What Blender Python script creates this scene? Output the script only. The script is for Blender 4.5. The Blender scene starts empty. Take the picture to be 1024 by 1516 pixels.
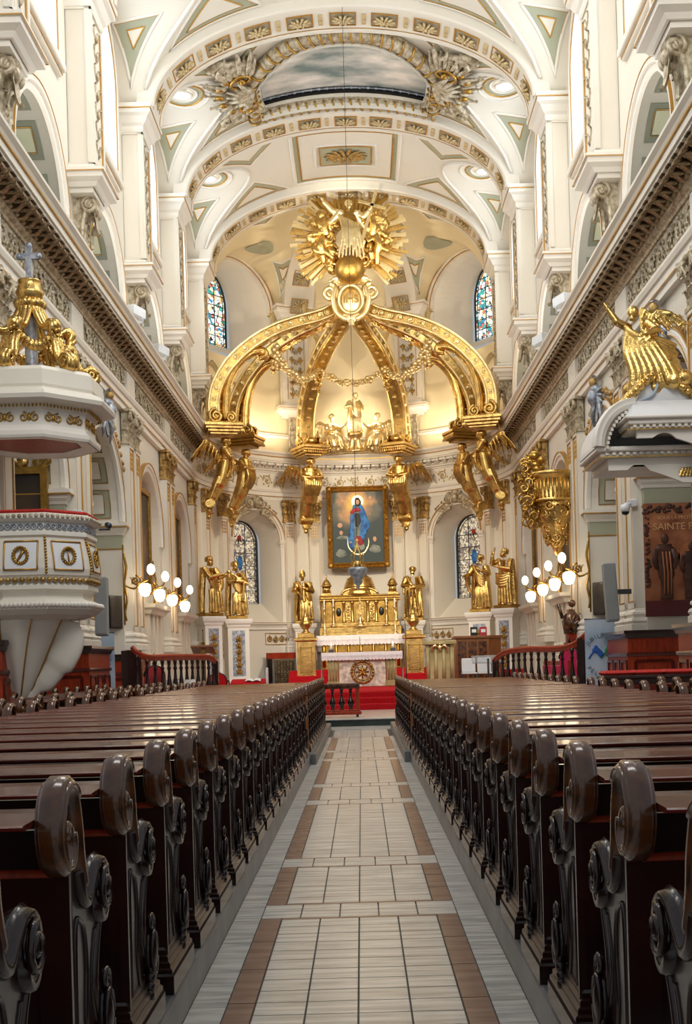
import bpy, bmesh, math, random
from mathutils import Vector, Matrix, noise
from mathutils.geometry import tessellate_polygon
pi = math.pi; sin = math.sin; cos = math.cos
random.seed(7)
SC = bpy.context.scene
COL = SC.collection

# ------------------------------------------------------------------ mesh builder
class MB:
    def __init__(s):
        s.v = []; s.f = []; s.sm = []; s.mi = []; s.M = Matrix(); s.cm = 0
    def _add(s, vs, fs, smooth=False):
        o = len(s.v); M = s.M
        s.v += [M @ Vector(v) for v in vs]
        for f in fs:
            s.f.append([i + o for i in f]); s.sm.append(smooth); s.mi.append(s.cm)
        return s
    def box(s, x0, x1, y0, y1, z0, z1):
        v = [(x0,y0,z0),(x1,y0,z0),(x1,y1,z0),(x0,y1,z0),(x0,y0,z1),(x1,y0,z1),(x1,y1,z1),(x0,y1,z1)]
        return s._add(v, [(0,3,2,1),(4,5,6,7),(0,1,5,4),(1,2,6,5),(2,3,7,6),(3,0,4,7)])
    def cbox(s, c, d):
        return s.box(c[0]-d[0]/2, c[0]+d[0]/2, c[1]-d[1]/2, c[1]+d[1]/2, c[2]-d[2]/2, c[2]+d[2]/2)
    def bbox(s, x0, x1, y0, y1, z0, z1, b=.01):
        """box with chamfered edges all round"""
        v = []; 
        for z, i in ((z0,b),(z0+b,0),(z1-b,0),(z1,b)):
            v += [(x0+i+(b if 0 else 0),y0+i,z),(x1-i,y0+i,z),(x1-i,y1-i,z),(x0+i,y1-i,z)]
        f = [(3,2,1,0),(12,13,14,15)]
        for k in range(3):
            for j in range(4):
                f.append((4*k+j,4*k+(j+1)%4,4*k+4+(j+1)%4,4*k+4+j))
        return s._add(v, f)
    def lathe(s, prof, c=(0,0,0), seg=16, a0=0, a1=2*pi, sx=1, sy=1, smooth=True, cap=True, rot=0):
        full = abs(a1-a0-2*pi) < 1e-6
        n = seg if full else seg+1
        v = []; f = []
        for r, z in prof:
            for k in range(n):
                a = rot+a0+(a1-a0)*k/seg
                v.append((c[0]+r*cos(a)*sx, c[1]+r*sin(a)*sy, c[2]+z))
        for i in range(len(prof)-1):
            for k in range(seg):
                k2 = (k+1) % n
                f.append((i*n+k, i*n+k2, (i+1)*n+k2, (i+1)*n+k))
        if cap and full:
            f.append(tuple(reversed(range(n)))); f.append(tuple(range((len(prof)-1)*n, len(prof)*n)))
        return s._add(v, f, smooth)
    def tube(s, pts, r, seg=8, smooth=True, sq=1.0, up=None, cap=True, closed=False):
        """round (or flattened by sq along 'up') tube along pts; r number or list"""
        P = [Vector(p) for p in pts]; n = len(P)
        R = r if isinstance(r, (list, tuple)) else [r]*n
        v = []; f = []; N = None
        for i in range(n):
            if closed: t = P[(i+1)%n]-P[i-1]
            else: t = P[min(i+1,n-1)]-P[max(i-1,0)]
            if t.length < 1e-9: t = Vector((0,0,1))
            t.normalize()
            if up is not None:
                B = Vector(up); B = B-t*B.dot(t)
                if B.length < 1e-6: B = t.orthogonal()
                B.normalize(); N = B.cross(t)
            else:
                if N is None: N = t.orthogonal()
                N = N-t*N.dot(t)
                if N.length < 1e-6: N = t.orthogonal()
                N.normalize(); B = t.cross(N)
            for k in range(seg):
                a = 2*pi*k/seg
                v.append(P[i]+N*(R[i]*cos(a))+B*(R[i]*sq*sin(a)))
        m = n if closed else n-1
        for i in range(m):
            j = (i+1) % n
            for k in range(seg):
                f.append((i*seg+k, i*seg+(k+1)%seg, j*seg+(k+1)%seg, j*seg+k))
        if cap and not closed:
            f.append(tuple(reversed(range(seg)))); f.append(tuple(range((n-1)*seg, n*seg)))
        return s._add(v, f, smooth)
    def sweep(s, prof, path, frames, closed=False, pclosed=True, smooth=False, cap=True):
        """prof: (a,b) pairs; frames: per path point (A,B) vectors"""
        n = len(path); m = len(prof); v = []; f = []
        for p, (A, B) in zip(path, frames):
            p = Vector(p); A = Vector(A); B = Vector(B)
            for a, b in prof: v.append(p+A*a+B*b)
        for i in range(n if closed else n-1):
            j = (i+1) % n
            for k in range(m if pclosed else m-1):
                q = (k+1) % m
                f.append((i*m+k, i*m+q, j*m+q, j*m+k))
        if cap and pclosed and not closed:
            f.append(tuple(range(m))); f.append(tuple(reversed(range((n-1)*m, n*m))))
        return s._add(v, f, smooth)
    def run(s, prof, pts, side=1, closed=False, smooth=False):
        """moulding along a plan polyline pts (x,y,z); profile a = outward (left of travel * side), b = up; mitred"""
        n = len(pts); fr = []
        for i in range(n):
            p = Vector(pts[i])
            if closed: d0 = p-Vector(pts[i-1]); d1 = Vector(pts[(i+1)%n])-p
            else:
                d0 = p-Vector(pts[i-1]) if i else Vector(pts[1])-p
                d1 = Vector(pts[i+1])-p if i < n-1 else d0
            d0.z = d1.z = 0; d0.normalize(); d1.normalize()
            n0 = Vector((-d0.y,d0.x,0)); n1 = Vector((-d1.y,d1.x,0)); A = n0+n1
            A.normalize(); A /= max(.3, A.dot(n0))
            fr.append((A*side, (0,0,1)))
        return s.sweep(prof, pts, fr, closed=closed, smooth=smooth)
    def grid(s, fn, nu, nv, cu=False, cv=False, smooth=True):
        v = [fn(i/(nu if cu else nu), j/(nv if cv else nv)) for i in range(nu if cu else nu+1) for j in range(nv if cv else nv+1)]
        w = nv if cv else nv+1; h = nu if cu else nu+1; f = []
        for i in range(nu):
            for j in range(nv):
                f.append((i*w+j, ((i+1)%h)*w+j, ((i+1)%h)*w+(j+1)%w, i*w+(j+1)%w))
        return s._add(v, f, smooth)
    def ell(s, c, r, seg=10, rings=7, rot=None):
        if not isinstance(r, (list, tuple)): r = (r,r,r)
        Rm = rot.to_matrix() if rot is not None else Matrix.Identity(3)
        v = []; f = []; c = Vector(c)
        for i in range(1, rings):
            t = pi*i/rings
            for k in range(seg):
                a = 2*pi*k/seg
                v.append(c+Rm@Vector((r[0]*sin(t)*cos(a), r[1]*sin(t)*sin(a), r[2]*cos(t))))
        b = len(v); v += [c+Rm@Vector((0,0,r[2])), c+Rm@Vector((0,0,-r[2]))]
        for i in range(rings-2):
            for k in range(seg):
                f.append((i*seg+k, (i+1)*seg+k, (i+1)*seg+(k+1)%seg, i*seg+(k+1)%seg))
        for k in range(seg):
            f.append((b, k, (k+1)%seg)); f.append((b+1, (rings-2)*seg+(k+1)%seg, (rings-2)*seg+k))
        return s._add(v, f, True)
    def prism(s, poly, o, U, V, th, holes=(), smooth=False):
        """flat plate: polygon (u,v) in plane o,U,V; thickness th along U x V (centred from 0..th)"""
        o = Vector(o); U = Vector(U); V = Vector(V); W = U.cross(V).normalized()*th
        loops = [list(poly)]+[list(h) for h in holes]
        flat = [p for l in loops for p in l]
        tris = tessellate_polygon([[Vector((p[0],p[1],0)) for p in l] for l in loops])
        v = [o+U*p[0]+V*p[1] for p in flat]; n = len(v)
        v += [q+W for q in v]; f = []
        for t in tris:
            a, b, c = t
            ar = (flat[b][0]-flat[a][0])*(flat[c][1]-flat[a][1])-(flat[b][1]-flat[a][1])*(flat[c][0]-flat[a][0])
            if ar < 0: b, c = c, b
            f.append((a, c, b)); f.append((a+n, b+n, c+n))
        k = 0
        for l in loops:
            m = len(l)
            for i in range(m): f.append((k+i, k+(i+1)%m, n+k+(i+1)%m, n+k+i))
            k += m
        return s._add(v, f, smooth)
    def tri(s, *p):
        return s._add(p, [tuple(range(len(p)))])
    def build(s, name, mat, parent=None, loc=None, fix=True):
        me = bpy.data.meshes.new(name)
        me.from_pydata([tuple(v) for v in s.v], [], s.f)
        if fix:
            bm = bmesh.new(); bm.from_mesh(me)
            bmesh.ops.recalc_face_normals(bm, faces=bm.faces)
            bm.to_mesh(me); bm.free()
        me.polygons.foreach_set('use_smooth', s.sm)
        ms = mat if isinstance(mat, (list, tuple)) else [mat]
        for m in ms: me.materials.append(m)
        if len(ms) > 1: me.polygons.foreach_set('material_index', s.mi)
        me.update()
        o = bpy.data.objects.new(name, me); COL.objects.link(o)
        if parent is not None: o.parent = parent
        if loc is not None: o.location = loc
        return o

def T(x=0, y=0, z=0): return Matrix.Translation((x,y,z))
def RZ(a): return Matrix.Rotation(a, 4, 'Z')
def RX(a): return Matrix.Rotation(a, 4, 'X')
def RY(a): return Matrix.Rotation(a, 4, 'Y')
def SCL(x, y=None, z=None):
    y = x if y is None else y; z = x if z is None else z
    return Matrix.Diagonal((x,y,z,1))

def thing(name, label, cat, loc=(0,0,0), rz=0, group=None):
    o = bpy.data.objects.new(name, None); COL.objects.link(o)
    o.empty_display_size = .1
    o.location = loc; o.rotation_euler = (0,0,rz)
    return tag(o, label, cat, group)
def tag(o, label=None, cat=None, group=None, kind=None):
    if label: o['label'] = label
    if cat: o['category'] = cat
    if group: o['group'] = group
    if kind: o['kind'] = kind
    return o
TN = [0]
def struct(name, parent=None):
    """an empty that carries a piece of the setting"""
    o = bpy.data.objects.new(name, None); COL.objects.link(o); o['kind'] = 'structure'
    if parent is not None: o.parent = parent
    return o
def trim():
    TN[0] += 1
    return struct('trim_%d' % TN[0])
def S(o):
    o['kind'] = 'structure'; return o
KIDS = {}
def dup(o, loc=None, rz=None, label=None, group=None, mirror=False):
    """copy a thing with its parts and their sub-parts"""
    def kids(p): return [c for c in p.children]
    c = o.copy(); COL.objects.link(c)
    for k in kids(o):
        c2 = k.copy(); COL.objects.link(c2); c2.parent = c
        for g in kids(k):
            c3 = g.copy(); COL.objects.link(c3); c3.parent = c2
    if loc is not None: c.location = loc
    if rz is not None: c.rotation_euler = (0,0,rz)
    if mirror: c.scale = (-c.scale[0], c.scale[1], c.scale[2])
    if label: c['label'] = label
    if group: c['group'] = group
    return c
def part(src, name, parent, loc=(0,0,0), rz=0, scale=None, M=None):
    """another object on the same mesh"""
    o = bpy.data.objects.new(name, src.data); COL.objects.link(o); o.parent = parent
    if M is not None: o.matrix_local = M
    else:
        o.location = loc; o.rotation_euler = (0,0,rz)
        if scale: o.scale = scale
    return o
def proto(mb, name, mat):
    """mesh data only (object is not linked)"""
    o = mb.build(name, mat); COL.objects.unlink(o); return o
def remesh(mb, name, mat, vox, parent=None, sm=4, disp=None):
    """fuse everything in the builder into one continuous skin"""
    o = mb.build('tmp', mat)
    m = o.modifiers.new('r', 'REMESH'); m.mode = 'VOXEL'; m.voxel_size = vox; m.use_smooth_shade = True
    if sm:
        m2 = o.modifiers.new('s', 'SMOOTH'); m2.iterations = sm; m2.factor = .5
    dg = bpy.context.evaluated_depsgraph_get()
    me = bpy.data.meshes.new_from_object(o.evaluated_get(dg), depsgraph=dg)
    me.name = name
    bpy.data.objects.remove(o)
    if not me.materials: me.materials.append(mat)
    n = bpy.data.objects.new(name, me); COL.objects.link(n)
    if parent is not None: n.parent = parent
    return n

# ------------------------------------------------------------------ materials
def srgb(h):
    h = h.lstrip('#'); c = [int(h[i:i+2],16)/255 for i in (0,2,4)]
    return tuple(x/12.92 if x <= .04045 else ((x+.055)/1.055)**2.4 for x in c)+(1,)
def mat(name, col, rough=.5, metal=0, var=.06, scale=3, bump=0, bscale=40, emit=None, estr=0, coat=0, spec=.5, stretch=(1,1,1), col2=None, detail=4, trans=0):
    m = bpy.data.materials.new(name); m.use_nodes = True
    nt = m.node_tree; N = nt.nodes; L = nt.links
    b = N['Principled BSDF']
    c = srgb(col) if isinstance(col, str) else tuple(col)+(1,)
    b.inputs['Roughness'].default_value = rough; b.inputs['Metallic'].default_value = metal
    b.inputs['Specular IOR Level'].default_value = spec
    if coat: b.inputs['Coat Weight'].default_value = coat; b.inputs['Coat Roughness'].default_value = .08
    if trans: b.inputs['Transmission Weight'].default_value = trans
    tc = N.new('ShaderNodeTexCoord'); mp = N.new('ShaderNodeMapping'); mp.inputs['Scale'].default_value = stretch
    L.new(tc.outputs['Object'], mp.inputs['Vector'])
    if var or col2:
        nz = N.new('ShaderNodeTexNoise'); nz.inputs['Scale'].default_value = scale; nz.inputs['Detail'].default_value = detail
        L.new(mp.outputs[0], nz.inputs['Vector'])
        rp = N.new('ShaderNodeValToRGB')
        if col2:
            c2 = srgb(col2)
        else: c2 = tuple(min(1, x*(1+var)) for x in c[:3])+(1,)
        c1 = c if col2 else tuple(x*(1-var) for x in c[:3])+(1,)
        rp.color_ramp.elements[0].position = .35; rp.color_ramp.elements[0].color = c1
        rp.color_ramp.elements[1].position = .65; rp.color_ramp.elements[1].color = c2
        L.new(nz.outputs['Fac'], rp.inputs['Fac']); L.new(rp.outputs[0], b.inputs['Base Color'])
    else: b.inputs['Base Color'].default_value = c
    if bump:
        n2 = N.new('ShaderNodeTexNoise'); n2.inputs['Scale'].default_value = bscale; n2.inputs['Detail'].default_value = 3
        L.new(mp.outputs[0], n2.inputs['Vector'])
        bp = N.new('ShaderNodeBump'); bp.inputs['Strength'].default_value = bump; bp.inputs['Distance'].default_value = .02
        L.new(n2.outputs['Fac'], bp.inputs['Height']); L.new(bp.outputs[0], b.inputs['Normal'])
    if emit:
        b.inputs['Emission Color'].default_value = srgb(emit); b.inputs['Emission Strength'].default_value = estr
    return m
K = {}
K['cream'] = mat('cream_paint', '#e0d9cb', .55, var=.02, scale=.8)
K['white'] = mat('white_trim', '#e6e0d5', .45, var=.02, scale=1.5)
K['warm'] = mat('warm_lit_plaster', '#e4d4ae', .6, var=.03, scale=.7)  # cream walls of the apse with its warm light put into the colour
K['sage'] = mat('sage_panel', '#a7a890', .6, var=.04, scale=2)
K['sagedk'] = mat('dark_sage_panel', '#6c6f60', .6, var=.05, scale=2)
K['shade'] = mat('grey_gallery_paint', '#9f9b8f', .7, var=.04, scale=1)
K['gilt'] = mat('gilding', '#d2ad66', .27, 1, var=.25, scale=5, bump=.4, bscale=24)
K['giltpale'] = mat('pale_gilding', '#f0dba6', .33, 1, var=.12, scale=6, bump=.3, bscale=25)
K['giltdk'] = mat('old_gilding', '#b08a45', .36, 1, var=.2, scale=8, bump=.3, bscale=30)
K['giltline'] = mat('gilt_line', '#c0944a', .4, .8, var=.1)
K['relief'] = mat('painted_relief', '#cfc3ab', .45, .25, col2='#8f7f63', scale=9, bump=.4, bscale=35)
K['reliefgold'] = mat('gilded_relief', '#c9a565', .4, .6, col2='#8a6d3c', scale=14, bump=.4, bscale=40)
K['bronze'] = mat('bronze_modillion', '#5d4a32', .42, .5, col2='#a08a68', scale=12)
K['coffer'] = mat('coffer_paint', '#a29a84', .6, var=.06)
K['aprelief'] = mat('pale_gilded_relief', '#d8c49a', .45, .35, col2='#b39a6a', scale=12)
K['silver'] = mat('silvered_relief', '#b9bec6', .35, .4, col2='#7d8592', scale=10, bump=.3)
K['wood'] = mat('dark_pew_wood', '#571b10', .22, var=.4, scale=3, stretch=(.6,8,8), bump=.08, bscale=10, coat=.35, spec=.4)
K['woodend'] = mat('dark_carved_wood', '#24100a', .24, var=.35, scale=4, stretch=(7,7,1), bump=.06, bscale=10, coat=.25, spec=.4)
K['woodtop'] = mat('worn_highlit_wood', '#6b3f1e', .24, col2='#2a1508', scale=9, bump=.12, bscale=18, coat=.6, spec=.45)  # amber mottling holds wear and also highlights painted into the colour
K['woodred'] = mat('mahogany', '#93331a', .38, var=.3, scale=3, stretch=(6,6,1), coat=.05, spec=.25)
K['woodblk'] = mat('dark_and_shaded_wood', '#2a1510', .25, var=.2, coat=.4)  # dark wood of trims; on pew backs it stands for shade
K['oak'] = mat('oak_wood', '#7b4a24', .35, var=.2, scale=3, stretch=(8,8,1))
K['red'] = mat('red_carpet', '#b3141d', .9, var=.2, scale=30, bump=.3, bscale=200, spec=.2)
K['velvet'] = mat('red_velvet', '#b9281f', .8, var=.15, scale=20)
K['magenta'] = mat('magenta_velvet', '#c2184f', .75, var=.12, scale=15)
K['tile'] = mat('pale_marble_tile', '#d8d4cc', .22, col2='#b4afa6', scale=2.2, stretch=(1,9,1), detail=6)
K['tile2'] = mat('grey_marble_band', '#c9c6c0', .25, col2='#a19e9a', scale=2.5, stretch=(1,7,1), detail=6)
K['brown'] = mat('brown_marble', '#7d6354', .25, col2='#94796a', scale=2, stretch=(1,6,1))
K['grout'] = mat('grout', '#544e48', .8, var=.1)
K['kerb'] = mat('grey_marble_kerb', '#7a7b7c', .3, col2='#545659', scale=3, stretch=(4,1,1), detail=6)
K['green'] = mat('dark_green_marble', '#35433f', .3, col2='#1f2a29', scale=4)
K['stone'] = mat('ambo_marble', '#b9a878', .3, col2='#8f7f52', scale=2, detail=7)
K['onyx'] = mat('white_onyx', '#e9dcc8', .25, col2='#a99c8e', scale=7, detail=7)
K['linen'] = mat('white_linen', '#eeeae8', .85, var=.03, scale=20, bump=.4, bscale=90)
K['black'] = mat('black_plastic', '#141312', .35, var=.1)
K['grey'] = mat('grey_fabric', '#8f9292', .6, var=.03)
K['plastic'] = mat('white_plastic', '#dfe1e4', .35, var=.02)
K['banner'] = mat('pale_blue_banner', '#b9c4d2', .5, col2='#8fa5bd', scale=1.3)
K['print'] = mat('bronze_print', '#7a3f24', .45, col2='#b0704a', scale=2.2, detail=3)
K['printdk'] = mat('dark_print', '#2f1a14', .45, col2='#5c3526', scale=6)
K['printlt'] = mat('lit_print', '#c07a4c', .45, col2='#a55f36', scale=3)
K['printtxt'] = mat('letter_print', '#d9a877', .5, var=.05)
K['maroon'] = mat('maroon_print', '#5a1f22', .5, var=.1)
K['txt'] = mat('grey_print', '#5a6470', .5, var=0)
K['lblue'] = mat('blue_print', '#2456a8', .5, var=.1); K['lgreen'] = mat('green_print', '#2e8b57', .5, var=.1)
K['acry'] = mat('clear_acrylic', '#dfe6ee', .05, var=0, trans=.85)
K['chrome'] = mat('brushed_brass', '#b59a5b', .3, 1, var=.05)
K['steel'] = mat('dark_steel', '#555a5e', .35, .8, var=.05)
K['candle'] = mat('candle_wax', '#f3ead6', .5, var=.02)
K['flesh'] = mat('painted_flesh', '#d9a98a', .6, var=.06)
K['blue'] = mat('painted_blue', '#3f8fd8', .6, col2='#1c4f96', scale=5)
K['pred'] = mat('painted_red', '#a3222a', .6, var=.2); K['pwhite'] = mat('painted_white', '#9aa096', .6, col2='#5f6a64', scale=3)
K['pdark'] = mat('painted_dark', '#3d352d', .6, var=.2)  # plain dark brown for hair, bodice, screen face and grille backing
K['frame'] = mat('picture_frame_gilt', '#b88a3c', .4, .7, col2='#8a6428', scale=10, bump=.3)
K['globe'] = mat('lit_glass_globe', '#fff6e6', .3, emit='#ffe9c4', estr=9, var=0)
K['lampdisc'] = mat('lit_downlight', '#ffffff', .3, emit='#fff4e0', estr=25, var=0)
K['daylight'] = mat('bright_window_glass', '#eef6fb', .3, emit='#dcebfa', estr=5.2, var=0)
K['lead'] = mat('window_lead', '#3c3a38', .5, .5, var=.05)

def stained(name, cols, scale, estr, sy=1):
    """leaded coloured glass lit from outside"""
    m = bpy.data.materials.new(name); m.use_nodes = True
    nt = m.node_tree; N = nt.nodes; L = nt.links; b = N['Principled BSDF']
    tc = N.new('ShaderNodeTexCoord'); mp = N.new('ShaderNodeMapping'); mp.inputs['Scale'].default_value = (1,1,sy)
    L.new(tc.outputs['Object'], mp.inputs['Vector'])
    vo = N.new('ShaderNodeTexVoronoi'); vo.inputs['Scale'].default_value = scale
    L.new(mp.outputs[0], vo.inputs['Vector'])
    rp = N.new('ShaderNodeValToRGB'); rp.color_ramp.interpolation = 'CONSTANT'
    sp = N.new('ShaderNodeSeparateColor'); L.new(vo.outputs['Color'], sp.inputs[0]); L.new(sp.outputs[0], rp.inputs['Fac'])
    el = rp.color_ramp.elements
    while len(el) < len(cols): el.new(.5)
    for i, c in enumerate(cols): el[i].position = i/len(cols); el[i].color = srgb(c)
    v2 = N.new('ShaderNodeTexVoronoi'); v2.feature = 'DISTANCE_TO_EDGE'; v2.inputs['Scale'].default_value = scale
    L.new(mp.outputs[0], v2.inputs['Vector'])
    gt = N.new('ShaderNodeMath'); gt.operation = 'GREATER_THAN'; gt.inputs[1].default_value = .28/scale if scale > 10 else .045
    L.new(v2.outputs['Distance'], gt.inputs[0])
    mx = N.new('ShaderNodeMix'); mx.data_type = 'RGBA'
    L.new(gt.outputs[0], mx.inputs[0]); mx.inputs[6].default_value = (.01,.01,.012,1); L.new(rp.outputs[0], mx.inputs[7])
    L.new(mx.outputs[2], b.inputs['Base Color']); L.new(mx.outputs[2], b.inputs['Emission Color'])
    b.inputs['Emission Strength'].default_value = estr; b.inputs['Roughness'].default_value = .2
    return m
K['glassup'] = stained('blue_stained_glass', ['#2f7f9f','#e6f0f4','#3f9a90','#efe2b8','#dcebf2','#b8695d','#eef4f6','#dfc088'], 8, 1.3)
K['glasslow'] = stained('grisaille_stained_glass', ['#a89c84','#c9c0ae','#857a68','#d8d0c0','#6f6860','#b9ae98','#80767c','#d4c6a4'], 13, .65)

def painting_mat(name, glow, mid, dark, c=(0,.3), rad=1.2):
    m = bpy.data.materials.new(name); m.use_nodes = True
    nt = m.node_tree; N = nt.nodes; L = nt.links; b = N['Principled BSDF']
    b.inputs['Roughness'].default_value = .5
    tc = N.new('ShaderNodeTexCoord'); nz = N.new('ShaderNodeTexNoise'); nz.inputs['Scale'].default_value = 1.6; nz.inputs['Detail'].default_value = 6
    L.new(tc.outputs['Object'], nz.inputs['Vector'])
    ds = N.new('ShaderNodeVectorMath'); ds.operation = 'DISTANCE'; ds.inputs[1].default_value = (c[0],0,c[1])
    L.new(tc.outputs['Object'], ds.inputs[0])
    ad = N.new('ShaderNodeMath'); ad.operation = 'MULTIPLY_ADD'; ad.inputs[1].default_value = 1.1; 
    L.new(nz.outputs['Fac'], ad.inputs[0]); 
    dv = N.new('ShaderNodeMath'); dv.operation = 'DIVIDE'; dv.inputs[1].default_value = rad; L.new(ds.outputs['Value'], dv.inputs[0])
    sb = N.new('ShaderNodeMath'); sb.operation = 'SUBTRACT'; sb.inputs[1].default_value = .55; L.new(dv.outputs[0], sb.inputs[0])
    L.new(sb.outputs[0], ad.inputs[2])
    rp = N.new('ShaderNodeValToRGB'); el = rp.color_ramp.elements; el.new(.5); el.new(.7)
    for e, (p, h) in zip(el, ((.15,glow),(.42,mid),(.62,dark[0]),(.95,dark[1]))): e.position = p; e.color = srgb(h)
    L.new(ad.outputs[0], rp.inputs['Fac']); L.new(rp.outputs[0], b.inputs['Base Color'])
    return m
K['painting'] = painting_mat('oil_painting_sky', '#f0c860', '#c99a6a', ('#6d6a5d','#2f3f40'), (-.1,.95), 1.25)
K['darkpaint'] = painting_mat('dark_oil_painting', '#7a5a38', '#4f3a26', ('#3a2c20','#241c16'), (0,0), 1.5)
K['cloudsky'] = mat('painted_cloud_sky', '#74827e', .7, col2='#f2e8dc', scale=1.0, stretch=(.7,1.3,1), detail=8)
# ------------------------------------------------------------------ measures of the place (metres)
XN = 5.85          # nave wall plane (lower storey)
XU = 5.65          # upper storey wall plane
RA = 5.75          # radius of the apse wall
YA = 42.2          # where the apse begins
Y0 = 13.25; BAY = 5.75
PIERS = [Y0+BAY*k for k in range(6)]           # 13.25 ... 42
SPR = 15.7; RISE = 2.65; HS = 5.05
SFL = .68          # sanctuary floor height

def ceil_z(x, y):
    if y > YA:
        r = math.hypot(x, y-YA)
        z = SPR+RISE*math.sqrt(max(0, 1-(r/HS)**2))
        for tc in (-52, 52):
            t = math.radians(tc); s = x*cos(t)-(y-YA)*sin(t); al = x*sin(t)+(y-YA)*cos(t)
            if al > 0: z = max(z, SPR+1.65*math.sqrt(max(0, 1-(s/1.95)**2)))
        return z
    z = SPR+RISE*math.sqrt(max(0, 1-(x/HS)**2))
    k = math.floor((y-Y0)/BAY); yc = Y0+BAY*(k+.5)
    return max(z, SPR+2.05*math.sqrt(max(0, 1-((y-yc)/2.25)**2)))

# ------------------------------------------------------------------ wall with arched openings, built in strips
def arch_top(o, s):
    sc, hw, zb, sp = o[:4]; r = o[4] if len(o) > 4 else hw
    return sp+r*math.sqrt(max(0, 1-((s-sc)/hw)**2))
def strip_wall(mb, fmap, s0, s1, z0, z1, openings, step=.25, depth=0, splay=1.0, zfar=None):
    cuts = {round(s0,4), round(s1,4)}
    n = max(1, int((s1-s0)/step))
    for i in range(n+1): cuts.add(round(s0+(s1-s0)*i/n, 4))
    for o in openings:
        for i in range(25): cuts.add(round(min(s1, max(s0, o[0]-o[1]*cos(pi*i/24))), 4))
    cs = sorted(cuts)
    for a, b in zip(cs, cs[1:]):
        if b-a < 1e-5: continue
        m = (a+b)/2; iv = []
        for o in openings:
            if abs(m-o[0]) < o[1]: iv.append(o)
        iv.sort(key=lambda o: o[2])
        la = lb = z0
        for o in iv:
            if o[2] > la+1e-4: mb.tri(fmap(a,la,0), fmap(b,lb,0), fmap(b,o[2],0), fmap(a,o[2],0))
            la, lb = arch_top(o,a), arch_top(o,b)
        if z1 > min(la, lb)+1e-4: mb.tri(fmap(a,la,0), fmap(b,lb,0), fmap(b,z1,0), fmap(a,z1,0))
    if depth:
        for o in openings:
            loop = [(o[0]-o[1], o[2])]+[(o[0]-o[1]*cos(pi*i/24), arch_top(o, o[0]-o[1]*cos(pi*i/24))) for i in range(25)]+[(o[0]+o[1], o[2])]
            cz = o[2]
            for i in range(len(loop)):
                p, q = loop[i], loop[(i+1) % len(loop)]
                if i == len(loop)-1 and o[2] < .5: continue
                def far(t): return fmap(o[0]+(t[0]-o[0])*splay, zfar[0]+(t[1]-cz)*zfar[1] if zfar else t[1], depth)
                mb._add([fmap(p[0],p[1],0), fmap(q[0],q[1],0), far(q), far(p)], [(0,1,2,3)], 0 < i < len(loop)-2)
def arch_pts(sc, hw, sp, n=24, r=None):
    r = r or hw
    return [(sc-hw*cos(pi*i/n), sp+r*sin(pi*i/n)) for i in range(n+1)]
def archivolt(mb, fmap, o, prof, legs=0, n=28, proj=1):
    """moulding round an arch; prof (outward radial, projection)"""
    sc, hw, zb, sp = o[:4]; r = o[4] if len(o) > 4 else hw
    path = []; fr = []
    def nrm(s): 
        p = Vector(fmap(s, 0, 0)); q = Vector(fmap(s, 0, -1)); return (q-p).normalized()
    def tang(s):
        p = Vector(fmap(s-.01,0,0)); q = Vector(fmap(s+.01,0,0)); return (q-p).normalized()
    if legs:
        path.append(fmap(sc-hw, sp-legs, 0)); fr.append((-tang(sc-hw), nrm(sc-hw)))
    for i in range(n+1):
        t = pi*i/n; s = sc-hw*cos(t)
        path.append(fmap(s, sp+r*sin(t), 0))
        fr.append((tang(s)*(-cos(t))+Vector((0,0,1))*sin(t), nrm(s)))
    if legs:
        path.append(fmap(sc+hw, sp-legs, 0)); fr.append((tang(sc+hw), nrm(sc+hw)))
    mb.sweep(prof, path, fr)

def navemap(sg, X):
    return lambda s, t, d: (sg*(X+d), s, t)
def apsemap(R):
    return lambda s, t, d: ((R+d)*sin(s/R), YA+(R+d)*cos(s/R), t)
def rad(d): return math.radians(d)

# ------------------------------------------------------------------ floor
floor = struct('floor')
m = MB(); m.box(-12, 12, 2, 27.6, -.2, -.012); m.box(-12, 12, -1, 2, -.2, -.012); m.build('floor_bed', K['grout'], floor)
AX = .005   # aisle axis
mt = MB(); m2 = MB(); mbn = MB()
g = .009
def tiles(mb, x0, x1, y0, y1, nx, ny, j=g):
    for a in range(nx):
        for b in range(ny):
            xa = x0+(x1-x0)*a/nx; xb = x0+(x1-x0)*(a+1)/nx; ya = y0+(y1-y0)*b/ny; yb = y0+(y1-y0)*(b+1)/ny
            mb.box(xa+j/2, xb-j/2, ya+j/2, yb-j/2, -.02, 0)
HI = .456; HB = .582; HW = .742
y = 9.15-5.6*2-.0
while y < 24.0:
    # long panel, double row, short panel, double row
    e = min(y+3.41, 24.0)
    tiles(mt, AX-HI, AX+HI, y, e, 4, max(1, round((e-y)/.19)))
    tiles(mbn, AX-HB, AX-HI, y-.04, e+.04, 1, max(1, round((e-y)/.57))); tiles(mbn, AX+HI, AX+HB, y-.04, e+.04, 1, max(1, round((e-y)/.57)))
    tiles(mbn, AX-HI, AX+HI, y-.04, y, 1, 1); tiles(mbn, AX-HI, AX+HI, e, e+.04, 1, 1)
    if y > 19: break
    y2 = y+3.45; tiles(mt, AX-HB, AX+HB, y2+.0, y2+.38, 5, 2)
    y3 = y2+.42; tiles(mt, AX-HI, AX+HI, y3, y3+1.3, 4, 7)
    tiles(mbn, AX-HB, AX-HI, y3-.04, y3+1.34, 1, 3); tiles(mbn, AX+HI, AX+HB, y3-.04, y3+1.34, 1, 3)
    tiles(mbn, AX-HI, AX+HI, y3-.04, y3, 1, 1); tiles(mbn, AX-HI, AX+HI, y3+1.3, y3+1.34, 1, 1)
    y4 = y3+1.34; tiles(mt, AX-HB, AX+HB, y4, y4+.36, 5, 2)
    y = y+5.6
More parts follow.
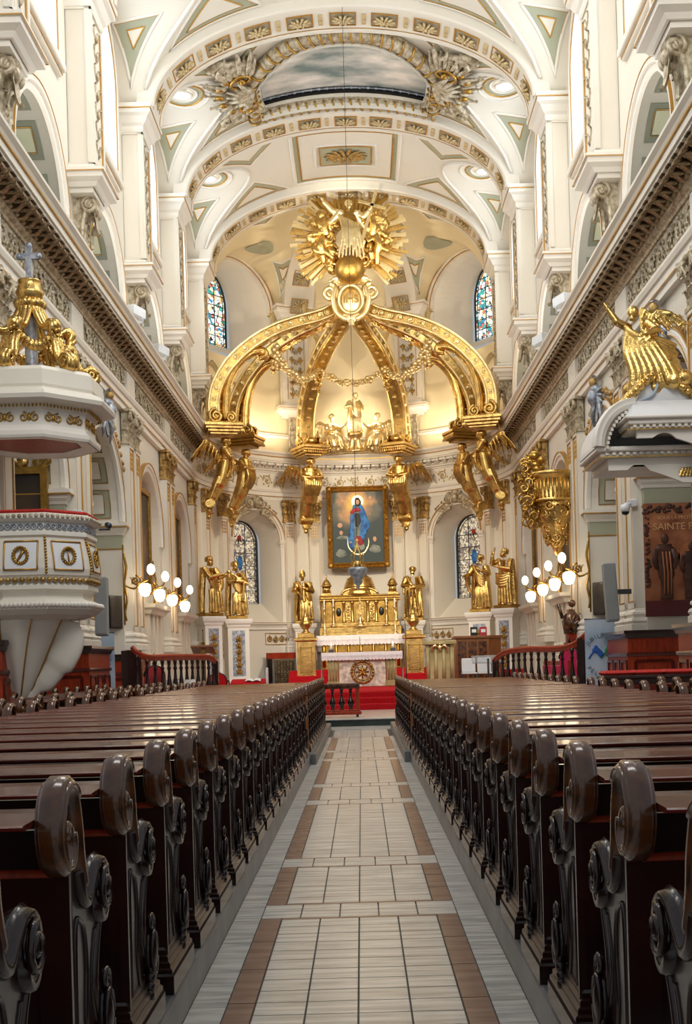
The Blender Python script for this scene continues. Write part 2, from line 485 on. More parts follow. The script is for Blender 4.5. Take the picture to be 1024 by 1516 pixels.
for a in range(-10, 120):
    tiles(m2, AX-HW, AX-HB, a*.2, a*.2+.2, 1, 1, .004); tiles(m2, AX+HB, AX+HW, a*.2, a*.2+.2, 1, 1, .004)
tiles(m2, AX-HB, AX+HB, 23.82, 27.6, 4, 18)
mt.build('aisle_tiles', K['tile'], floor); m2.build('border_tiles', K['tile2'], floor); mbn.build('brown_band_tiles', K['brown'], floor)
# pew platforms with their kerbs
PZ = .166
for sg in (-1, 1):
    p = struct('floor_platform', floor)
    m = MB(); m.box(*sorted((sg*.80+AX, sg*9.5)), -1, 26.4, -.1, PZ-.005); m.build('platform', K['tile2'], p)
    m = MB(); m.bbox(*sorted((sg*.742+AX, sg*.86+AX)), -1, 26.4, -.02, PZ, .012); m.build('kerb', K['kerb'], p)
    m = MB(); m.bbox(*sorted((sg*.66+AX, sg*.78+AX)), 17.6, 26.4, -.02, PZ+.004, .012); m.build('kerb', K['kerb'], p)
# sanctuary platform
sp = struct('floor_sanctuary')
m = MB(); m.box(-11, 11, 27.6, 29.0, -.1, .17); m.build('step_riser', K['green'], sp)
m = MB(); m.bbox(-11, 11, 27.55, 32.2, .17, .21, .01); m.build('step_tread', K['tile'], sp)
m = MB(); m.box(-5.85, 5.85, 33.4, 48.2, .1, SFL); m.build('sanctuary_floor', K['tile2'], sp)
# aisle floors beyond the arcade
m = MB(); m.box(-12, 12, 26.4, 50, -.2, .02); m.build('floor_bed', K['tile2'], sp)

# ------------------------------------------------------------------ nave walls
ARC = [(Y0+BAY*(k+.5), 1.98, 0.0, 5.2) for k in range(3)]
CHO = [(Y0+BAY*(k+.5), 1.75, 1.0, 5.3) for k in (3, 4)]
TRI = [(Y0+BAY*(k+.5), 1.72, 9.95, 10.42) for k in range(5)]
WIN = [(Y0+BAY*(k+.5), 1.42, 13.55, 15.65) for k in range(5)]
walls = {}
WN = [0]
for sg, nm in ((-1, 'wall_left'), (1, 'wall_right')):
    w = struct(nm); walls[sg] = w
    f = navemap(sg, XN)
    m = MB(); strip_wall(m, f, Y0, 30.5, 0, 8.6, ARC, step=.8, depth=1.55); m.build('arcade_wall', K['cream'], w)
    m = MB(); strip_wall(m, f, 30.5, YA, 0, 8.6, CHO, step=.8, depth=.3)
    for o in CHO: m.tri(f(o[0]-o[1],o[2],.3), f(o[0]+o[1],o[2],.3), *[f(s,z,.3) for s, z in reversed(arch_pts(o[0],o[1],o[3]))])
    m.box(*sorted((sg*5.7, sg*6.1)), YA-.05, YA+.25, 0, 8.5); m.build('choir_wall', K['cream'], w)
    f2 = navemap(sg, XU)
    m = MB(); strip_wall(m, f2, Y0, YA, 9.8, 17.95, TRI+WIN, step=.8); m.build('clerestory_wall', K['cream'], w)
    m = MB()
    for o in TRI: strip_wall(m, f2, o[0]-o[1], o[0]+o[1], 9.9, 9.9, [o], depth=1.9)
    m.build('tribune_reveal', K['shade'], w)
    m = MB()
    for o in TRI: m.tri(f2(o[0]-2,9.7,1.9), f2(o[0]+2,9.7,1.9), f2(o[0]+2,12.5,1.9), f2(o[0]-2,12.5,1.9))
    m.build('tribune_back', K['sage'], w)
    m = MB()
    for o in WIN: strip_wall(m, f2, o[0]-o[1], o[0]+o[1], 13.55, 13.55, [o], depth=.45)
    m.build('window_reveal', K['white'], w)
    # aisle: outer wall and ceiling beyond the arches
    m = MB(); m.box(*sorted((sg*10.2, sg*10.5)), Y0, 36, 0, 9.2); m.build('aisle_wall', K['cream'], w)
    m = MB(); m.box(*sorted((sg*7.4, sg*10.5)), Y0, 36, 8.2, 8.5); m.build('aisle_ceiling', K['cream'], w)
    m = MB(); m.box(*sorted((sg*7.4, sg*10.4)), 30.7, 31, 0, 8.4); m.build('aisle_end_wall', K['cream'], w)
    # mouldings: archivolts, imposts, panels in the soffits
    m = MB()
    for o in ARC: archivolt(m, f, o, [(-.03,-.05),(-.03,.04),(.12,.04),(.13,.09),(.22,.09),(.24,.05),(.3,.05),(.3,0)], legs=0)
    for o in CHO: archivolt(m, f, o, [(0,0),(0,.05),(.1,.05),(.12,.1),(.2,.1),(.22,0)], legs=.2)
    m.build('archivolt', K['white'], w)
    m = MB()
    for o in ARC: archivolt(m, f, o, [(.128,.05),(.128,.1),(.15,.1),(.15,.05)]); archivolt(m, f, o, [(.27,.05),(.27,.08),(.31,.08),(.31,0)])
    for o in CHO: archivolt(m, f, o, [(.2,.05),(.2,.12),(.23,.12),(.23,0)], legs=.2)
    m.build('gilt_fillet', K['giltline'], w)
    m = MB(); mg = MB(); mp = MB()
    for o in TRI: archivolt(m, f2, o, [(-.03,-.02),(-.03,.05),(.1,.05),(.11,.1),(.2,.1),(.22,.06),(.27,.06),(.27,-.02)], legs=.5)
    for o in TRI: archivolt(mg, f2, o, [(.2,.06),(.2,.112),(.22,.112),(.22,.06)], legs=.5)
    for o in TRI:   # two-tone coffers in the soffit
        for i in range(5):
            a0 = pi*(i+.12)/5; a1 = pi*(i+.88)/5
            for (e0, e1, r, mm) in ((0,0,.012,mp), (.05,.22,.02,None)):
                pass
            for k in range(2):
                d0 = .22+k*.82; d1 = d0+.68
                def q(u, v, ins, lift):
                    a = a0+(a1-a0)*(ins+(1-2*ins)*u); r = o[1]-lift
                    return f2(o[0]-r*cos(a), o[3]+r*sin(a), d0+(d1-d0)*(ins+(1-2*ins)*v))
                mp.cm = 0; mp.grid(lambda u, v: q(u, v, 0, .012), 4, 1)
                mp.cm = 1; mp.grid(lambda u, v: q(u, v, .2, .03), 4, 1)
                mp.cm = 2
                mp.tube([q(u, v, .17, .03) for u, v in ((0,0),(.5,0),(1,0),(1,1),(.5,1),(0,1))], .012, 4, closed=True)
    m.build('tribune_archivolt', K['white'], w); mg.build('gilt_fillet', K['giltline'], w)
    mp.build('tribune_coffers', [K['sagedk'], K['sage'], K['giltline']], w)
    mp = MB()
    for o in ARC+CHO:
        dp = 1.5 if o in ARC else .3
        if o in CHO: continue
        for i in range(7):
            a0 = pi*(i+.1)/7; a1 = pi*(i+.9)/7
            def q(u, v, ins, lift):
                a = a0+(a1-a0)*(ins+(1-2*ins)*u); r = o[1]-lift
                return f(o[0]-r*cos(a), o[3]+r*sin(a), .25+1.05*(ins+(1-2*ins)*v))
            mp.cm = 0; mp.grid(lambda u, v: q(u, v, 0, .012), 4, 1)
            mp.cm = 1; mp.grid(lambda u, v: q(u, v, .16, .028), 4, 1)
            mp.cm = 2; mp.tube([q(u, v, .14, .03) for u, v in ((0,0),(.5,0),(1,0),(1,1),(.5,1),(0,1))], .012, 4, closed=True)
            mp.tube([q(u, v, 0, .02) for u, v in ((0,0),(.5,0),(1,0),(1,1),(.5,1),(0,1))], .012, 4, closed=True)
    mp.build('soffit_panels', [K['sage'], K['cream'], K['giltline']], w)
    # imposts of the arcade run round each pier
    m = MB(); mg = MB(); ms = MB()
    IMP = [(-.02,4.86),(.03,4.86),(.05,4.92),(.1,4.98),(.12,5.05),(.16,5.08),(.16,5.16),(-.02,5.16)]
    for k in range(3):
        o = ARC[k]
        for s, dr in ((o[0]-o[1], 1), (o[0]+o[1], -1)):
            if s < 15: continue
            pts = [(sg*(XN+1.55), s, 0), (sg*(XN-.0), s, 0), (sg*XN, s-dr*.32, 0)]
            side = -1 if (sg*dr) > 0 else 1
            m.run(IMP, pts, side=side*1)
            mg.run([(.12,5.05),(.17,5.05),(.17,5.075),(.12,5.075)], pts, side=side)
            mg.run([(-.02,4.5),(.02,4.5),(.02,4.53),(-.02,4.53)], pts, side=side)
            ms.run([(-.02,4.53),(.008,4.53),(.008,4.85),(-.02,4.85)], pts, side=side)
    m.build('impost', K['white'], w); mg.build('gilt_fillet', K['giltline'], w); ms.build('impost_band', K['sage'], w)
    # string course and frames of the clerestory windows
    m = MB(); mg = MB()
    for o in WIN:
        archivolt(m, f2, o, [(-.02,-.1),(-.02,.05),(.08,.05),(.1,.09),(.17,.09),(.19,-.02)], legs=2.1)
        archivolt(mg, f2, o, [(.05,.05),(.05,.07),(.075,.07),(.075,.05)], legs=2.1)
        m.bbox(*sorted((sg*(XU-.17), sg*(XU+.3))), o[0]-1.65, o[0]+1.65, 13.38, 13.55, .02)
        m.bbox(*sorted((sg*(XU-.1), sg*(XU+.2))), o[0]-1.6, o[0]+1.6, 13.28, 13.4, .02)
        mg.box(*sorted((sg*(XU-.115), sg*(XU))), o[0]-1.6, o[0]+1.6, 13.32, 13.34)
    m.build('window_moulding', K['white'], w); mg.build('gilt_fillet', K['giltline'], w)
    # daylight panes, one window each
    for o in WIN:
        WN[0] += 1
        wi = struct('window_%d' % WN[0])
        m = MB(); pts = [(o[0]-o[1], o[2])]+arch_pts(o[0], o[1], o[3])+[(o[0]+o[1], o[2])]
        m.tri(*[f2(s, z, .43) for s, z in pts]); m.build('pane', K['daylight'], wi)
        m = MB()
        archivolt(m, f2, o, [(-.07,-.46),(-.07,-.38),(0.01,-.38),(0.01,-.46)], legs=2.1)
        m.box(*sorted((sg*(XU+.38), sg*(XU+.45))), o[0]-.025, o[0]+.025, o[2], o[3]+1.4)
        for zz in (14.2, 14.9, 15.6): m.box(*sorted((sg*(XU+.39), sg*(XU+.45))), o[0]-1.4, o[0]+1.4, zz-.018, zz+.018)
        m.build('window_frame', K['white'], wi)

# ------------------------------------------------------------------ entablature (three runs)
ARCN = 28
def apse_path(R, n=ARCN, z=0, a0=-90, a1=90):
    return [(R*sin(rad(a0+(a1-a0)*i/n)), YA+R*cos(rad(a0+(a1-a0)*i/n)), z) for i in range(n+1)]
runs = {'left': [(-5.75, Y0, 0), (-5.75, YA, 0)], 'apse': apse_path(5.75), 'right': [(5.75, YA, 0), (5.75, Y0, 0)]}
ENT = {
 'architrave': ([(-.12,8.02),(.02,8.02),(.02,8.18),(.05,8.18),(.05,8.34),(.09,8.36),(.12,8.44),(.12,8.5),(-.12,8.5)], 'white'),
 'gilt_fillet': ([(.05,8.175),(.06,8.175),(.06,8.2),(.05,8.2)], 'giltline'),
 'frieze': ([(-.12,8.5),(.0,8.5),(.0,9.12),(-.12,9.12)], 'relief'),
 'bed_moulding': ([(-.12,9.12),(.04,9.12),(.06,9.17),(.12,9.2),(.12,9.24),(.14,9.26),(.14,9.46),(-.12,9.46)], 'relief'),
 'corona': ([(-.12,9.46),(.5,9.46),(.5,9.52),(.54,9.52),(.54,9.66),(.57,9.68),(.6,9.74),(.66,9.8),(.66,9.86),(-.4,9.92),(-.4,9.86)], 'cream'),
 'upper_fillet': ([(.54,9.655),(.575,9.655),(.575,9.685),(.54,9.685)], 'giltline'),
}
# modillion: scrolled bracket carrying the corona
mm = MB()
mm.sweep([(-.07,0),(.07,0)], [(0,0,0)], [((1,0,0),(0,0,1))], cap=False) if False else None
pr = [(0,.02),(.3,.02),(.335,.06),(.33,.11),(.29,.13),(.26,.1),(.2,.12),(.1,.2),(0,.22)]
mm.prism([(a, -b) for a, b in pr], (-.075,0,.24), (0,-1,0), (0,0,1), .15)
mm.tube([(-.085,-.285,.165),(.085,-.285,.165)], .055, 8); mm.tube([(-.082,-.03,.06),(.082,-.03,.06)], .045, 8)
mm.ell((0,-.16,.1), (.05,.12,.035))
mm.box(-.1,.1,-.37,.02,.215,.24)
MODP = proto(mm, 'modillion', K['bronze']); MODA = proto(mm, 'modillion', K['white'])
sc_ = MB()
def spiral(c, r0, turns, n=20, flip=1, a0=0, k=.82):
    return [(c[0]+flip*r0*(1-k*i/n)*cos(a0+2*pi*turns*i/n), c[1]+r0*(1-k*i/n)*sin(a0+2*pi*turns*i/n)) for i in range(n+1)]
def frieze_unit(mb, P, flip):
    """one rinceau: P(u,v,lift) -> point"""
    a = spiral((0,0), .2, 1.6, 16, 1, pi*flip)
    mb.tube([P(u, v*flip, .025) for u, v in a], [.03-.012*i/16 for i in range(17)], 4, cap=False)
    mb.tube([P(-.32+.04*i, (-.2+.03*i+.05*sin(i))*flip, .025) for i in range(9)], .02, 4, cap=False)
    for t in (0.3, 1.3, 2.4, 4.0, 5.2):
        mb.ell(P(.2*cos(t)*1.12, .2*sin(t)*flip*1.12, .02), (.035,.035,.05), 5, 4)
    mb.ell(P(0,0,.03), (.045,.045,.045), 6, 4)
for nm, pts in runs.items():
    t = trim()
    for pn, (prof, mk) in ENT.items():
        MB().run(prof, pts, side=-1).build(pn, K['cream' if (nm == 'apse' and mk == 'relief') else mk], t)
    fr = MB()
    if nm == 'apse':
        n = 29; st = pi/n
        for i in range(n):
            th = -pi/2+(i+.5)*st
            P = lambda u, v, l, th=th: ((5.75-l)*sin(th+u/5.75), YA+(5.75-l)*cos(th+u/5.75), 8.81+v)
            frieze_unit(fr, P, 1 if i % 2 else -1)
        nmod = 46
        for i in range(nmod):
            th = -pi/2+(i+.5)*pi/nmod
            part(MODA, 'modillion', t, M=T(5.62*sin(th), YA+5.62*cos(th), 9.235) @ RZ(-th))
    else:
        sg = -1 if nm == 'left' else 1
        y = 16.0; i = 0
        while y < YA-.3:
            k = (y-Y0)/BAY; near = abs((k-round(k))*BAY)
            if near > .62:
                P = lambda u, v, l, y=y: (sg*(5.75-l), y+u, 8.81+v)
                frieze_unit(fr, P, 1 if i % 2 else -1)
            y += .62; i += 1
        i = 0
        while True:
            y = 16.2+i*.385; i += 1
            if y > YA-.2: break
            part(MODP, 'modillion', t, M=T(sg*5.62, y, 9.235) @ RZ(-sg*pi/2))
        tb = MB()
        for y in PIERS[1:]:
            if y < 15: continue
            tb.bbox(*sorted((sg*5.68, sg*5.8)), y-.5, y+.5, 8.55, 9.08, .02)
        tb.build('frieze_tablet', K['cream'], t)
    fr.build('rinceau', K['aprelief'] if nm == 'apse' else K['relief'], t)
# apse gets a row of beads, pale
# ------------------------------------------------------------------ capitals and pilasters
def leaf(mb, M, h, w, curl, n=5):
    """acanthus leaf standing up local z, facing -y"""
    o = mb.M; mb.M = o @ M
    def fn(u, v):
        z = h*u if u < .8 else h*(.8+.2*sin((u-.8)*5*pi/2)*.7)
        y = -curl*(u**3)*1.0-(.05*h)
        if u > .8: z -= h*.18*((u-.8)/.2)**2
        ww = w*(.55+.6*sin(pi*min(1, u*1.02))*.7)*(1+.22*cos(u*18))
        if u > .93: ww *= .5
        x = (v-.5)*2*ww*.5
        return (x, y+.22*w*abs(v-.5)*2-.04*w*cos(v*6*pi), z)
    mb.grid(fn, 8, 6); mb.M = o
cp = MB(); W0 = .66; H0 = .85
cp.box(-W0/2, W0/2, -.02, .14, 0, .78)
cp.box(-W0/2-.03, W0/2+.03, -.06, .16, -.03, .04)
for i in range(4): leaf(cp, T((i-1.5)*.17, -.02, .03), .34, .17, .1)
for i in range(3): leaf(cp, T((i-1)*.2, -.03, .22), .38, .19, .13)
for sx in (-1, 1):
    leaf(cp, T(sx*W0/2, .06, .03) @ RZ(sx*pi/2), .36, .17, .1); leaf(cp, T(sx*W0/2, .04, .22) @ RZ(sx*pi/3), .4, .19, .13)
    pts = [(sx*(W0/2+.03)+sx*(u), -.1-.02*i/20, .66+v) for i, (u, v) in enumerate(spiral((0,0), .1, 1.7, 20, sx, pi/2))]
    cp.tube(pts, [.04]*8+[.033]*13, 6); cp.ell((sx*(W0/2+.03), -.12, .66), .035, 6, 5)
    cp.tube([(sx*.08, -.06, .45), (sx*.16, -.08, .6), (sx*.3, -.1, .75)], .03, 6)
    pts = [(sx*.08+u, -.07, .64+v) for u, v in spiral((0,0), .06, 1.4, 14, -sx, pi/2)]; cp.tube(pts, .02, 5)
cp.prism([(-W0/2-.12,-.16),(-.3,-.1),(0,-.085),(.3,-.1),(W0/2+.12,-.16),(W0/2+.14,-.1),(W0/2+.05,.16),(-W0/2-.05,.16),(-W0/2-.14,-.1)], (0,0,.77), (1,0,0), (0,1,0), .08)
cp.ell((0,-.12,.8), (.07,.05,.06), 8, 6)
CAPP = proto(cp, 'capital', K['reliefgold'])
CAPN = proto(cp, 'capital', K['relief'])
def pil_shaft(z0, z1, w=.62, d=.14):
    m = MB(); m.box(-w/2, w/2, -d/2, .16, z0, z1)
    b = .06
    for x0, x1, a, c in ((-w/2, -w/2+b, z0, z1), (w/2-b, w/2, z0, z1), (-w/2, w/2, z0, z0+.12), (-w/2, w/2, z1-.1, z1)):
        m.box(x0, x1, -d/2-.025, -d/2, a, c)
    return m
def pil_base(z0, z1, w=.62):
    m = MB(); h = z1-z0
    prof = [(.0,0),(.1,0),(.1,.3),(.07,.34),(.1,.45),(.08,.56),(.04,.6),(.04,.68),(.07,.74),(.06,.84),(.02,.88),(0,1)]
    pts = [(-w/2, .16, 0), (-w/2, -.08, 0), (w/2, -.08, 0), (w/2, .16, 0)]
    m.run([(a, z0+b*h) for a, b in prof], pts, side=-1)
    m.box(-w/2, w/2, -.08, .16, z0, z1); return m
SH = proto(pil_shaft(2.45, 7.2), 'shaft', K['cream']); BS = proto(pil_base(1.98, 2.45), 'base', K['white'])
mg = MB()
for x in (-.25, .25):
    mg.box(x-.008, x+.008, -.1, -.06, 2.6, 7.08)
mg.box(-.25, .25, -.1, -.06, 2.592, 2.608); mg.box(-.25, .25, -.1, -.06, 7.07, 7.086)
for x in (-.16, -.055, .055, .16):
    for k in range(4): mg.box(x-.022, x+.022, -.085, -.06, 6.55+.12*k, 6.64+.12*k)
BF = proto(mg, 'gilt_fillet', K['giltline'])
def pilaster(x, y, rz, cap=None):
    t = trim(); t.location = (x, y, 0); t.rotation_euler = (0,0,rz)
    part(SH, 'shaft', t); part(BS, 'base', t); part(BF, 'gilt_fillet', t); part(cap or CAPP, 'capital', t, (0,-.05,7.2))
    return t
for sg in (-1, 1):
    for y in PIERS[1:]:
        for dy in (-.42, .42):
            if y > 41.5 and dy > 0: continue
            pilaster(sg*(XN-.12), y+dy, -sg*pi/2, CAPN if y < 31 else CAPP)
for a in (17.5, 28.2, 63, 77):
    for sg in (-1, 1):
        th = rad(a)*sg
        t = pilaster((RA-.1)*sin(th), YA+(RA-.1)*cos(th), -th); t.scale = (.72, .8, 1)
# ------------------------------------------------------------------ upper storey pilasters on scroll brackets
up = MB(); up.box(-.52, .52, -.5, .2, 11.72, 15.2)
for x0, x1, a, c in ((-.52,-.4,11.72,15.2),(.4,.52,11.72,15.2),(-.52,.52,11.72,11.9),(-.52,.52,15.05,15.2)): up.box(x0, x1, -.54, -.5, a, c)
for sx in (-1, 1):
    for y0, y1, a, c in ((-.5,-.4,11.72,15.2),(.0,.1,11.72,15.2),(-.5,.1,11.72,11.9),(-.5,.1,15.05,15.2)): up.box(*sorted((sx*.52, sx*.55)), y0, y1, a, c)
UPS = proto(up, 'shaft', K['cream'])
um = MB()
pp = [(-.52,.2,0),(-.52,-.5,0),(.52,-.5,0),(.52,.2,0)]
um.run([(0,15.1),(.04,15.1),(.06,15.16),(.06,15.24),(.12,15.3),(.2,15.44),(.28,15.5),(.28,15.6),(.32,15.64),(.32,15.72),(-.1,15.72)], pp, side=-1)
um.box(-.7,.7,-.7,.2,15.66,15.72)
um.run([(0,11.72),(.05,11.72),(.07,11.8),(.03,11.86),(0,11.88)], pp, side=-1)
um.run([(0,11.4),(.05,11.4),(.1,11.48),(.22,11.54),(.22,11.64),(.25,11.66),(.25,11.72),(-.1,11.72)], pp, side=-1); um.box(-.7,.7,-.7,.2,11.66,11.72)
um.box(-.5,.5,-.48,.2,11.3,11.5)
UPM = proto(um, 'moulding', K['white'])
ug = MB()
ug.run([(.255,11.64),(.262,11.64),(.262,11.66),(.255,11.66)], pp, side=-1); ug.run([(.285,15.595),(.3,15.595),(.3,15.62),(.285,15.62)], pp, side=-1)
for x in (-.36, .36): ug.box(x-.008,x+.008,-.53,-.5,12,14.95)
UPG = proto(ug, 'gilt_fillet', K['giltline'])
uo = MB()
for k in range(7):
    z = 12.2+k*.4
    for sx in (-1, 1): leaf(uo, T(sx*.02, -.5, z) @ RY(sx*.6), .42, .17, .05)
    uo.ell((0,-.53,z+.1), (.05,.04,.1), 6, 5)
UPO = proto(uo, 'foliage_panel', K['relief'])
ub = MB()
pr = []
for i in range(21):
    t = i/20; pr.append((.08+.36*(t**1.6)+.05*sin(t*pi*2), 9.95+1.35*t))
ub.grid(lambda u, v: (-.24+.48*v, -(pr[int(round(u*20))][0])-.05*cos((v-.5)*pi), pr[int(round(u*20))][1]), 20, 6)
for sx in (-1, 1):
    ub.tri(*([(sx*.24, -a, z) for a, z in pr]+[(sx*.24, .2, 11.3), (sx*.24, .2, 9.95)]))
    ub.tube([(sx*.27, -.34+u, 11.14+v) for u, v in spiral((0,0), .17, 1.8, 24, -1, pi/2)], .045, 6)
    ub.tube([(sx*.27, -.14+u, 10.1+v) for u, v in spiral((0,0), .1, 1.6, 20, 1, -pi/2)], .03, 6)
    ub.tube([(sx*.26, -pr[i][0]+.02, pr[i][1]) for i in range(2, 20)], .045, 6)
for k in range(3): leaf(ub, T((k-1)*.12, -.2-.05*k, 10.35+.25*(k%2)), .55, .22, .1)
leaf(ub, T(0,-.4,11.25) @ RX(pi), .8, .34, -.12); ub.ell((0,-.42,11.1), (.14,.1,.12))
for k in range(5): ub.ell((.05*sin(k*2), -.16-.02*k, 10.0+.13*k), (.07,.06,.07), 6, 5)
UBR = proto(ub, 'scroll_bracket', K['relief'])
def upper_pilaster(M):
    t = trim(); t.matrix_world = M
    part(UPS, 'shaft', t); part(UPM, 'moulding', t); part(UPG, 'gilt_fillet', t); part(UPO, 'foliage_panel', t); part(UBR, 'scroll_bracket', t)
    return t
for sg in (-1, 1):
    for y in PIERS[1:]:
        upper_pilaster(T(sg*XU, y, 0) @ RZ(-sg*pi/2))
# ------------------------------------------------------------------ ceiling
ceil = struct('ceiling')
m = MB()
nx = 96
ys = [18.5+i*(YA-18.5)/190 for i in range(191)]
YM = Y0+BAY*3.5-.1     # opening of the painted medallion
def med_near(x, g=0): return YM-1.75-g+1.75*(abs(x)/(2.45+g))**2.6
def in_med(x, y): return abs(x) < 2.42 and med_near(x) < y < YM+1.72
m._add([(-5.72+11.44*i/nx, y, ceil_z(-5.72+11.44*i/nx, y)) for y in ys for i in range(nx+1)],
       [(j*(nx+1)+i, j*(nx+1)+i+1, (j+1)*(nx+1)+i+1, (j+1)*(nx+1)+i) for j in range(190) for i in range(nx) if not in_med(-5.72+11.44*(i+.5)/nx, (ys[j]+ys[j+1])/2)], True)
m.build('vault', K['cream'], ceil)
m = MB()
nr, na = 34, 110
def cpt(i, j):
    r = .01+5.85*i/nr; a = rad(-90+180*j/na); x = r*sin(a); y = YA+r*cos(a); return (x, y, ceil_z(x, y+1e-6))
m._add([cpt(i, j) for i in range(nr+1) for j in range(na+1)], [(i*(na+1)+j, i*(na+1)+j+1, (i+1)*(na+1)+j+1, (i+1)*(na+1)+j) for i in range(nr) for j in range(na)], True)
m.build('apse_vault', K['warm'], ceil)

def on_vault(poly, lift, mb, n=10):
    """patch over the vault inside polygon (x,y), hung lift below it"""
    P = []
    for i in range(len(poly)):
        a, b = poly[i], poly[(i+1) % len(poly)]
        for k in range(n): P.append((a[0]+(b[0]-a[0])*k/n, a[1]+(b[1]-a[1])*k/n))
    c = (sum(p[0] for p in poly)/len(poly), sum(p[1] for p in poly)/len(poly))
    K_ = 8; N = len(P); v = [(c[0], c[1], ceil_z(*c)-lift)]
    for k in range(1, K_+1):
        for p in P:
            x = c[0]+(p[0]-c[0])*k/K_; y = c[1]+(p[1]-c[1])*k/K_; v.append((x, y, ceil_z(x, y)-lift))
    f = [(0, 1+i, 1+(i+1) % N) for i in range(N)]
    for k in range(K_-1):
        for i in range(N):
            a = 1+k*N+i; b = 1+k*N+(i+1) % N; f.append((a, a+N, b+N, b))
    mb._add(v, f, True)
def vault_line(poly, r, mb, closed=True, n=12, lift=0, seg=6):
    P = []
    L = len(poly)
    for i in range(L if closed else L-1):
        a, b = poly[i], poly[(i+1) % L]
        for k in range(n): P.append((a[0]+(b[0]-a[0])*k/n, a[1]+(b[1]-a[1])*k/n))
    if not closed: P.append(poly[-1])
    mb.tube([(x, y, ceil_z(x, y)-lift) for x, y in P], r, seg, closed=closed)
def shrink(poly, k):
    cx = sum(p[0] for p in poly)/len(poly); cy = sum(p[1] for p in poly)/len(poly)
    return [(cx+(p[0]-cx)*k, cy+(p[1]-cy)*k) for p in poly]

# rosette of the ribs
def rosette_mb(rx, ry, n=10):
    m = MB()
    for k in range(n):
        a = 2*pi*k/n
        m.ell((rx*.62*cos(a), ry*.62*sin(a), -.05), (rx*.36, ry*.16, .045), 6, 5, rot=Matrix.Rotation(a, 4, 'Z').to_euler())
    for k in range(6):
        a = 2*pi*k/6+.3; m.ell((rx*.3*cos(a), ry*.3*sin(a), -.07), (rx*.2, ry*.13, .05), 6, 5, rot=Matrix.Rotation(a, 4, 'Z').to_euler())
    m.ell((0,0,-.09), (rx*.16, ry*.16, .06), 8, 6)
    return m
ROS = proto(rosette_mb(.3, .24), 'rosette', K['aprelief'])
cell = MB()
for a, b, c, d in ((-.345,-.315,-.3,.3),(.315,.345,-.3,.3),(-.315,.315,-.3,-.275),(-.315,.315,.275,.3)): cell.box(a,b,c,d,-.03,.0)
CELL = proto(cell, 'coffer_frame', K['giltline'])
cb = MB(); cb.box(-.31,.31,-.28,.28,-.006,.004); CELLB = proto(cb, 'coffer_bed', K['coffer'])
bar = MB(); bar.bbox(-.055,.055,-.24,.24,-.035,.01,.012); BARP = proto(bar, 'rib_bar', K['aprelief'])
RIBY = [24.75, 30.5, 36.25, 42.0]
a_, b_ = HS-.02, RISE-.02
for yr in RIBY:
    t = trim()
    n = 64; path = []; fr = []
    for i in range(n+1):
        th = pi*i/n; p = Vector((-a_*cos(th), yr, SPR+b_*sin(th)))
        nn = Vector((cos(th)/a_, 0, -sin(th)/b_)).normalized()
        path.append(p); fr.append((nn, (0,1,0)))
    MB().sweep([(-.2,-.66),(.2,-.66),(.24,-.62),(.24,-.5),(.2,-.46),(.2,.46),(.24,.5),(.24,.62),(.2,.66),(-.2,.66)], path, fr).build('rib', K['cream'], t)
    g_ = MB()
    for s in (-.46, .46): g_.sweep([(.2,s-.012),(.212,s-.012),(.212,s+.012),(.2,s+.012)], path, fr)
    g_.build('gilt_fillet', K['giltline'], t)
    # equal arc lengths
    fine = [(pi*i/400) for i in range(401)]; L = [0]
    for i in range(400):
        p = (-a_*cos(fine[i]), b_*sin(fine[i])); q = (-a_*cos(fine[i+1]), b_*sin(fine[i+1])); L.append(L[-1]+math.dist(p, q))
    def at(s):
        import bisect
        k = min(400, bisect.bisect(L, s)); return fine[k]
    N_ = 11
    for k in range(N_*2-1):
        s = L[-1]*(k+1)/(N_*2); th = at(s)
        nn = Vector((cos(th)/a_, 0, -sin(th)/b_)).normalized(); tt = Vector((sin(th)/1, 0, cos(th)*b_/a_)).normalized()
        p = Vector((-a_*cos(th), yr, SPR+b_*sin(th)))+nn*.203
        tt = Vector((0,1,0)).cross(nn).normalized()
        M = Matrix.Translation(p) @ Matrix((( tt.x, 0, -nn.x, 0), (tt.y, 1, -nn.y, 0), (tt.z, 0, -nn.z, 0), (0,0,0,1)))
        if k % 2 == 0:
            part(CELLB, 'coffer_bed', t, M=M); part(CELL, 'coffer_frame', t, M=M); part(ROS, 'rosette', t, M=M)
        else: part(BARP, 'rib_bar', t, M=M)

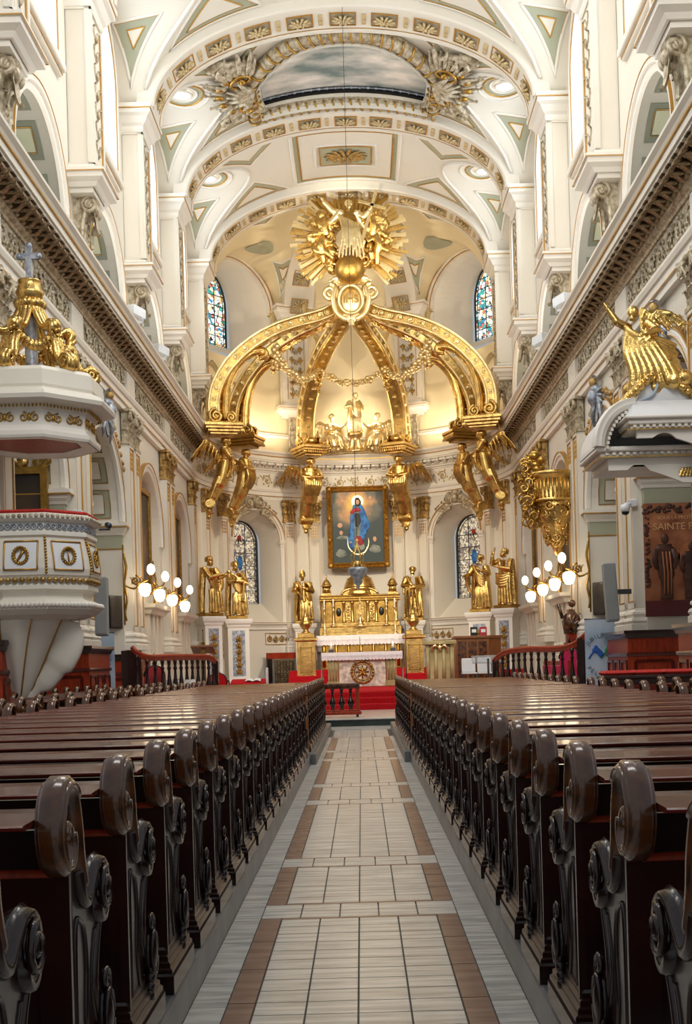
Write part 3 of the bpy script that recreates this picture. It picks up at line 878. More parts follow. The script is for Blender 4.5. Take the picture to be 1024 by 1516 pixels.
# painted and moulded panels of the vault bays
pan = struct('ceiling_panels', ceil)
ms, mw, mgl, mc = MB(), MB(), MB(), MB()
def panel(poly, fill=True, inner=None, core=True):
    if fill:
        on_vault(poly, .012, ms); vault_line(poly, .045, mw); vault_line(shrink(poly, .93), .014, mgl, lift=.02)
        k = inner or .55; q = shrink(poly, k); on_vault(q, .035, mc); vault_line(q, .022, mgl, lift=.02)
LUN = []
for bi in range(2, 5):
    yc = Y0+BAY*(bi+.5)
    if yc < 26: continue
    for sg in (-1, 1):
        for dy in (-1, 1):
            # triangle on the groin beside the window arch
            panel([(sg*5.6, yc+dy*1.35), (sg*4.35, yc+dy*1.15), (sg*5.35, yc+dy*2.2)], inner=.36)
            # long triangle between the groin and the rib
            panel([(sg*3.1, yc+dy*.65), (sg*2.0, yc+dy*2.1), (sg*4.35, yc+dy*2.15)], inner=.6)
        # round lamp boss on the groin crown
        LUN.append((sg*4.55, yc))
        for r, lift, mm_ in ((.78,.02,mw),(.6,.03,ms),(.42,.04,mw)):
            c = [(sg*4.55+r*cos(2*pi*k/20), yc+r*sin(2*pi*k/20)) for k in range(20)]
            on_vault(c, lift, mm_, 1)
            vault_line(c, .03, mgl if mm_ is ms else mw, n=1, lift=lift)
        # groin edges
        for dy in (-1, 1):
            P = []
            for k in range(15):
                yy = yc+dy*2.2*k/14; l = 2.05*math.sqrt(max(0, 1-((yy-yc)/2.25)**2)); x = HS*math.sqrt(max(0, 1-(l/RISE)**2)); P.append((sg*x, yy))
            mw.tube([(x, y, ceil_z(x, y)-.01) for x, y in P], .05, 6)
yc = Y0+BAY*4.5
sq = [(-1.75,yc-1.95),(1.75,yc-1.95),(1.75,yc+1.95),(-1.75,yc+1.95)]
on_vault(sq, .012, ms); vault_line(sq, .07, mw); on_vault(shrink(sq,.86), .025, mc); vault_line(shrink(sq,.88), .03, mgl, lift=.02)
sq2 = [(-1.0,yc-.8),(1.0,yc-.8),(1.0,yc+.8),(-1.0,yc+.8)]
vault_line(sq2, .05, mw, lift=.03); on_vault(shrink(sq2,.85), .05, ms); vault_line(shrink(sq2,.85), .025, mgl, lift=.05)
# apse vault cells
for sg in (-1, 1):
    def ap(r, a): return (sg*r*sin(rad(a)), YA+.02+r*cos(rad(a)))
    panel([ap(4.2,20),ap(1.6,14),ap(1.3,60),ap(3.0,46)], inner=.55)
    panel([ap(5.3,31),ap(4.0,30),ap(4.6,40)], inner=.4)
    panel([ap(4.6,86),ap(2.0,84),ap(3.2,68)], inner=.5)
    on_vault([ap(4.4,52+d_) for d_ in (0,)] and [(sg*(4.3*sin(rad(52)))+.55*cos(k*pi/8), YA+4.3*cos(rad(52))+.55*sin(k*pi/8)) for k in range(16)], .03, ms, 1)
ms.build('sage_fields', K['sage'], pan); mw.build('white_mouldings', K['white'], pan); mgl.build('gilt_lines', K['giltline'], pan); mc.build('cream_fields', K['cream'], pan)
big = part(proto(rosette_mb(.75, .5, 14), 'rosette', K['reliefgold']), 'rosette', pan, (0, yc, ceil_z(0,yc)-.05))
# two ribs of the half dome with rosette squares
for sg in (-1, 1):
    t = trim(); mr = MB(); path = []; fr = []
    th = rad(24)*sg
    for k in range(22):
        r = 1.2+4.05*k/21; x = r*sin(th); y = YA+r*cos(th); z = SPR+RISE*math.sqrt(max(0, 1-(r/HS)**2))
        path.append((x, y, z)); fr.append(((cos(th), -sin(th), 0), (0,0,-1)))
    for i in range(22):
        a = Vector(path[max(0,i-1)]); b = Vector(path[min(21,i+1)]); tg = (b-a).normalized(); s = Vector((cos(th), -sin(th), 0)); nn = s.cross(tg); 
        if nn.z > 0: nn = -nn
        fr[i] = (s, nn)
    mr.sweep([(-.62,-.1),(.62,-.1),(.62,.1),(-.62,.1)], path, fr); mr.build('rib', K['cream'], t)
    for k in (8, 14, 18, 20):
        p = Vector(path[k]); s, nn = fr[k]; p = p+nn*.11; tt = nn.cross(s)
        M = Matrix.Translation(p) @ Matrix(((s.x, tt.x, -nn.x, 0), (s.y, tt.y, -nn.y, 0), (s.z, tt.z, -nn.z, 0), (0,0,0,1)))
        part(CELLB, 'coffer_bed', t, M=M); part(CELL, 'coffer_frame', t, M=M); part(ROS, 'rosette', t, M=M)

# lamps set in the groins
dl = None
for i, (x, y) in enumerate(LUN):
    row = ['nearest the camera', 'in the middle bay', 'nearest the apse'][min(2, i//2)]
    side = 'left' if x < 0 else 'right'
    d = thing('ceiling_downlight', 'round white downlight in the %s vault groin, %s' % (side, row), 'ceiling lamp', (x, y, ceil_z(x,y)-.05), 0, 'recessed lamps in the vault groins')
    if dl is None:
        m = MB(); m.lathe([(.26,0),(.3,-.03),(.28,-.07),(.22,-.08),(.19,-.04)], seg=20, cap=False); r_ = proto(m, 'rim', K['white'])
        m = MB(); m.lathe([(.0,-.062),(.2,-.06)], seg=20, cap=False); l_ = proto(m, 'lens', K['lampdisc']); dl = (r_, l_)
    part(dl[0], 'rim', d); part(dl[1], 'lens', d)

# ------------------------------------------------------------------ cloud painting in its carved frame
yc = Y0+BAY*3.5-.1
def med_loop(g):
    h = 2.45+g; P = [(-h+2*h*i/40, med_near(-h+2*h*i/40, g)) for i in range(41)]
    P += [(h, yc+.0+(1.75+g)*i/12) for i in range(1, 12)]+[(h-2*h*i/40, yc+1.75+g) for i in range(41)]+[(-h, yc+(1.75+g)*(1-i/12)) for i in range(1, 12)]
    return P
def rr(hx, hy, r, n=8):
    P = []
    for cx, cy, a0 in ((hx-r,hy-r,0),(-hx+r,hy-r,90),(-hx+r,-hy+r,180),(hx-r,-hy+r,270)):
        for k in range(n+1): a = rad(a0+90*k/n); P.append((cx+r*cos(a), yc+cy+r*sin(a)))
    Q = []
    for i in range(len(P)):
        a, b = P[i], P[(i+1) % len(P)]; n2 = max(1, int(math.dist(a, b)/.12))
        for k in range(n2): Q.append((a[0]+(b[0]-a[0])*k/n2, a[1]+(b[1]-a[1])*k/n2))
    return Q
med = thing('ceiling_painting', 'cloudy sky painting in a carved gilt frame on the vault', 'painting', (0,0,0))
m = MB(); on_vault(med_loop(.12), -.24, m, 1); m.build('canvas', K['cloudsky'], med)
loop = med_loop(.17)
def lp(l, off): return [(x, y, ceil_z(x, y)-off) for x, y in l]
m = MB(); P = lp(loop, .16); m.tube(P, .2, 10, closed=True); m.cm = 1
n = len(P)
for k in range(0, n, 2):   # twisted gilt ribbon
    p = Vector(P[k]); q = Vector(P[(k+1) % n]); tg = (q-p).normalized(); up = Vector((0,0,1)); s = tg.cross(up).normalized()
    m.tube([p+tg*(.16*(i/8-.5))+(s*cos(pi*i/8)-up*sin(pi*i/8))*.215 for i in range(9)], .035, 5)
m.build('frame', [K['relief'], K['giltdk']], med)
m = MB(); P2 = lp(med_loop(.02), -.3)
m.sweep([(0,0),(0,-.34),(.02,-.34),(.02,0)], P2, [((0,0,0),(0,0,1))]*len(P2), closed=True)
n = len(P2); v = [(x,y,z) for x,y,z in P2]+[(x,y,z-.26) for x,y,z in P2]
MB()._add(v, [(i,(i+1)%n,n+(i+1)%n,n+i) for i in range(n)]).build('inner_rim', K['black'], med)
P4 = lp(med_loop(.0), -.04); v = [(x,y,z) for x,y,z in P4]+[(x,y,z-.45) for x,y,z in P4]; n = len(P4)
MB()._add(v, [(i,(i+1)%n,n+(i+1)%n,n+i) for i in range(n)]).build('cream_rim', K['cream'], med)
m = MB(); P3 = lp(med_loop(-.03), -.18)
m.tube(P3, .025, 5, closed=True)
for k in range(0, len(P3), 2): m.ell(P3[k], .045, 6, 4)
m.build('bead_moulding', K['silver'], med)
for sg in (-1, 1):
    m = MB()
    for k in range(3):
        for j, dy in enumerate((-1.5, 1.5)):
            x0 = sg*2.75; y0 = yc+dy*.75
            sp_ = spiral((0,0), .42-.07*k, 1.6, 22, sg*(1 if dy > 0 else -1), pi/2+k)
            m.tube([(x0+sg*(.3*k)+u, y0+v+.12*k*dy, ceil_z(x0+sg*.3*k+u, y0+v)-.22+.04*k) for u, v in sp_], [.1-.003*i for i in range(23)], 6)
    for k in range(26):
        a = rad(-115+230*k/25); r = 1.0+.22*(k % 2); cx = sg*2.75; x = cx+sg*r*cos(a)*.95; y = yc+r*1.55*sin(a)
        o_ = Vector((cx+sg*.45*cos(a), yc+.9*sin(a), ceil_z(cx, yc)-.25)); e_ = Vector((x, y, ceil_z(x, y)-.12))
        d_ = e_-o_; m.tube([o_, o_+d_*.35+Vector((0,0,-.1)), o_+d_*.75+Vector((0,0,-.06)), e_], [.05,.11,.09,.02], 6, sq=.5)
        m.ell(tuple(e_), .05, 5, 4)
    for k in range(7):
        a = rad(-60+20*k); m.tube([(sg*2.5, yc, ceil_z(2.5,yc)-.3), (sg*(2.5+.4*cos(a)), yc+.5*sin(a), ceil_z(2.9,yc)-.38), (sg*(2.5+.8*cos(a)), yc+.9*sin(a), ceil_z(3.3,yc)-.25)], [.05,.1,.03], 6)
    m.build('shell_cartouche', K['relief'], med)
    for dy in (-.75, .75):
        m = MB(); m.tube([(sg*2.78+u, yc+dy+v, ceil_z(sg*2.78+u, yc+dy+v)-.33) for u, v in spiral((0,0), .36, 1.5, 20, sg*(1 if dy > 0 else -1), pi/2)], .05, 6)
        m.ell((sg*2.78, yc+dy, ceil_z(2.78, yc)-.34), .1); m.build('gilt_volute', K['giltdk'], med)
    m = MB()
    for k in range(9):
        a = rad(-100+25*k); m.ell((sg*(2.75+.75*cos(a)), yc+1.1*sin(a), ceil_z(2.75+.7*cos(a), yc)-.26), (.12,.1,.06))
    m.build('gilt_foliage', K['giltdk'], med)
# ------------------------------------------------------------------ apse walls
aw = struct('wall_apse')
fa = apsemap(RA)
hwl = 1.2
LOW = [(sg*rad(44)*RA, hwl, 3.05, 6.42) for sg in (-1, 1)]
m = MB(); strip_wall(m, fa, -pi/2*RA, pi/2*RA, 0, 8.6, LOW, step=.3); m.build('lower_wall', K['cream'], aw)
m = MB()
for o in LOW: strip_wall(m, fa, o[0]-o[1], o[0]+o[1], 3.05, 3.05, [o], depth=1.05, splay=.72, zfar=(4.0,.711))
m.build('lower_reveal', K['cream'], aw)
HIW = [(sg*rad(52)*RA, 1.72, 13.4, 15.45) for sg in (-1, 1)]
m = MB(); strip_wall(m, fa, -pi/2*RA, pi/2*RA, 9.8, 18.2, HIW, step=.3); m.build('upper_wall', K['warm'], aw)
m = MB()
for o in HIW: strip_wall(m, fa, o[0]-o[1], o[0]+o[1], 13.4, 13.4, [o], depth=1.35, splay=.5, zfar=(14.2,.743))
m.build('upper_reveal', K['white'], aw)
m = MB(); mg = MB()
for o in LOW:
    archivolt(m, fa, o, [(-.02,-.05),(-.02,.05),(.14,.05),(.16,.1),(.24,.1),(.26,0)])
    archivolt(mg, fa, o, [(.16,.1),(.16,.125),(.2,.125),(.2,.1)]); archivolt(mg, fa, o, [(.04,.05),(.04,.065),(.06,.065),(.06,.05)])
    for s in (-1, 1):
        c = o[0]+s*(o[1]+.12)
        for (h0, h1, w_, p_) in ((3.1,6.2,.12,.05),(6.2,6.3,.15,.08),(6.3,6.36,.18,.12),(6.36,6.44,.2,.15)):
            m._add([fa(c-w_,h0,.02),fa(c+w_,h0,.02),fa(c+w_,h1,.02),fa(c-w_,h1,.02),fa(c-w_,h0,-p_),fa(c+w_,h0,-p_),fa(c+w_,h1,-p_),fa(c-w_,h1,-p_)],[(0,3,2,1),(4,5,6,7),(0,1,5,4),(1,2,6,5),(2,3,7,6),(3,0,4,7)])
for o in HIW:
    archivolt(m, fa, o, [(-.02,-.05),(-.02,.06),(.1,.06),(.13,.12),(.22,.12),(.24,.04),(.32,.04),(.32,-.05)], legs=2.05)
    archivolt(mg, fa, o, [(.1,.06),(.1,.1),(.125,.1),(.125,.06)], legs=2.05); archivolt(mg, fa, o, [(.24,.04),(.24,.075),(.3,.075),(.3,.04)], legs=2.05)
# ledge at the springing and plinth band over the cornice, dado
m.run([(-.05,15.35),(.05,15.35),(.08,15.45),(.16,15.55),(.2,15.6),(.2,15.72),(-.05,15.72)], apse_path(5.72, 10, 0, -29, 29), side=-1)
m.run([(-.05,10.5),(.06,10.5),(.1,10.58),(.1,10.66),(-.05,10.66)], apse_path(5.72, 40), side=-1)
m.run([(-.05,3.0),(.05,3.0),(.08,3.06),(.16,3.12),(.16,3.2),(-.05,3.2)], apse_path(5.72, 40), side=-1)
m.run([(-.05,2.9),(.04,2.9),(.04,3.0),(-.05,3.0)], apse_path(5.72, 40), side=-1)
m.build('apse_mouldings', K['white'], aw)
mg.run([(.16,3.16),(.17,3.16),(.17,3.18),(.16,3.18)], apse_path(5.72, 40), side=-1)
mg.run([(.1,10.6),(.11,10.6),(.11,10.62),(.1,10.62)], apse_path(5.72, 40), side=-1); mg.run([(.2,15.6),(.21,15.6),(.21,15.63),(.2,15.63)], apse_path(5.72, 10, 0, -29, 29), side=-1)
mg.build('gilt_fillets', K['giltline'], aw)
for sg in (-1, 1):
    th = sg*rad(25)
    upper_pilaster(T(5.55*sin(th), YA+5.55*cos(th), 0) @ RZ(-th) @ SCL(1,.6,1))
# fleur-de-lis panels on those pilasters
fl = MB()
for (r_, c_) in [(r_, c_) for r_ in range(6) for c_ in range(2)]:
    x = -.18+.36*c_+(.0 if r_ % 2 else 0); z = 12.15+.45*r_
    fl.ell((x, 0, z+.07), (.035,.02,.11), 6, 5)
    for s in (-1, 1): fl.tube([(x+s*.02,0,z), (x+s*.06,0,z+.07), (x+s*.1,0,z+.1), (x+s*.11,0,z+.05)], [.02,.03,.025,.012], 5)
    fl.box(x-.06, x+.06, -.02, .01, z-.02, z+.01); fl.ell((x,0,z-.07), (.025,.02,.06), 6, 4)
flp = proto(fl, 'fleur_de_lis', K['giltdk'])
for sg in (-1, 1):
    th = sg*rad(25); part(flp, 'fleur_de_lis', aw, M=T(5.55*sin(th), YA+5.55*cos(th), 0) @ RZ(-th) @ T(0,-.34,0))
# stained glass, four windows
def glass_window(o, depth, spl, zf, mk, grid_z, nm):
    WN[0] += 1
    wi = struct('window_%d' % WN[0])
    s0 = o[0]; R2 = RA+depth-.04; th = s0/RA; hw = o[1]*spl*1.03; zb = zf[0]-.03; spz = zf[0]+(o[3]-o[2])*zf[1]; ar = o[1]*zf[1]*1.03
    c = Vector((R2*sin(th), YA+R2*cos(th), 0)); tx = Vector((cos(th), -sin(th), 0)); nn = Vector((-sin(th), -cos(th), 0))
    rot = RZ(-th)
    M = T(c.x, c.y, 0) @ rot
    pts = [(-hw, zb)]+arch_pts(0, hw, spz, r=ar)+[(hw, zb)]
    mb = MB(); mb.prism(pts, (0,0.02,0), (1,0,0), (0,0,1), .02); g_ = mb.build('pane', K[mk], wi); g_.matrix_world = M
    mb = MB()
    inn = [(p[0]*.86, zb+(p[1]-zb)*.95+.08) for p in pts]
    mb.tube([(x,-.03,z) for x, z in pts], .045, 6, closed=True); mb.tube([(x,-.02,z) for x, z in inn], .018, 6, closed=True)
    for z in grid_z:
        if z < zb+.05: continue
        w_ = hw if z < spz else hw*math.sqrt(max(0, 1-((z-spz)/ar)**2)); mb.box(-w_, w_, -.03, 0, z-.012, z+.012)
    for x in (-hw*.33, hw*.33): mb.box(x-.01, x+.01, -.03, 0, zb, spz+hw*.9)
    if nm:
        for k in range(4):
            z = zb+.4+k*.7
            for s in (-1, 1):
                mb.tube([(s*(.12+u), -.04, z+v) for u, v in spiral((0,0), .2, 1.4, 16, s, pi/2)], .014, 4)
                mb.tube([(s*hw*.93, -.04, z-.3+.05*i) for i in range(13)], .02, 4)
        for k in range(24):
            t_ = k/23; mb.ell((hw*.92*(-1 if k % 2 else 1), -.03, zb+.1+(spz-zb)*t_), (.03,.02,.05), 5, 4)
    f_ = mb.build('leading', K['lead'], wi); f_.matrix_world = M
    return wi, M, hw, zb, spz
for o in HIW: glass_window(o, 1.35, .5, (14.2,.743), 'glassup', [14.6,15.0,15.4,15.8,16.2,16.6], False)
for o in LOW:
    wi, M, hw, zb, spz = glass_window(o, 1.05, .72, (4.0,.711), 'glasslow', [4.5,5.0,5.5,6.0,6.5], True)
    mb = MB()   # medallion with a figure
    mb.ell((0,-.05,5.6), (.14,.03,.3)); f_ = mb.build('glass_medallion', K['blue'], wi); f_.matrix_world = M
    mb = MB(); mb.ell((0,-.05,6.6), (.1,.05,.1)); f_ = mb.build('red_heart', K['pred'], wi); f_.matrix_world = M
# cartouches crowning the lower windows
for o in LOW:
    t = trim(); mb = MB(); th = o[0]/RA
    mb.ell((0,-.18,7.9), (.17,.16,.22)); mb.ell((0,-.33,7.88), (.03,.04,.05)); mb.ell((0,-.14,8.05), (.2,.16,.12))
    for s in (-1, 1):
        mb.tube([(s*(.3+u), -.12, 7.85+v) for u, v in spiral((0,0), .22, 1.5, 18, s, pi/2)], .06, 6)
        for k in range(5): leaf(mb, T(s*(.2+.09*k), -.1, 7.6-.05*k) @ RY(s*(.3+.28*k)), .5, .2, .1)
        mb.tube([(s*(.3+.12*i), -.08, 7.5-.02*i-.012*i*i) for i in range(7)], [.09-.01*i for i in range(7)], 6)
        for k in range(6): mb.ell((s*(.55+.1*k), -.08, 7.78-.05*k), (.08,.05,.06), 6, 5)
    f_ = mb.build('cherub_cartouche', K['relief'], t); t.matrix_world = T(RA*sin(th), YA+RA*cos(th), 0) @ RZ(-th)
    mb = MB()
    for s in (-1, 1):
        for k in range(8): leaf(mb, T(s*(.75+.1*k), -.03, 7.82) @ RY(s*1.2), .28, .14, .03)
    mb.build('gilt_spray', K['giltdk'], t)
# cherub cartouches over the nave arches
for sg in (-1, 1):
    for o in ARC[1:]:
        t = trim(); mb = MB()
        mb.ell((0,-.2,7.55), (.16,.16,.2)); mb.ell((0,-.14,7.72), (.19,.15,.12))
        for s in (-1, 1):
            for k in range(6): mb.tube([(s*.12,-.12,7.45-.02*k), (s*(.3+.03*k),-.16,7.62-.08*k), (s*(.5-.02*k),-.1,7.66-.16*k)], [.04,.06,.02], 6)
        leaf(mb, T(0,-.1,7.4) @ RX(pi), .55, .3, -.06); leaf(mb, T(0,-.14,7.75), .35, .3, .14)
        mb.build('cherub_head', K['silver'], t)
        mb = MB()
        for s in (-1, 1):
            for k in range(12): mb.ell((s*(.45+.17*k), -.06, 7.6-.03*k-.008*k*k+.03*sin(k*2)), (.1,.05,.07), 6, 5)
        mb.ell((0,-.2,7.9), (.1,.1,.12))
        mb.build('foliage_swag', K['reliefgold'], t)
        t.matrix_world = T(sg*XN, o[0], 0) @ RZ(-sg*pi/2)
# ------------------------------------------------------------------ pews
def ORD(n):
    ones = ['','first','second','third','fourth','fifth','sixth','seventh','eighth','ninth','tenth','eleventh','twelfth','thirteenth','fourteenth','fifteenth','sixteenth','seventeenth','eighteenth','nineteenth']
    if n < 20: return ones[n]
    t = {2:'twenty', 3:'thirty'}[n//10]
    return (t[:-1]+'ieth') if n % 10 == 0 else t+'-'+ones[n % 10]
def smooth_curve(P, n=6, closed=False):
    """Catmull-Rom through 2D/3D points"""
    out = []; L = len(P)
    for i in range(L if closed else L-1):
        p = [Vector(P[(i+k) % L]) if closed else Vector(P[min(L-1, max(0, i+k))]) for k in (-1,0,1,2)]
        for k in range(n):
            t = k/n
            out.append(.5*((2*p[1])+(p[2]-p[0])*t+(2*p[0]-5*p[1]+4*p[2]-p[3])*t*t+(3*p[1]-p[0]-3*p[2]+p[3])*t**3))
    if not closed: out.append(Vector(P[-1]))
    return out
# end panel, aisle face towards -x, back of the pew at y = 0, forward = +y
PWID = .07
head = smooth_curve([(.155,.73),(.115,.82),(.095,.92),(.05,1.015),(-.02,1.04),(-.085,1.005),(-.115,.93),(-.1,.855),(-.055,.815),(-.01,.835),(.005,.885),(-.025,.92),(-.06,.9)], 5)
arm = smooth_curve([(.125,.76),(.15,.685),(.205,.65),(.265,.69),(.33,.735),(.395,.74),(.445,.7),(.455,.63),(.425,.575),(.38,.565),(.35,.6),(.37,.645),(.4,.635)], 5)
def band(mb, path, x0, x1, th):
    fr = []
    for i, p in enumerate(path):
        a = path[max(0, i-1)]; b = path[min(len(path)-1, i+1)]; t = (b-a).normalized()
        fr.append(((1,0,0), (0, -t[1], t[0])))
    n = len(path)
    prof = [(x0,-th*.25),(x0+.012,-th*.5),(x1-.012,-th*.5),(x1,-th*.25),(x1,th*.25),(x1-.02,th*.42),((x0+x1)/2,th*.62),(x0+.02,th*.42),(x0,th*.25)]
    mb.sweep(prof, [(0,p[0],p[1]) for p in path], fr, smooth=True)
front = smooth_curve([(.40,.56),(.365,.5),(.335,.42),(.335,.34),(.37,.27),(.42,.22),(.44,.16),(.43,.1)], 5)
neck = smooth_curve([(.13,.72),(.17,.65),(.26,.66),(.33,.66),(.40,.56)], 5)
poly = [(.0,.1),(.0,.86),(.05,.93),(.09,.88)]+[(p[0],p[1]) for p in neck]+[(p[0],p[1]) for p in front[1:]]
e = MB()
e.prism([(a,b) for a, b in poly], (.03,0,0), (0,1,0), (0,0,1), .065)
for sx, dx in ((.03,-.008), (.095,.008)):   # raised edge beads and sunk mouldings
    e.tube([(sx,p[0]-.012,p[1]) for p in front], .014, 6)
    e.tube([(sx,p[0]-.05,p[1]) for p in front[2:]], .008, 5)
    e.tube([(sx,.016,.1),(sx,.016,.8)], .013, 6); e.tube([(sx,.05,.12),(sx,.05,.78)], .007, 5)
    e.tube(smooth_curve([(sx,.09,.14),(sx,.085,.4),(sx,.1,.6),(sx,.16,.6),(sx,.2,.56),(sx,.22,.45),(sx,.2,.3),(sx,.24,.16)], 5), .009, 5)
e.box(-.0+.02,.105,-.012,.03,.1,.72)
ENDP = {}
E1 = proto(e, 'end_panel', K['woodend'])
hd = MB(); band(hd, head, 0, PWID, .05); hd.tube([(.022,-.03,.93),(PWID-.022,-.03,.93)], .075, 14)
hd.tube([(.002,p[0],p[1]) for p in head[14:-8]], .012, 6); hd.tube([(PWID-.002,p[0],p[1]) for p in head[14:-8]], .012, 6)
E2 = proto(hd, 'scroll_head', K['woodtop'])
ar = MB(); band(ar, arm, .005, PWID-.005, .045); ar.tube([(.02,.39,.655),(PWID-.02,.39,.655)], .068, 12)
ar.tube([(.0,.39+u,.655+v) for u, v in spiral((0,0), .07, 1.5, 20, 1, pi/2)], .012, 5)
E3 = proto(ar, 'arm_scroll', K['woodend'])
bo = MB(); bo.ell((.02,.385,.26), (.035,.05,.085), 12, 8); bo.tube([(.0,.385+.045*cos(t*.5),.26+.08*sin(t*.5)) for t in range(13)], .011, 5, closed=False)
bo.tube([(.01,.385+u,.37+v) for u, v in spiral((0,0), .045, 1.3, 14, 1, -pi/2)], .012, 5)
for k in range(4): bo.ell((.01,.36-.012*k,.2-.03*k), (.02,.02,.025), 8, 5)
E4 = proto(bo, 'carved_boss', K['woodend'])
pl = MB(); rect = [(.03,-.015,0),(.03,.47,0),(.1,.47,0),(.1,-.015,0)]
pl.run([(.0,0),(.045,0),(.045,.075),(.038,.085),(.038,.1),(.028,.108),(.028,.125),(.018,.132),(.018,.15),(.008,.157),(.008,.175),(0,.185),(-.03,.185),(-.03,0)], rect, side=1, closed=True)
pl.box(.03,.1,-.015,.47,0,.183)
E5 = proto(pl, 'plinth', K['woodend'])
def end_parts(t, x, flip):
    s = (-1,1,1) if flip else (1,1,1)
    for pr_, nm in ((E1,'end_panel'),(E2,'scroll_head'),(E3,'arm_scroll'),(E4,'carved_boss'),(E5,'plinth')):
        part(pr_, nm, t, (x,0,-.022 if nm == 'scroll_head' else 0), 0, s)
def bench_parts(L):
    m1 = MB(); x0, x1 = .06, L-.06
    m1.sweep([(-.212,.917),(-.222,.92),(-.222,.928),(-.21,.932),(.03,.938),(.06,.945),(.075,.935),(.06,.922),(.04,.917)], [(x0+.02,0,0),(x1-.02,0,0)], [((0,1,0),(0,0,1))]*2)
    m1.box(x0+.05,x1-.05,-.1,.02,.905,.918)
    a = proto(m1, 'top_rail', K['wood'])
    m2 = MB(); m2.box(x0,x1,.005,.035,.06,.89)
    n = max(1, round(L/.85))
    for k in range(n+1):
        xx = x0+(x1-x0)*k/n; m2.box(xx-.045,xx+.045,-.012,.006,.1,.76)
    m2.box(x0,x1,-.012,.006,.66,.76); m2.box(x0,x1,-.012,.006,.06,.2)
    b = proto(m2, 'back_panel', K['woodblk'])  # shade below the rail painted in as a darker wood
    m3 = MB(); m3.tube([(x0,-.012,.772),(x1,-.012,.772)], .013, 8)
    c = proto(m3, 'back_bead', K['woodred'])
    m4 = MB(); m4.bbox(x0,x1,.04,.43,.41,.445,.008); m4.box(x0,x1,.38,.4,.3,.41)
    d = proto(m4, 'seat', K['woodred'])
    return ((a,'top_rail'),(b,'back_panel'),(c,'back_bead'),(d,'seat'))
LW = 2.56; LO = 1.2
BW = bench_parts(LW); BO = bench_parts(LO)
PX = .76
ROWY = [3.30+.79*k for k in range(-1, 18)]+[17.93+.79*k for k in range(10)]
def make_pew(x, y, L, bp, sg, label, group, ends=(1,1)):
    t = thing('church_pew', label, 'pew', (x, y, PZ), 0, group)
    if sg < 0: t.scale = (-1,1,1)
    for pr_, nm in bp: part(pr_, nm, t)
    if ends[0]: end_parts(t, 0, False)
    if ends[1]: end_parts(t, L, True)
    return t
for sg in (-1, 1):
    side = 'left' if sg < 0 else 'right'
    for i, y in enumerate(ROWY):
        make_pew(sg*PX+AX, y, LW, BW, sg, 'dark carved wooden pew %s of the tiled aisle, %s row from the camera' % (side, ORD(i+1)), 'pews along the %s side of the centre aisle' % side)
    j = 0
    for i, y in enumerate(ROWY):
        if y < 8.5 or (sg > 0 and y > 16.2) or y > 25: continue
        j += 1
        make_pew(sg*4.05, y, LO, BO, sg, 'short dark wooden pew by the %s piers, %s row from the camera' % (side, ORD(j)), 'short pews beside the %s piers' % side)
    t = thing('pew_screen', 'low reddish wooden screen in the gap between the %s rows of pews' % side, 'screen', (sg*PX+AX, 17.55, PZ))
    m = MB(); m.box(*sorted((sg*.02, sg*LW)), 0, .035, .02, .86); m.build('panel', K['oak'], t)
    m = MB(); m.bbox(*sorted((0, sg*LW)), -.02, .06, .86, .9, .01); m.build('cap_rail', K['wood'], t)
    m = MB(); m.box(*sorted((0, sg*.07)), -.01, .05, 0, .87); m.build('end_post', K['oak'], t)
# ------------------------------------------------------------------ wood panelling at the foot of the piers
def dado(label, x0, x1, y0, y1, h, sg):
    t = struct('baseboard_'+('left' if sg < 0 else 'right')); t.location = ((x0+x1)/2, y0, PZ-.01)
    cx = (x0+x1)/2; a, b = x0-cx, x1-cx; d = y1-y0
    m = MB(); m.box(a, b, 0, d, 0, h-.12); m.build('panel_core', K['woodred'], t)
    loop = [(a,0,0),(b,0,0),(b,d,0),(a,d,0)]
    m = MB(); m.run([(-.02,h-.16),(.03,h-.16),(.05,h-.1),(.09,h-.06),(.09,h),(-.02,h)], loop, side=-1, closed=True); m.box(a-.04,b+.04,-.04,d+.04,h-.05,h); m.build('cap_moulding', K['woodblk'], t)
    m = MB(); m.run([(0,0),(.05,0),(.05,.16),(.02,.2),(0,.2)], loop, side=-1, closed=True); m.build('skirting', K['woodblk'], t)
    m = MB(); m.run([(0,h-.52),(.025,h-.52),(.04,h-.48),(.025,h-.45),(0,h-.45)], loop, side=-1, closed=True)
    n = max(1, round((b-a)/.9))
    for k in range(n):
        u0 = a+(b-a)*(k+.14)/n; u1 = a+(b-a)*(k+.86)/n
        m.run([(0,-.03),(.03,0),(0,.03)], [(u0,-.0,.4),(u1,-.0,.4)], side=-1)
        for z in (.36, h-.62): m.bbox(u0, u1, -.03, .0, z-.03, z+.03, .01)
        for x in (u0, u1): m.bbox(x-.03, x+.03, -.03, .0, .36, h-.62, .01)
    n = max(1, round(d/.7))
    fx = -a if sg < 0 else a
    fx = b if sg < 0 else a
    for k in range(n):
        v0 = d*(k+.14)/n; v1 = d*(k+.86)/n
        for z in (.36, h-.62): m.bbox(fx-.03, fx+.03, v0, v1, z-.03, z+.03, .01)
        for v in (v0, v1): m.bbox(fx-.03, fx+.03, v-.03, v+.03, .36, h-.62, .01)
    m.build('panel_moulding', K['wood'], t)
    return t
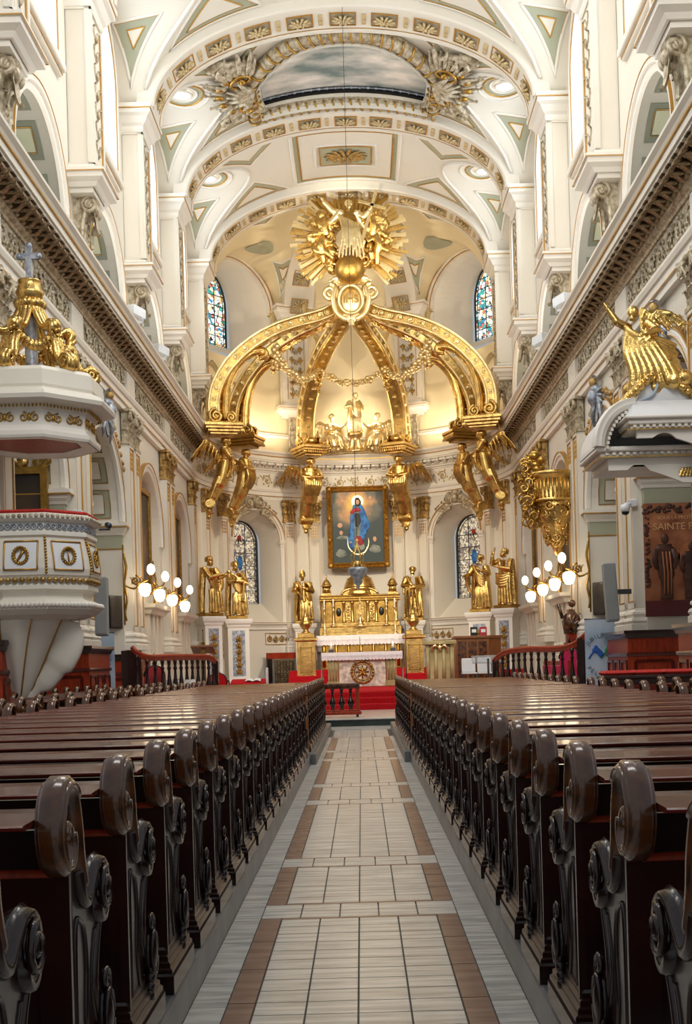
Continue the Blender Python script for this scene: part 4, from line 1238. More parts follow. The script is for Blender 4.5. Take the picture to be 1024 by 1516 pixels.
for sg in (-1, 1):
    side = 'left' if sg < 0 else 'right'
    for i, y in enumerate(PIERS[1:4]):
        if i == 2:
            x = sorted((sg*5.55, sg*7.5)); dado('dark mahogany panelling at the foot of the %s pier nearest the sanctuary' % side, x[0], x[1], y-.95, y+.95, 1.72, sg)
        elif i == 1:
            x = sorted((sg*5.42, sg*7.5)); dado('mahogany panelling at the foot of the %s pier beside the blue banner' % side, x[0], x[1], y-.98, y+.98, 1.84, sg)
        else:
            x = sorted((sg*5.42, sg*7.5)); dado('mahogany panelling at the foot of the %s pier nearest the camera' % side, x[0], x[1], y-.98, y+.98, 1.84, sg)

# ------------------------------------------------------------------ pulpit
def octo(r, z, n=8, a0=pi/8): return [(r*cos(a0+2*pi*k/n), r*sin(a0+2*pi*k/n), z) for k in range(n)]
PUX, PUY = -4.98, 18.55
pu = thing('pulpit', 'cream octagonal pulpit with gilt wreaths and a red cushioned rim', 'pulpit', (PUX, PUY, 0))
def octring(mb, prof, a0=pi/8): mb.run(prof, octo(1, 0, 8, a0), side=-1, closed=True)
def octshell(mb, rz, n=8, a0=pi/8):
    for (r0, z0), (r1, z1) in zip(rz, rz[1:]):
        A = octo(r0, z0, n, a0); B = octo(r1, z1, n, a0)
        for k in range(n): mb.tri(A[k], A[(k+1)%n], B[(k+1)%n], B[k])
m = MB(); octshell(m, [(.95,2.92),(.98,2.95),(1.0,3.05),(.98,3.2),(.93,3.4),(.9,3.52),(.88,3.56)]); octshell(m, [(.88,3.56),(0.01,3.56)]); m.build('parapet', K['cream'], pu)
m = MB(); octshell(m, [(.9,3.52),(.94,3.55),(.94,3.6),(.9,3.62),(.9,3.74),(.95,3.76),(1.0,3.8),(1.0,3.86),(.96,3.88),(.02,3.88)]); m.build('rim_moulding', K['white'], pu)
m = MB()
A = octo(.905, 3.68)
for k in range(8):
    p, q = Vector(A[k]), Vector(A[(k+1)%8]); nrm = ((p+q)/2-Vector((0,0,3.68))).normalized(); tg = (q-p).normalized()
    for i in range(7):
        c = p+(q-p)*(i+.5)/7+nrm*.01
        m.tube([c+(tg*cos(a)+Vector((0,0,1))*sin(a))*.042 for a in [2*pi*j/10 for j in range(10)]], .013, 5, closed=True); m.ell(c, .018, 6, 4)
m.build('roundel_band', K['silver'], pu)
m = MB()
for k in range(8):
    for i in range(9):
        p, q = Vector(octo(.995,3.83)[k]), Vector(octo(.995,3.83)[(k+1)%8]); m.ell(p+(q-p)*(i+.5)/9, (.035,.035,.035), 6, 4)
m.build('egg_moulding', K['relief'], pu)
m = MB(); octshell(m, [(.88,3.88),(.93,3.885),(.96,3.91),(.93,3.935),(.86,3.94),(.78,3.93)]); m.build('velvet_cushion', K['velvet'], pu)
m = MB(); octshell(m, [(.96,2.93),(.93,2.86),(.9,2.84),(.94,2.8),(.94,2.74),(.86,2.7),(.83,2.64),(.85,2.6),(.95,2.55),(1.0,2.5),(.98,2.44),(.88,2.36),(.7,2.3),(.3,2.28)]); m.build('base_moulding', K['cream'], pu)
m = MB(); m2 = MB()
for k in range(8):
    p, q = Vector(octo(1.0,2.5)[k]), Vector(octo(1.0,2.5)[(k+1)%8])
    for i in range(12):
        c = p+(q-p)*(i+.5)/12; m.ell(c, (.036,.036,.05), 6, 4, rot=Matrix.Rotation(.5,4,'X').to_euler())
    p, q = Vector(octo(.95,2.88)[k]), Vector(octo(.95,2.88)[(k+1)%8])
    for i in range(7): m2.ell(p+(q-p)*(i+.5)/7, (.05,.05,.045), 6, 4)
m.build('rope_moulding', K['white'], pu); m2.build('leaf_moulding', K['reliefgold'], pu)
# side panels with gilt frames and wreaths
def R_at(z):
    tb = [(2.95,.98),(3.05,1.0),(3.2,.98),(3.4,.93),(3.52,.9)]
    for (z0,r0),(z1,r1) in zip(tb, tb[1:]):
        if z0 <= z <= z1: return r0+(r1-r0)*(z-z0)/(z1-z0)
    return .98
ap_ = cos(pi/8)
for k in range(8):
    a = pi/8+2*pi*(k+.5)/8
    nx_, ny_ = cos(a), sin(a); tx_, ty_ = -sin(a), cos(a)
    if ny_ > .6 : continue
    def P(u, z, off=.012): r = R_at(z)*ap_+off; return (nx_*r+tx_*u, ny_*r+ty_*u, z)
    m = MB(); m.grid(lambda s, t_: P(-.24+.48*s, 3.04+.4*t_, .008), 4, 6); pn = m.build('panel_field', K['silver'] if False else K['plastic'], pu)
    m = MB()
    m.tube([P(-.25,3.03),P(.25,3.03)], .014, 5); m.tube([P(-.25,3.46),P(.25,3.46)], .014, 5)
    for s in (-.25,.25): m.tube([P(s,3.03+.0717*i) for i in range(7)], .014, 5)
    m.build('panel_frame', K['giltline'], pn)
    m = MB(); c = Vector(P(0,3.24,.02))
    m.tube([c+Vector((tx_,ty_,0))*(.1*cos(t_))+Vector((nx_*.01,ny_*.01,1))*(.115*sin(t_)) for t_ in [2*pi*j/20 for j in range(20)]], .024, 6, closed=True)
    for j in range(20): m.ell(c+Vector((tx_,ty_,0))*(.115*cos(j*pi/10))+Vector((0,0,.128*sin(j*pi/10)))+Vector((nx_,ny_,0))*.015, .02, 5, 4)
    if k % 2 == 0:
        m.tube([P(0,3.15,.025),P(0,3.36,.025)], .012, 6); m.tube([P(-.05,3.33,.025),P(.05,3.33,.025)], .01, 6); m.tube([P(.07*cos(t_),3.19+.06*sin(t_),.025) for t_ in [pi+pi*j/8 for j in range(9)]], .011, 5)
    else:
        m.tube([P(-.05,3.15,.025),P(.05,3.36,.025)], .014, 6); m.tube([P(-.02,3.2,.03),P(.06,3.33,.03)], .02, 6)
    m.build('gilt_wreath', K['giltdk'], pn)
    m = MB()
    b = pi/8+2*pi*k/8
    for i in range(13): z = 2.98+.045*i; m.ell((cos(b)*(R_at(z)+.012), sin(b)*(R_at(z)+.012), z), (.022,.022,.024), 6, 4)
    m.build('corner_beading', K['giltdk'], pu)
# tapering stem that sweeps back to the pier
m = MB()
def stem(u, v):
    a = -pi*1.02+pi*1.3*u
    t_ = v; z = 2.3-1.32*t_; r = .56*(1-t_)**.8+.07; cx = -.12-.24*t_**.8; cy = .0+.1*t_
    rr_ = r*(1+.045*cos(a*8)); return (cx+rr_*cos(a), cy+rr_*sin(a), z)
m.grid(stem, 48, 16); m.lathe([(.0,2.3),(.6,2.3)], seg=24, cap=False); m.build('stem', K['cream'], pu)
m = MB()
for j in range(5):
    a = -pi*.95+pi*.27*j; m.tube([Vector(stem((a+pi*1.02)/(pi*1.3), v/10))*1.0+Vector((cos(a)*.008,sin(a)*.008,0)) for v in range(11)], .013, 5)
m.build('gilt_ribs', K['giltline'], pu)
m = MB(); m.tube(smooth_curve([(.1,-.06,2.32),(.36,-.08,2.18),(.46,-.08,1.98),(.34,-.06,1.7),(.08,0,1.4),(-.26,.05,1.1)], 5), [.1]*3+[.2]*4+[.26]*5+[.26]*5+[.2]*5+[.12]*4, 14, sq=.4, up=(0,1,0)); m.build('side_scroll', K['cream'], pu)
m = MB(); m.lathe([(.08,1.0),(.1,.96),(.07,.9),(.1,.84),(.07,.8),(.02,.76)], (-.36,.1,0), 12)
for j in range(6): leaf(m, T(-.36+.05*cos(j), .1+.05*sin(j), .95) @ RZ(j*pi/3+pi/2), .34, .16, .06)
for j in range(3): m.tube([(-.3+.2*j+.03*i, -.62+.06*j, 2.33+.02*i) for i in range(5)], [.01,.04,.03,.04,.01], 5)
m.build('gilt_pendant', K['giltdk'], pu)
m = MB(); m.box(-.75, -.3, .25, .5, 1.4, 3.5); m.build('wall_bracket', K['cream'], pu)

# sounding board over it
tx = thing('pulpit_canopy', 'cream octagonal canopy with gilt scrolls, an orb and a cross over the pulpit', 'canopy', (PUX, PUY, 0))
m = MB(); octshell(m, [(1.02,5.0),(1.04,5.04),(1.04,5.1),(.98,5.14),(.96,5.2),(.96,5.42)]); octshell(m, [(1.0,5.0),(.84,5.0),(.8,5.05),(.72,5.05)]); m.build('lower_moulding', K['white'], tx)
m = MB(); octshell(m, [(.74,5.05),(.02,5.05)]); m.build('soffit', K['woodred'], tx)
m = MB(); octshell(m, [(.95,5.2),(.95,5.44)]); octshell(m, [(.96,5.42),(1.02,5.48),(1.04,5.5),(1.28,5.54),(1.3,5.6),(1.26,5.66),(1.12,5.72),(1.1,5.74),(1.12,5.78),(1.1,6.0),(1.05,6.06),(.02,6.08)]); m.cm = 1
A = octo(.955, 5.31)
for k in range(8):
    p, q = Vector(A[k]), Vector(A[(k+1)%8]); nrm = ((p+q)/2-Vector((0,0,5.31))).normalized(); tg = (q-p).normalized()
    for i in range(2):
        c = p+(q-p)*(i*.5+.25)
        for fl_ in (-1, 1):
            m.tube([c+tg*(fl_*.085+u)+Vector((0,0,v))+nrm*.015 for u, v in spiral((0,0), .075, 1.4, 14, fl_, pi/2)], .014, 5)
        m.ell(c+nrm*.015, (.03,.03,.06), 6, 5)
m.cm = 1
for k in range(8):
    p, q = Vector(octo(1.06,5.47)[k]), Vector(octo(1.06,5.47)[(k+1)%8])
    tg = (q-p).normalized()
    for i in range(14):
        c = p+(q-p)*(i+.5)/14; m.ell(c, (.018,.018,.03), 4, 3)
m.build('cornice', [K['cream'], K['giltdk']], tx)
def Cscroll(mb, a, k=1.0):
    """S scroll from rim to the middle at angle a"""
    path = smooth_curve([(.98,0,6.16),(.9,0,6.14),(.84,0,6.24),(.94,0,6.33),(1.06,0,6.24),(1.02,0,6.1),(.86,0,6.1),(.74,0,6.3),(.72,0,6.52),(.66,0,6.7),(.5,0,6.78),(.42,0,6.84),(.4,0,6.92),(.47,0,6.95)], 4)
    M = RZ(a); return [M @ Vector((p[0]*k, p[1], p[2])) for p in path]
sc0 = None
for j in range(6):
    a = -pi/2-.15+j*pi/3
    mb = MB(); pth = smooth_curve([(.9,0,6.2),(.84,0,6.14),(.9,0,6.09),(.99,0,6.12),(1.0,0,6.22),(.9,0,6.3),(.78,0,6.24),(.7,0,6.34),(.66,0,6.52),(.58,0,6.68),(.62,0,6.8),(.55,0,6.88),(.46,0,6.82),(.36,0,6.84),(.24,0,7.0),(.16,0,7.18),(.2,0,7.26),(.14,0,7.3)], 4)
    if sc0 is None:
        for dy in (-.06, 0, .06): mb.tube([(p[0], dy, p[2]) for p in pth], [.05]*len(pth) if dy else [.065]*len(pth), 6)
        for i in range(6): leaf(mb, T(.68-.03*i, 0, 6.3+.09*i) @ RZ(pi/2), .2, .16, .06)
        mb.ell((.6,0,6.82), .1); mb.tube([(.9+u, -.09, 6.2+v) for u, v in spiral((0,0), .1, 1.5, 16, 1, 0)], .03, 5)
        sc0 = proto(mb, 'gilt_scroll', K['gilt'])
    part(sc0, 'gilt_scroll', tx, rz=a)
m = MB()
for j in range(6):
    a = -pi/2-.15+j*pi/3
    p = Vector((.62*cos(a), .62*sin(a), 6.74)); b = a+pi/3; q = Vector((.62*cos(b), .62*sin(b), 6.74))
    for i in range(11):
        t_ = i/10; c = p+(q-p)*t_; c.z -= .26*sin(pi*t_); c *= 1; m.ell(c, (.06+.03*sin(pi*t_),)*3, 6, 5)
        m.ell(c+Vector((cos(a+.5)*.05,sin(a+.5)*.05,.02*sin(i*3))), .04, 5, 4)
m.build('gilt_garland', K['gilt'], tx)
m = MB(); m.lathe([(.13,6.05),(.12,6.1),(.1,6.15),(.1,6.98),(.13,7.02),(.1,7.08),(.18,7.22)], seg=12); m.build('pillar', K['silver'], tx)
m = MB(); m.lathe([(.02,7.2),(.1,7.22),(.17,7.3),(.2,7.38),(.215,7.42),(.215,7.45),(.2,7.47),(.19,7.53),(.16,7.58),(.18,7.61),(.18,7.63),(.1,7.65),(.02,7.66)], seg=24); m.build('orb', K['gilt'], tx)
m = MB(); m.box(-.045,.045,-.045,.045,7.64,8.18); m.box(-.15,.15,-.04,.04,7.97,8.06)
for p in ((-.15,0,8.015),(.15,0,8.015),(0,0,8.18)): m.ell(p, .06, 6, 4)
m.build('cross', K['silver'], tx)

# ------------------------------------------------------------------ churchwardens' canopy on the right
cw = thing('bench_canopy', 'pale green and white canopy with arched end over the right-hand bench', 'canopy', (5.35, 19.6, 0))
m = MB()
# lower cornice slab with scalloped apron, upper barrel roof
def lower_poly():
    P = [(-1.3,4.72),(-1.3,4.8),(-1.1,4.86)]
    return P
m.bbox(-1.42, 1.6, -.62, .9, 4.78, 4.86, .02); m.bbox(-1.34, 1.6, -.54, .9, 4.70, 4.78, .015); m.bbox(-1.2, 1.6, -.42, .9, 4.58, 4.7, .01)
m.bbox(-.95, 1.6, -1.0, -.3, 5.05, 5.12, .015); m.bbox(-1.0, 1.6, -1.06, -.3, 5.12, 5.2, .015); m.bbox(-1.06,1.6,-1.12,-.3,5.2,5.25,.015)
mco = m; m = MB()
ap = [(-1.2,4.58),(-1.2,4.5),(-.9,4.5)]+[(-.9+.9*i/12, 4.5+.1*sin(pi*min(1,i/5))-.22*max(0,(i-4)/8)**1.2) for i in range(13)]+[(.5,4.26),(1.6,4.26),(1.6,4.58)]
m.prism(ap, (0,-.44,0), (1,0,0), (0,0,1), -.06)
ap2 = [(-.85,5.06),(-.85,4.92),(-.6,4.92)]+[(-.6+.9*i/12, 4.92+.08*sin(pi*min(1,i/5))-.22*max(0,(i-4)/8)**1.2) for i in range(13)]+[(.7,4.68),(1.6,4.68),(1.6,5.06)]
m.prism(ap2, (0,-.95,0), (1,0,0), (0,0,1), -.06); m.build('apron', K['white'], cw)
m = MB()
def roof(u, v):
    a = pi*(1-u)*.5+0.0
    return (-.45-.97*cos(pi/2*(1-u)) if False else -1.0+.0, 0, 0)
arcp = [( -1.42+.62*(1-cos(rad(t_))), 4.86+.72*sin(rad(t_))) for t_ in range(0, 91, 6)]
m.prism(arcp+[(1.6,5.58),(1.6,4.86)], (0,.85,0), (1,0,0), (0,0,1), .03)
for (x0, z0), (x1, z1) in zip(arcp, arcp[1:]):
    m.tri((x0,-.6,z0),(x1,-.6,z1),(x1,.85,z1),(x0,.85,z0))
m.tri((arcp[-1][0],-.6,5.58),(1.6,-1.0,5.25),(1.6,.85,5.58),(arcp[-1][0],.85,5.58))
m.tri((-.95,-1.05,5.25),(1.6,-1.05,5.25),(1.6,-.6,5.58),(-.8,-.6,5.58)); m.tri((-.95,-1.05,5.25),(-.8,-.6,5.58),(-1.0,-.6,5.3))
m.build('roof', K['plastic'], cw)
m = MB()
path = [(x, -.62, z) for x, z in arcp]; fr = []
for i in range(len(path)):
    a = Vector(path[max(0,i-1)]); b = Vector(path[min(len(path)-1,i+1)]); tg = (b-a).normalized(); fr.append((Vector((0,1,0)), Vector((-tg.z,0,tg.x))))
m.sweep([(-.08,-.02),(-.1,.03),(-.02,.05),(.02,.03),(.1,.06),(.1,-.2),(.04,-.14),(-.04,-.12),(-.08,-.06)], path, fr)
m.build('arched_end', K['white'], cw)
m = mco; m.cm = 1
for i in range(1, len(arcp)-1): m.cbox((arcp[i][0]+.16,-.66,arcp[i][1]-.1), (.04,.06,.05))
for i in range(26): m.cbox((-1.25+.11*i,-.57,4.745), (.055,.06,.04)); m.cbox((-.9+.1*i,-1.03,5.09), (.05,.06,.04))
m.build('cornice', [K['white'], K['cream']], cw)
m = MB(); m.run([(0,4.69),(.02,4.69),(.02,4.71),(0,4.71)], [(-1.35,.9,0),(-1.35,-.55,0),(1.6,-.55,0)], side=-1)
m.run([(0,5.04),(.02,5.04),(.02,5.06),(0,5.06)], [(-1.0,-.3,0),(-1.0,-1.0,0),(1.6,-1.0,0)], side=-1)
for k in range(11): leaf(m, T(-.05+.055*k, -.47, 4.38) @ RY(.5-.1*k), .16, .1, .02)
for k in range(11): leaf(m, T(.25+.07*k, -1.0, 4.8) @ RY(.5-.1*k), .16, .1, .02)
m.build('gilt_carving', K['gilt'], cw)
m = MB(); m.lathe([(.3,5.5),(.28,5.6),(.2,5.66),(.01,5.68)], (-.45,0,0), 4, rot=pi/4)
q = [(-.75,5.58),(-.7,5.7),(-.62,5.82),(-.5,5.9),(.25,5.9),(.4,5.8),(.52,5.66),(.62,5.58)]
m.prism(q, (0,.5,0), (1,0,0), (0,0,1), 1.0); m.build('pedestal', K['plastic'], cw)
for s in (-1, 1):
    m = MB(); m.tube(smooth_curve([(-.12+s*.26,-.52,5.92),(-.12+s*.3,-.54,5.78),(-.12+s*.4,-.54,5.66),(-.12+s*.6,-.54,5.59)], 5), .025, 6); m.build('blue_rib', K['banner'], cw)
m = MB(); m.lathe([(.1,0),(.12,.1),(.08,.16),(.07,2.3),(.09,2.4)], (.75,-.4,1.9), 12)
for k in range(9): m.ell((.75+.08*cos(k*2), -.4+.08*sin(k*2), 2.5+.18*k), .05, 6, 4)
for k in range(5): leaf(m, T(.75, -.44, 3.9) @ RZ(k*1.25), .4, .2, .12)
m.lathe([(.1,4.28),(.14,4.32),(.14,4.5),(.08,4.5)], (.75,-.4,0), 12); m.build('gilt_column', K['giltdk'], cw)
# its bench with red cushions
bn = thing('cushioned_bench', 'dark wooden bench with red cushions under the right-hand canopy', 'bench', (4.5, 17.35, PZ))
m = MB(); m.box(-.85, .85, 0, .05, 0, .98); m.bbox(-.9, .9, -.02, .5, .98, 1.04, .015); m.box(-.85,.85,.44,.48,0,.98); m.build('frame', K['woodblk'], bn)
cu = None
for k in range(4):
    if cu is None:
        mb = MB(); mb.bbox(-.215,.215,.02,.46,1.042,1.11,.03); cu = proto(mb, 'cushion', K['velvet'])
    part(cu, 'cushion', bn, (-.66+.44*k,0,0))
m = MB(); m.box(-.8,.8,-.03,.0,.12,.9)
for k in range(4): m.bbox(-.76+.4*k,-.42+.4*k,-.05,-.03,.2,.8,.01)
m.build('front_panel', K['wood'], bn)
# gilded painting in the left aisle
gp = thing('framed_relief', 'gilt framed relief panel on the left pier behind the pulpit', 'framed picture', (-6.62, 23.74, 4.1))
m = MB(); m.prism([(-.5,-.2),(.5,-.2),(.5,1.5),(-.5,1.5)], (0,0,0), (1,0,0), (0,0,1), .12, holes=[[(-.36,-.06),(.36,-.06),(.36,1.36),(-.36,1.36)]]); m.build('frame', K['giltdk'], gp)
m = MB(); m.box(-.37,.37,-.05,-.02,-.07,1.37); m.build('picture', K['darkpaint'], gp)
m = MB()
for s in (-1,1):
    for k in range(4): leaf(m, T(s*.3, -.08, 1.45) @ RY(s*(.3*k)), .4, .2, .08)
m.ell((0,-.1,1.6), (.14,.08,.14)); m.build('crest', K['gilt'], gp)

# ------------------------------------------------------------------ equipment on the piers
def text(body, size, mat_, parent, loc, rot=(pi/2,0,0), name='lettering', align='CENTER', ex=.003):
    c = bpy.data.curves.new(name, 'FONT'); c.body = body; c.size = size; c.align_x = align; c.align_y = 'CENTER'; c.extrude = ex
    o = bpy.data.objects.new(name, c); COL.objects.link(o)
    me = bpy.data.meshes.new_from_object(o.evaluated_get(bpy.context.evaluated_depsgraph_get()))
    bpy.data.objects.remove(o); me.materials.clear(); me.materials.append(mat_); o = bpy.data.objects.new(name, me); COL.objects.link(o); o.parent = parent; o.location = loc; o.rotation_euler = rot
    return o
def arc_text(body, R_, c, a0, a1, size, mat_, parent, y, name='lettering'):
    n = len(body)
    for i, ch in enumerate(body):
        if ch == ' ': continue
        a = a0+(a1-a0)*i/max(1, n-1); flip = 1
        up = 1 if a0 > a1 else -1
        text(ch, size, mat_, parent, (c[0]+R_*cos(a), y, c[1]+R_*sin(a)), (pi/2, -(a-pi/2) if up > 0 else -(a+pi/2), 0), name)
for sg in (-1, 1):
    side = 'left' if sg < 0 else 'right'
    s = thing('column_loudspeaker', 'tall grey column loudspeaker on the %s pier above the blue banner' % side, 'loudspeaker', (sg*5.12, 23.7, 2.18))
    m = MB(); m.M = RX(-.06) @ RY(sg*-.04 if sg > 0 else 0); m.bbox(-.12,.12,-.1,.1,0,1.18,.02); m.build('cabinet', K['grey'], s)
    m = MB(); m.M = RX(-.06) @ RY(sg*-.04 if sg > 0 else 0); m.bbox(-.1,.1,-.112,-.098,.03,1.15,.01); m.build('grille_cloth', K['grey'], s)
    m = MB(); m.box(*sorted((0, sg*.4)), .05, .12, .55, .65); m.build('bracket', K['steel'], s)
    tv = thing('wall_screen', 'black flat screen on the %s wall beyond the blue banner' % side, 'screen', (sg*6.05, 29.45, 2.52))
    m = MB(); m.M = RZ(sg*-.95); m.bbox(-.2,.2,-.06,.06,0,.82,.015); m.build('casing', K['black'], tv)
    m = MB(); m.M = RZ(sg*-.95); m.box(-.17,.17,-.065,-.055,.05,.77); m.build('display', K['pdark'], tv)
    b = thing('standing_banner', 'pale blue standing banner reading %s, beyond the %s pier' % (('ESPERANCE', 'left') if sg < 0 else ('JUBILE and PELERINS', 'right')), 'banner', (5.36 if sg > 0 else -5.74, 26.05, PZ))
    w_ = .37
    m = MB(); m.grid(lambda u, v: (-w_+2*w_*u, -.02*sin(u*3), .06+2.08*v), 6, 2); m.build('cloth', K['banner'], b)
    m = MB(); m.bbox(-w_-.02, w_+.02, -.1, .1, 0, .07, .02); m.tube([(-w_,0,2.15),(w_,0,2.15)], .016, 8); m.tube([(0,.03,.05),(0,.03,2.15)], .012, 8); m.build('stand', K['steel'], b)
    if sg > 0:
        arc_text('JUBILÉ 2025', .36, (0,1.42), rad(150), rad(30), .13, K['txt'], b, -.03)
        arc_text('PÈLERINS', .36, (0,1.28), rad(215), rad(325), .13, K['txt'], b, -.03)
        for k, (c_, x) in enumerate((('lblue',-.16),('lgreen',.12))):
            m = MB(); m.tube(smooth_curve([(x-.14,-.035,1.28),(x-.04,-.035,1.42),(x+.04,-.035,1.47),(x+.16,-.035,1.33)], 5), [.02]*6+[.06]*10, 8, sq=.15, up=(0,1,0)); m.ell((x+.02,-.035,1.53), (.045,.012,.045), 10, 6)
            m.build('emblem', K[c_], b)
    else:
        arc_text("D'ESPÉRANCE", .29, (-.02,1.55), rad(-80), rad(80), .1, K['txt'], b, -.03)
# cameras
def seccam(label, loc, d):
    t = thing('security_camera', label, 'security camera', loc)
    m = MB(); m.bbox(-.09,.09,-.07,.07,.05,.2,.015); m.build('junction_box', K['plastic'], t)
    m = MB(); m.lathe([(.02,.1),(.09,.08),(.1,.0),(.08,-.06)], (d,-.12,0), 14); m.tube([(0,-.02,.1),(d,-.12,.09)], .035, 8); m.build('housing', K['plastic'], t)
    m = MB(); m.ell((d,-.12,-.06), (.08,.08,.07), 12, 8); m.build('dome', K['black'], t)
    return t
seccam('white dome security camera on the left pier above the pulpit rim', (-5.6,23.95,4.55), .14)
seccam('white dome security camera on the right pier beside the brown poster', (5.62,23.95,4.45), -.16)
t = thing('small_spotlight', 'small black spotlight on an arm beside the pulpit rim', 'spotlight', (-3.98,18.55,3.7))
m = MB(); m.tube([(-.02,0,0),(.16,0,.0)], .015, 6); m.build('arm', K['steel'], t); m = MB(); m.tube([(.1,.05,.08),(.16,-.08,.05)], .045, 10); m.build('head', K['steel'], t)
# poster on the right pier
po = thing('printed_poster', 'brown printed poster of two robed figures headed SAINTE F on the right pier', 'poster', (6.66, 23.79, 2.26))
m = MB(); m.box(-.86,.86,-.012,0,0,2.28); m.build('print', K['print'], po)
m = MB(); m.box(-.86,.86,-.018,-.01,0,.32); m.build('maroon_foot', K['maroon'], po)
m = MB()
rs = random.Random(3)
for k in range(70):
    x = -.84+1.68*rs.random(); m.ell((x,-.018,2.24-.16*rs.random()), (.03+.03*rs.random(),.008,.025+.02*rs.random()), 6, 4)
for k in range(60): m.ell((-.83+.1*rs.random()*(.5+.5*rs.random()),-.018,.6+1.6*rs.random()), (.02+.025*rs.random(),.008,.03), 6, 4)
m.build('leaf_border', K['printdk'], po)
text('SOUS LA PROTECTION DE LA', .1, K['printtxt'], po, (.1,-.02,1.98)); text('SAINTE FAMILLE', .2, K['printtxt'], po, (.05,-.02,1.8))
for x, r in ((-.4,.26),(.12,.3)):
    m = MB(); m.lathe([(.0,0),(r,0)], seg=28, cap=False); o = m.build('halo', K['printlt'], po, (x,-.02,1.2)); o.rotation_euler = (pi/2,0,0)
def flatfig(mb, x, h, lean=0):
    mb.tube(smooth_curve([(x,-.03,.34),(x,-.03,.34+.3*h),(x+lean,-.03,.34+.6*h),(x+lean,-.03,.34+.8*h),(x+lean,-.03,.34+.86*h)], 5), [.12]*6+[.16]*5+[.2]*5+[.14]*4+[.06], 10, sq=.12, up=(0,1,0))
    mb.ell((x+lean,-.03,.34+.94*h), (.075,.02,.1), 12, 8)
    for s in (-1, 1): mb.tube([(x+lean+s*.16,-.04,.34+.78*h),(x+lean+s*.22,-.04,.34+.6*h),(x+lean+s*.17,-.04,.34+.48*h)], [.06,.055,.04], 8, sq=.2, up=(0,1,0))
m = MB(); flatfig(m, -.42, 1.3, -.02); m.build('robed_figure', K['printdk'], po); m = MB(); flatfig(m, .06, 1.12, .04); m.build('robed_figure', K['printdk'], po)
m = MB()
for x in (-.48,-.41,-.34): m.tube([(x,-.052,.45),(x+.01,-.056,.9),(x-.02,-.055,1.3)], .014, 6, sq=.4, up=(0,1,0))
m.build('bronze_sheen', K['printlt'], po)
# ------------------------------------------------------------------ sanctuary
st = struct('floor_steps')
m = MB()
for y, z in ((32.1,.37),(32.55,.53),(33.0,.685)): m.bbox(-2.9, 2.9, y, 34, .1, z, .02)
m.box(-2.9, 2.9, 33.4, 43, .5, .69)
for y, z in ((42.5,.88),(42.9,1.07),(43.3,1.26)): m.bbox(-2.6-.0, 2.6, y, 46.2, .6, z, .02)
m.build('red_carpet', K['red'], st)
# altar rail fragment
def baluster_prof(h): return [(.045,0),(.05,.02),(.03,.05),(.04,.1),(.065,.22),(.075,.34),(.06,.46),(.035,.58),(.025,.7),(.03,.76),(.045,.8),(.028,.84),(.04,.92),(.045,1)] and [(a, b*h) for a, b in [(.05,0),(.055,.04),(.03,.07),(.045,.12),(.07,.24),(.08,.34),(.062,.46),(.036,.58),(.026,.72),(.03,.77),(.046,.8),(.028,.85),(.042,.93),(.05,1)]]
bal = MB(); bal.lathe(baluster_prof(.5), seg=14); BAL = proto(bal, 'baluster', K['woodend'])
ar_ = thing('altar_rail', 'short dark wooden balustrade standing before the red altar steps', 'balustrade', (-.47, 28.2, .21))
m = MB(); m.bbox(-.5,.47,-.09,.09,.72,.81,.02); m.bbox(-.5,.47,-.06,.06,.68,.72,.01); m.build('handrail', K['woodtop'], ar_)
m = MB(); m.bbox(-.5,.5,-.1,.1,.06,.14,.015); m.bbox(-.46,.46,-.07,.07,.14,.18,.01); m.build('bottom_rail', K['woodred'], ar_)
m = MB(); m.box(.36,.46,-.05,.05,.14,.7); m.build('end_post', K['woodred'], ar_)
for k in range(4): part(BAL, 'baluster', ar_, (-.4+.215*k,0,.18))
for x in (-.4,.4):
    m = MB(); m.tube([(x-.03,0,.03),(x+.03,0,.03)], .035, 8); m.build('foot', K['steel'], ar_)
# front altar
al = thing('altar_table', 'front altar with an onyx front, gilt medallion and two marble pillars', 'altar', (.08, 40.1, .69))
m = MB(); m.bbox(-1.3,1.3,-.45,.45,1.06,1.16,.02); m.build('table_top', K['onyx'], al)
m = MB(); m.bbox(-.78,.78,-.32,.32,0,1.05,.02); m.build('front_panel', K['onyx'], al)
for x in (-1,1):
    m = MB(); m.box(x*.98-.17,x*.98+.17,-.36,.3,.2,.92); m.bbox(x*.98-.21,x*.98+.21,-.4,.3,0,.2,.02); m.bbox(x*.98-.2,x*.98+.2,-.39,.3,.92,1.06,.02)
    for k in range(3): m.tube([(x*.98-.1+.1*k,-.36,.22),(x*.98-.1+.1*k,-.36,.9)], .035, 8)
    m.build('pillar', K['stone'], al)
m = MB()
for r, q in ((.36,.045),(.27,.02)): m.tube([(r*cos(2*pi*j/28),-.34,.5+r*sin(2*pi*j/28)) for j in range(28)], q, 6, closed=True)
for j in range(20): m.ell((.36*cos(2*pi*j/20),-.37,.5+.36*sin(2*pi*j/20)), .05, 6, 4)
for j in range(4):
    a = pi/4+j*pi/2; m.tube([(0,-.34,.5),(.13*cos(a),-.36,.5+.13*sin(a)),(.23*cos(a),-.34,.5+.23*sin(a))], [.03,.05,.02], 6)
m.tube([(0,-.35,.28),(0,-.35,.72)], .025, 6); m.tube([(-.22,-.35,.5),(.22,-.35,.5)], .025, 6)
m.build('gilt_medallion', K['giltdk'], al)
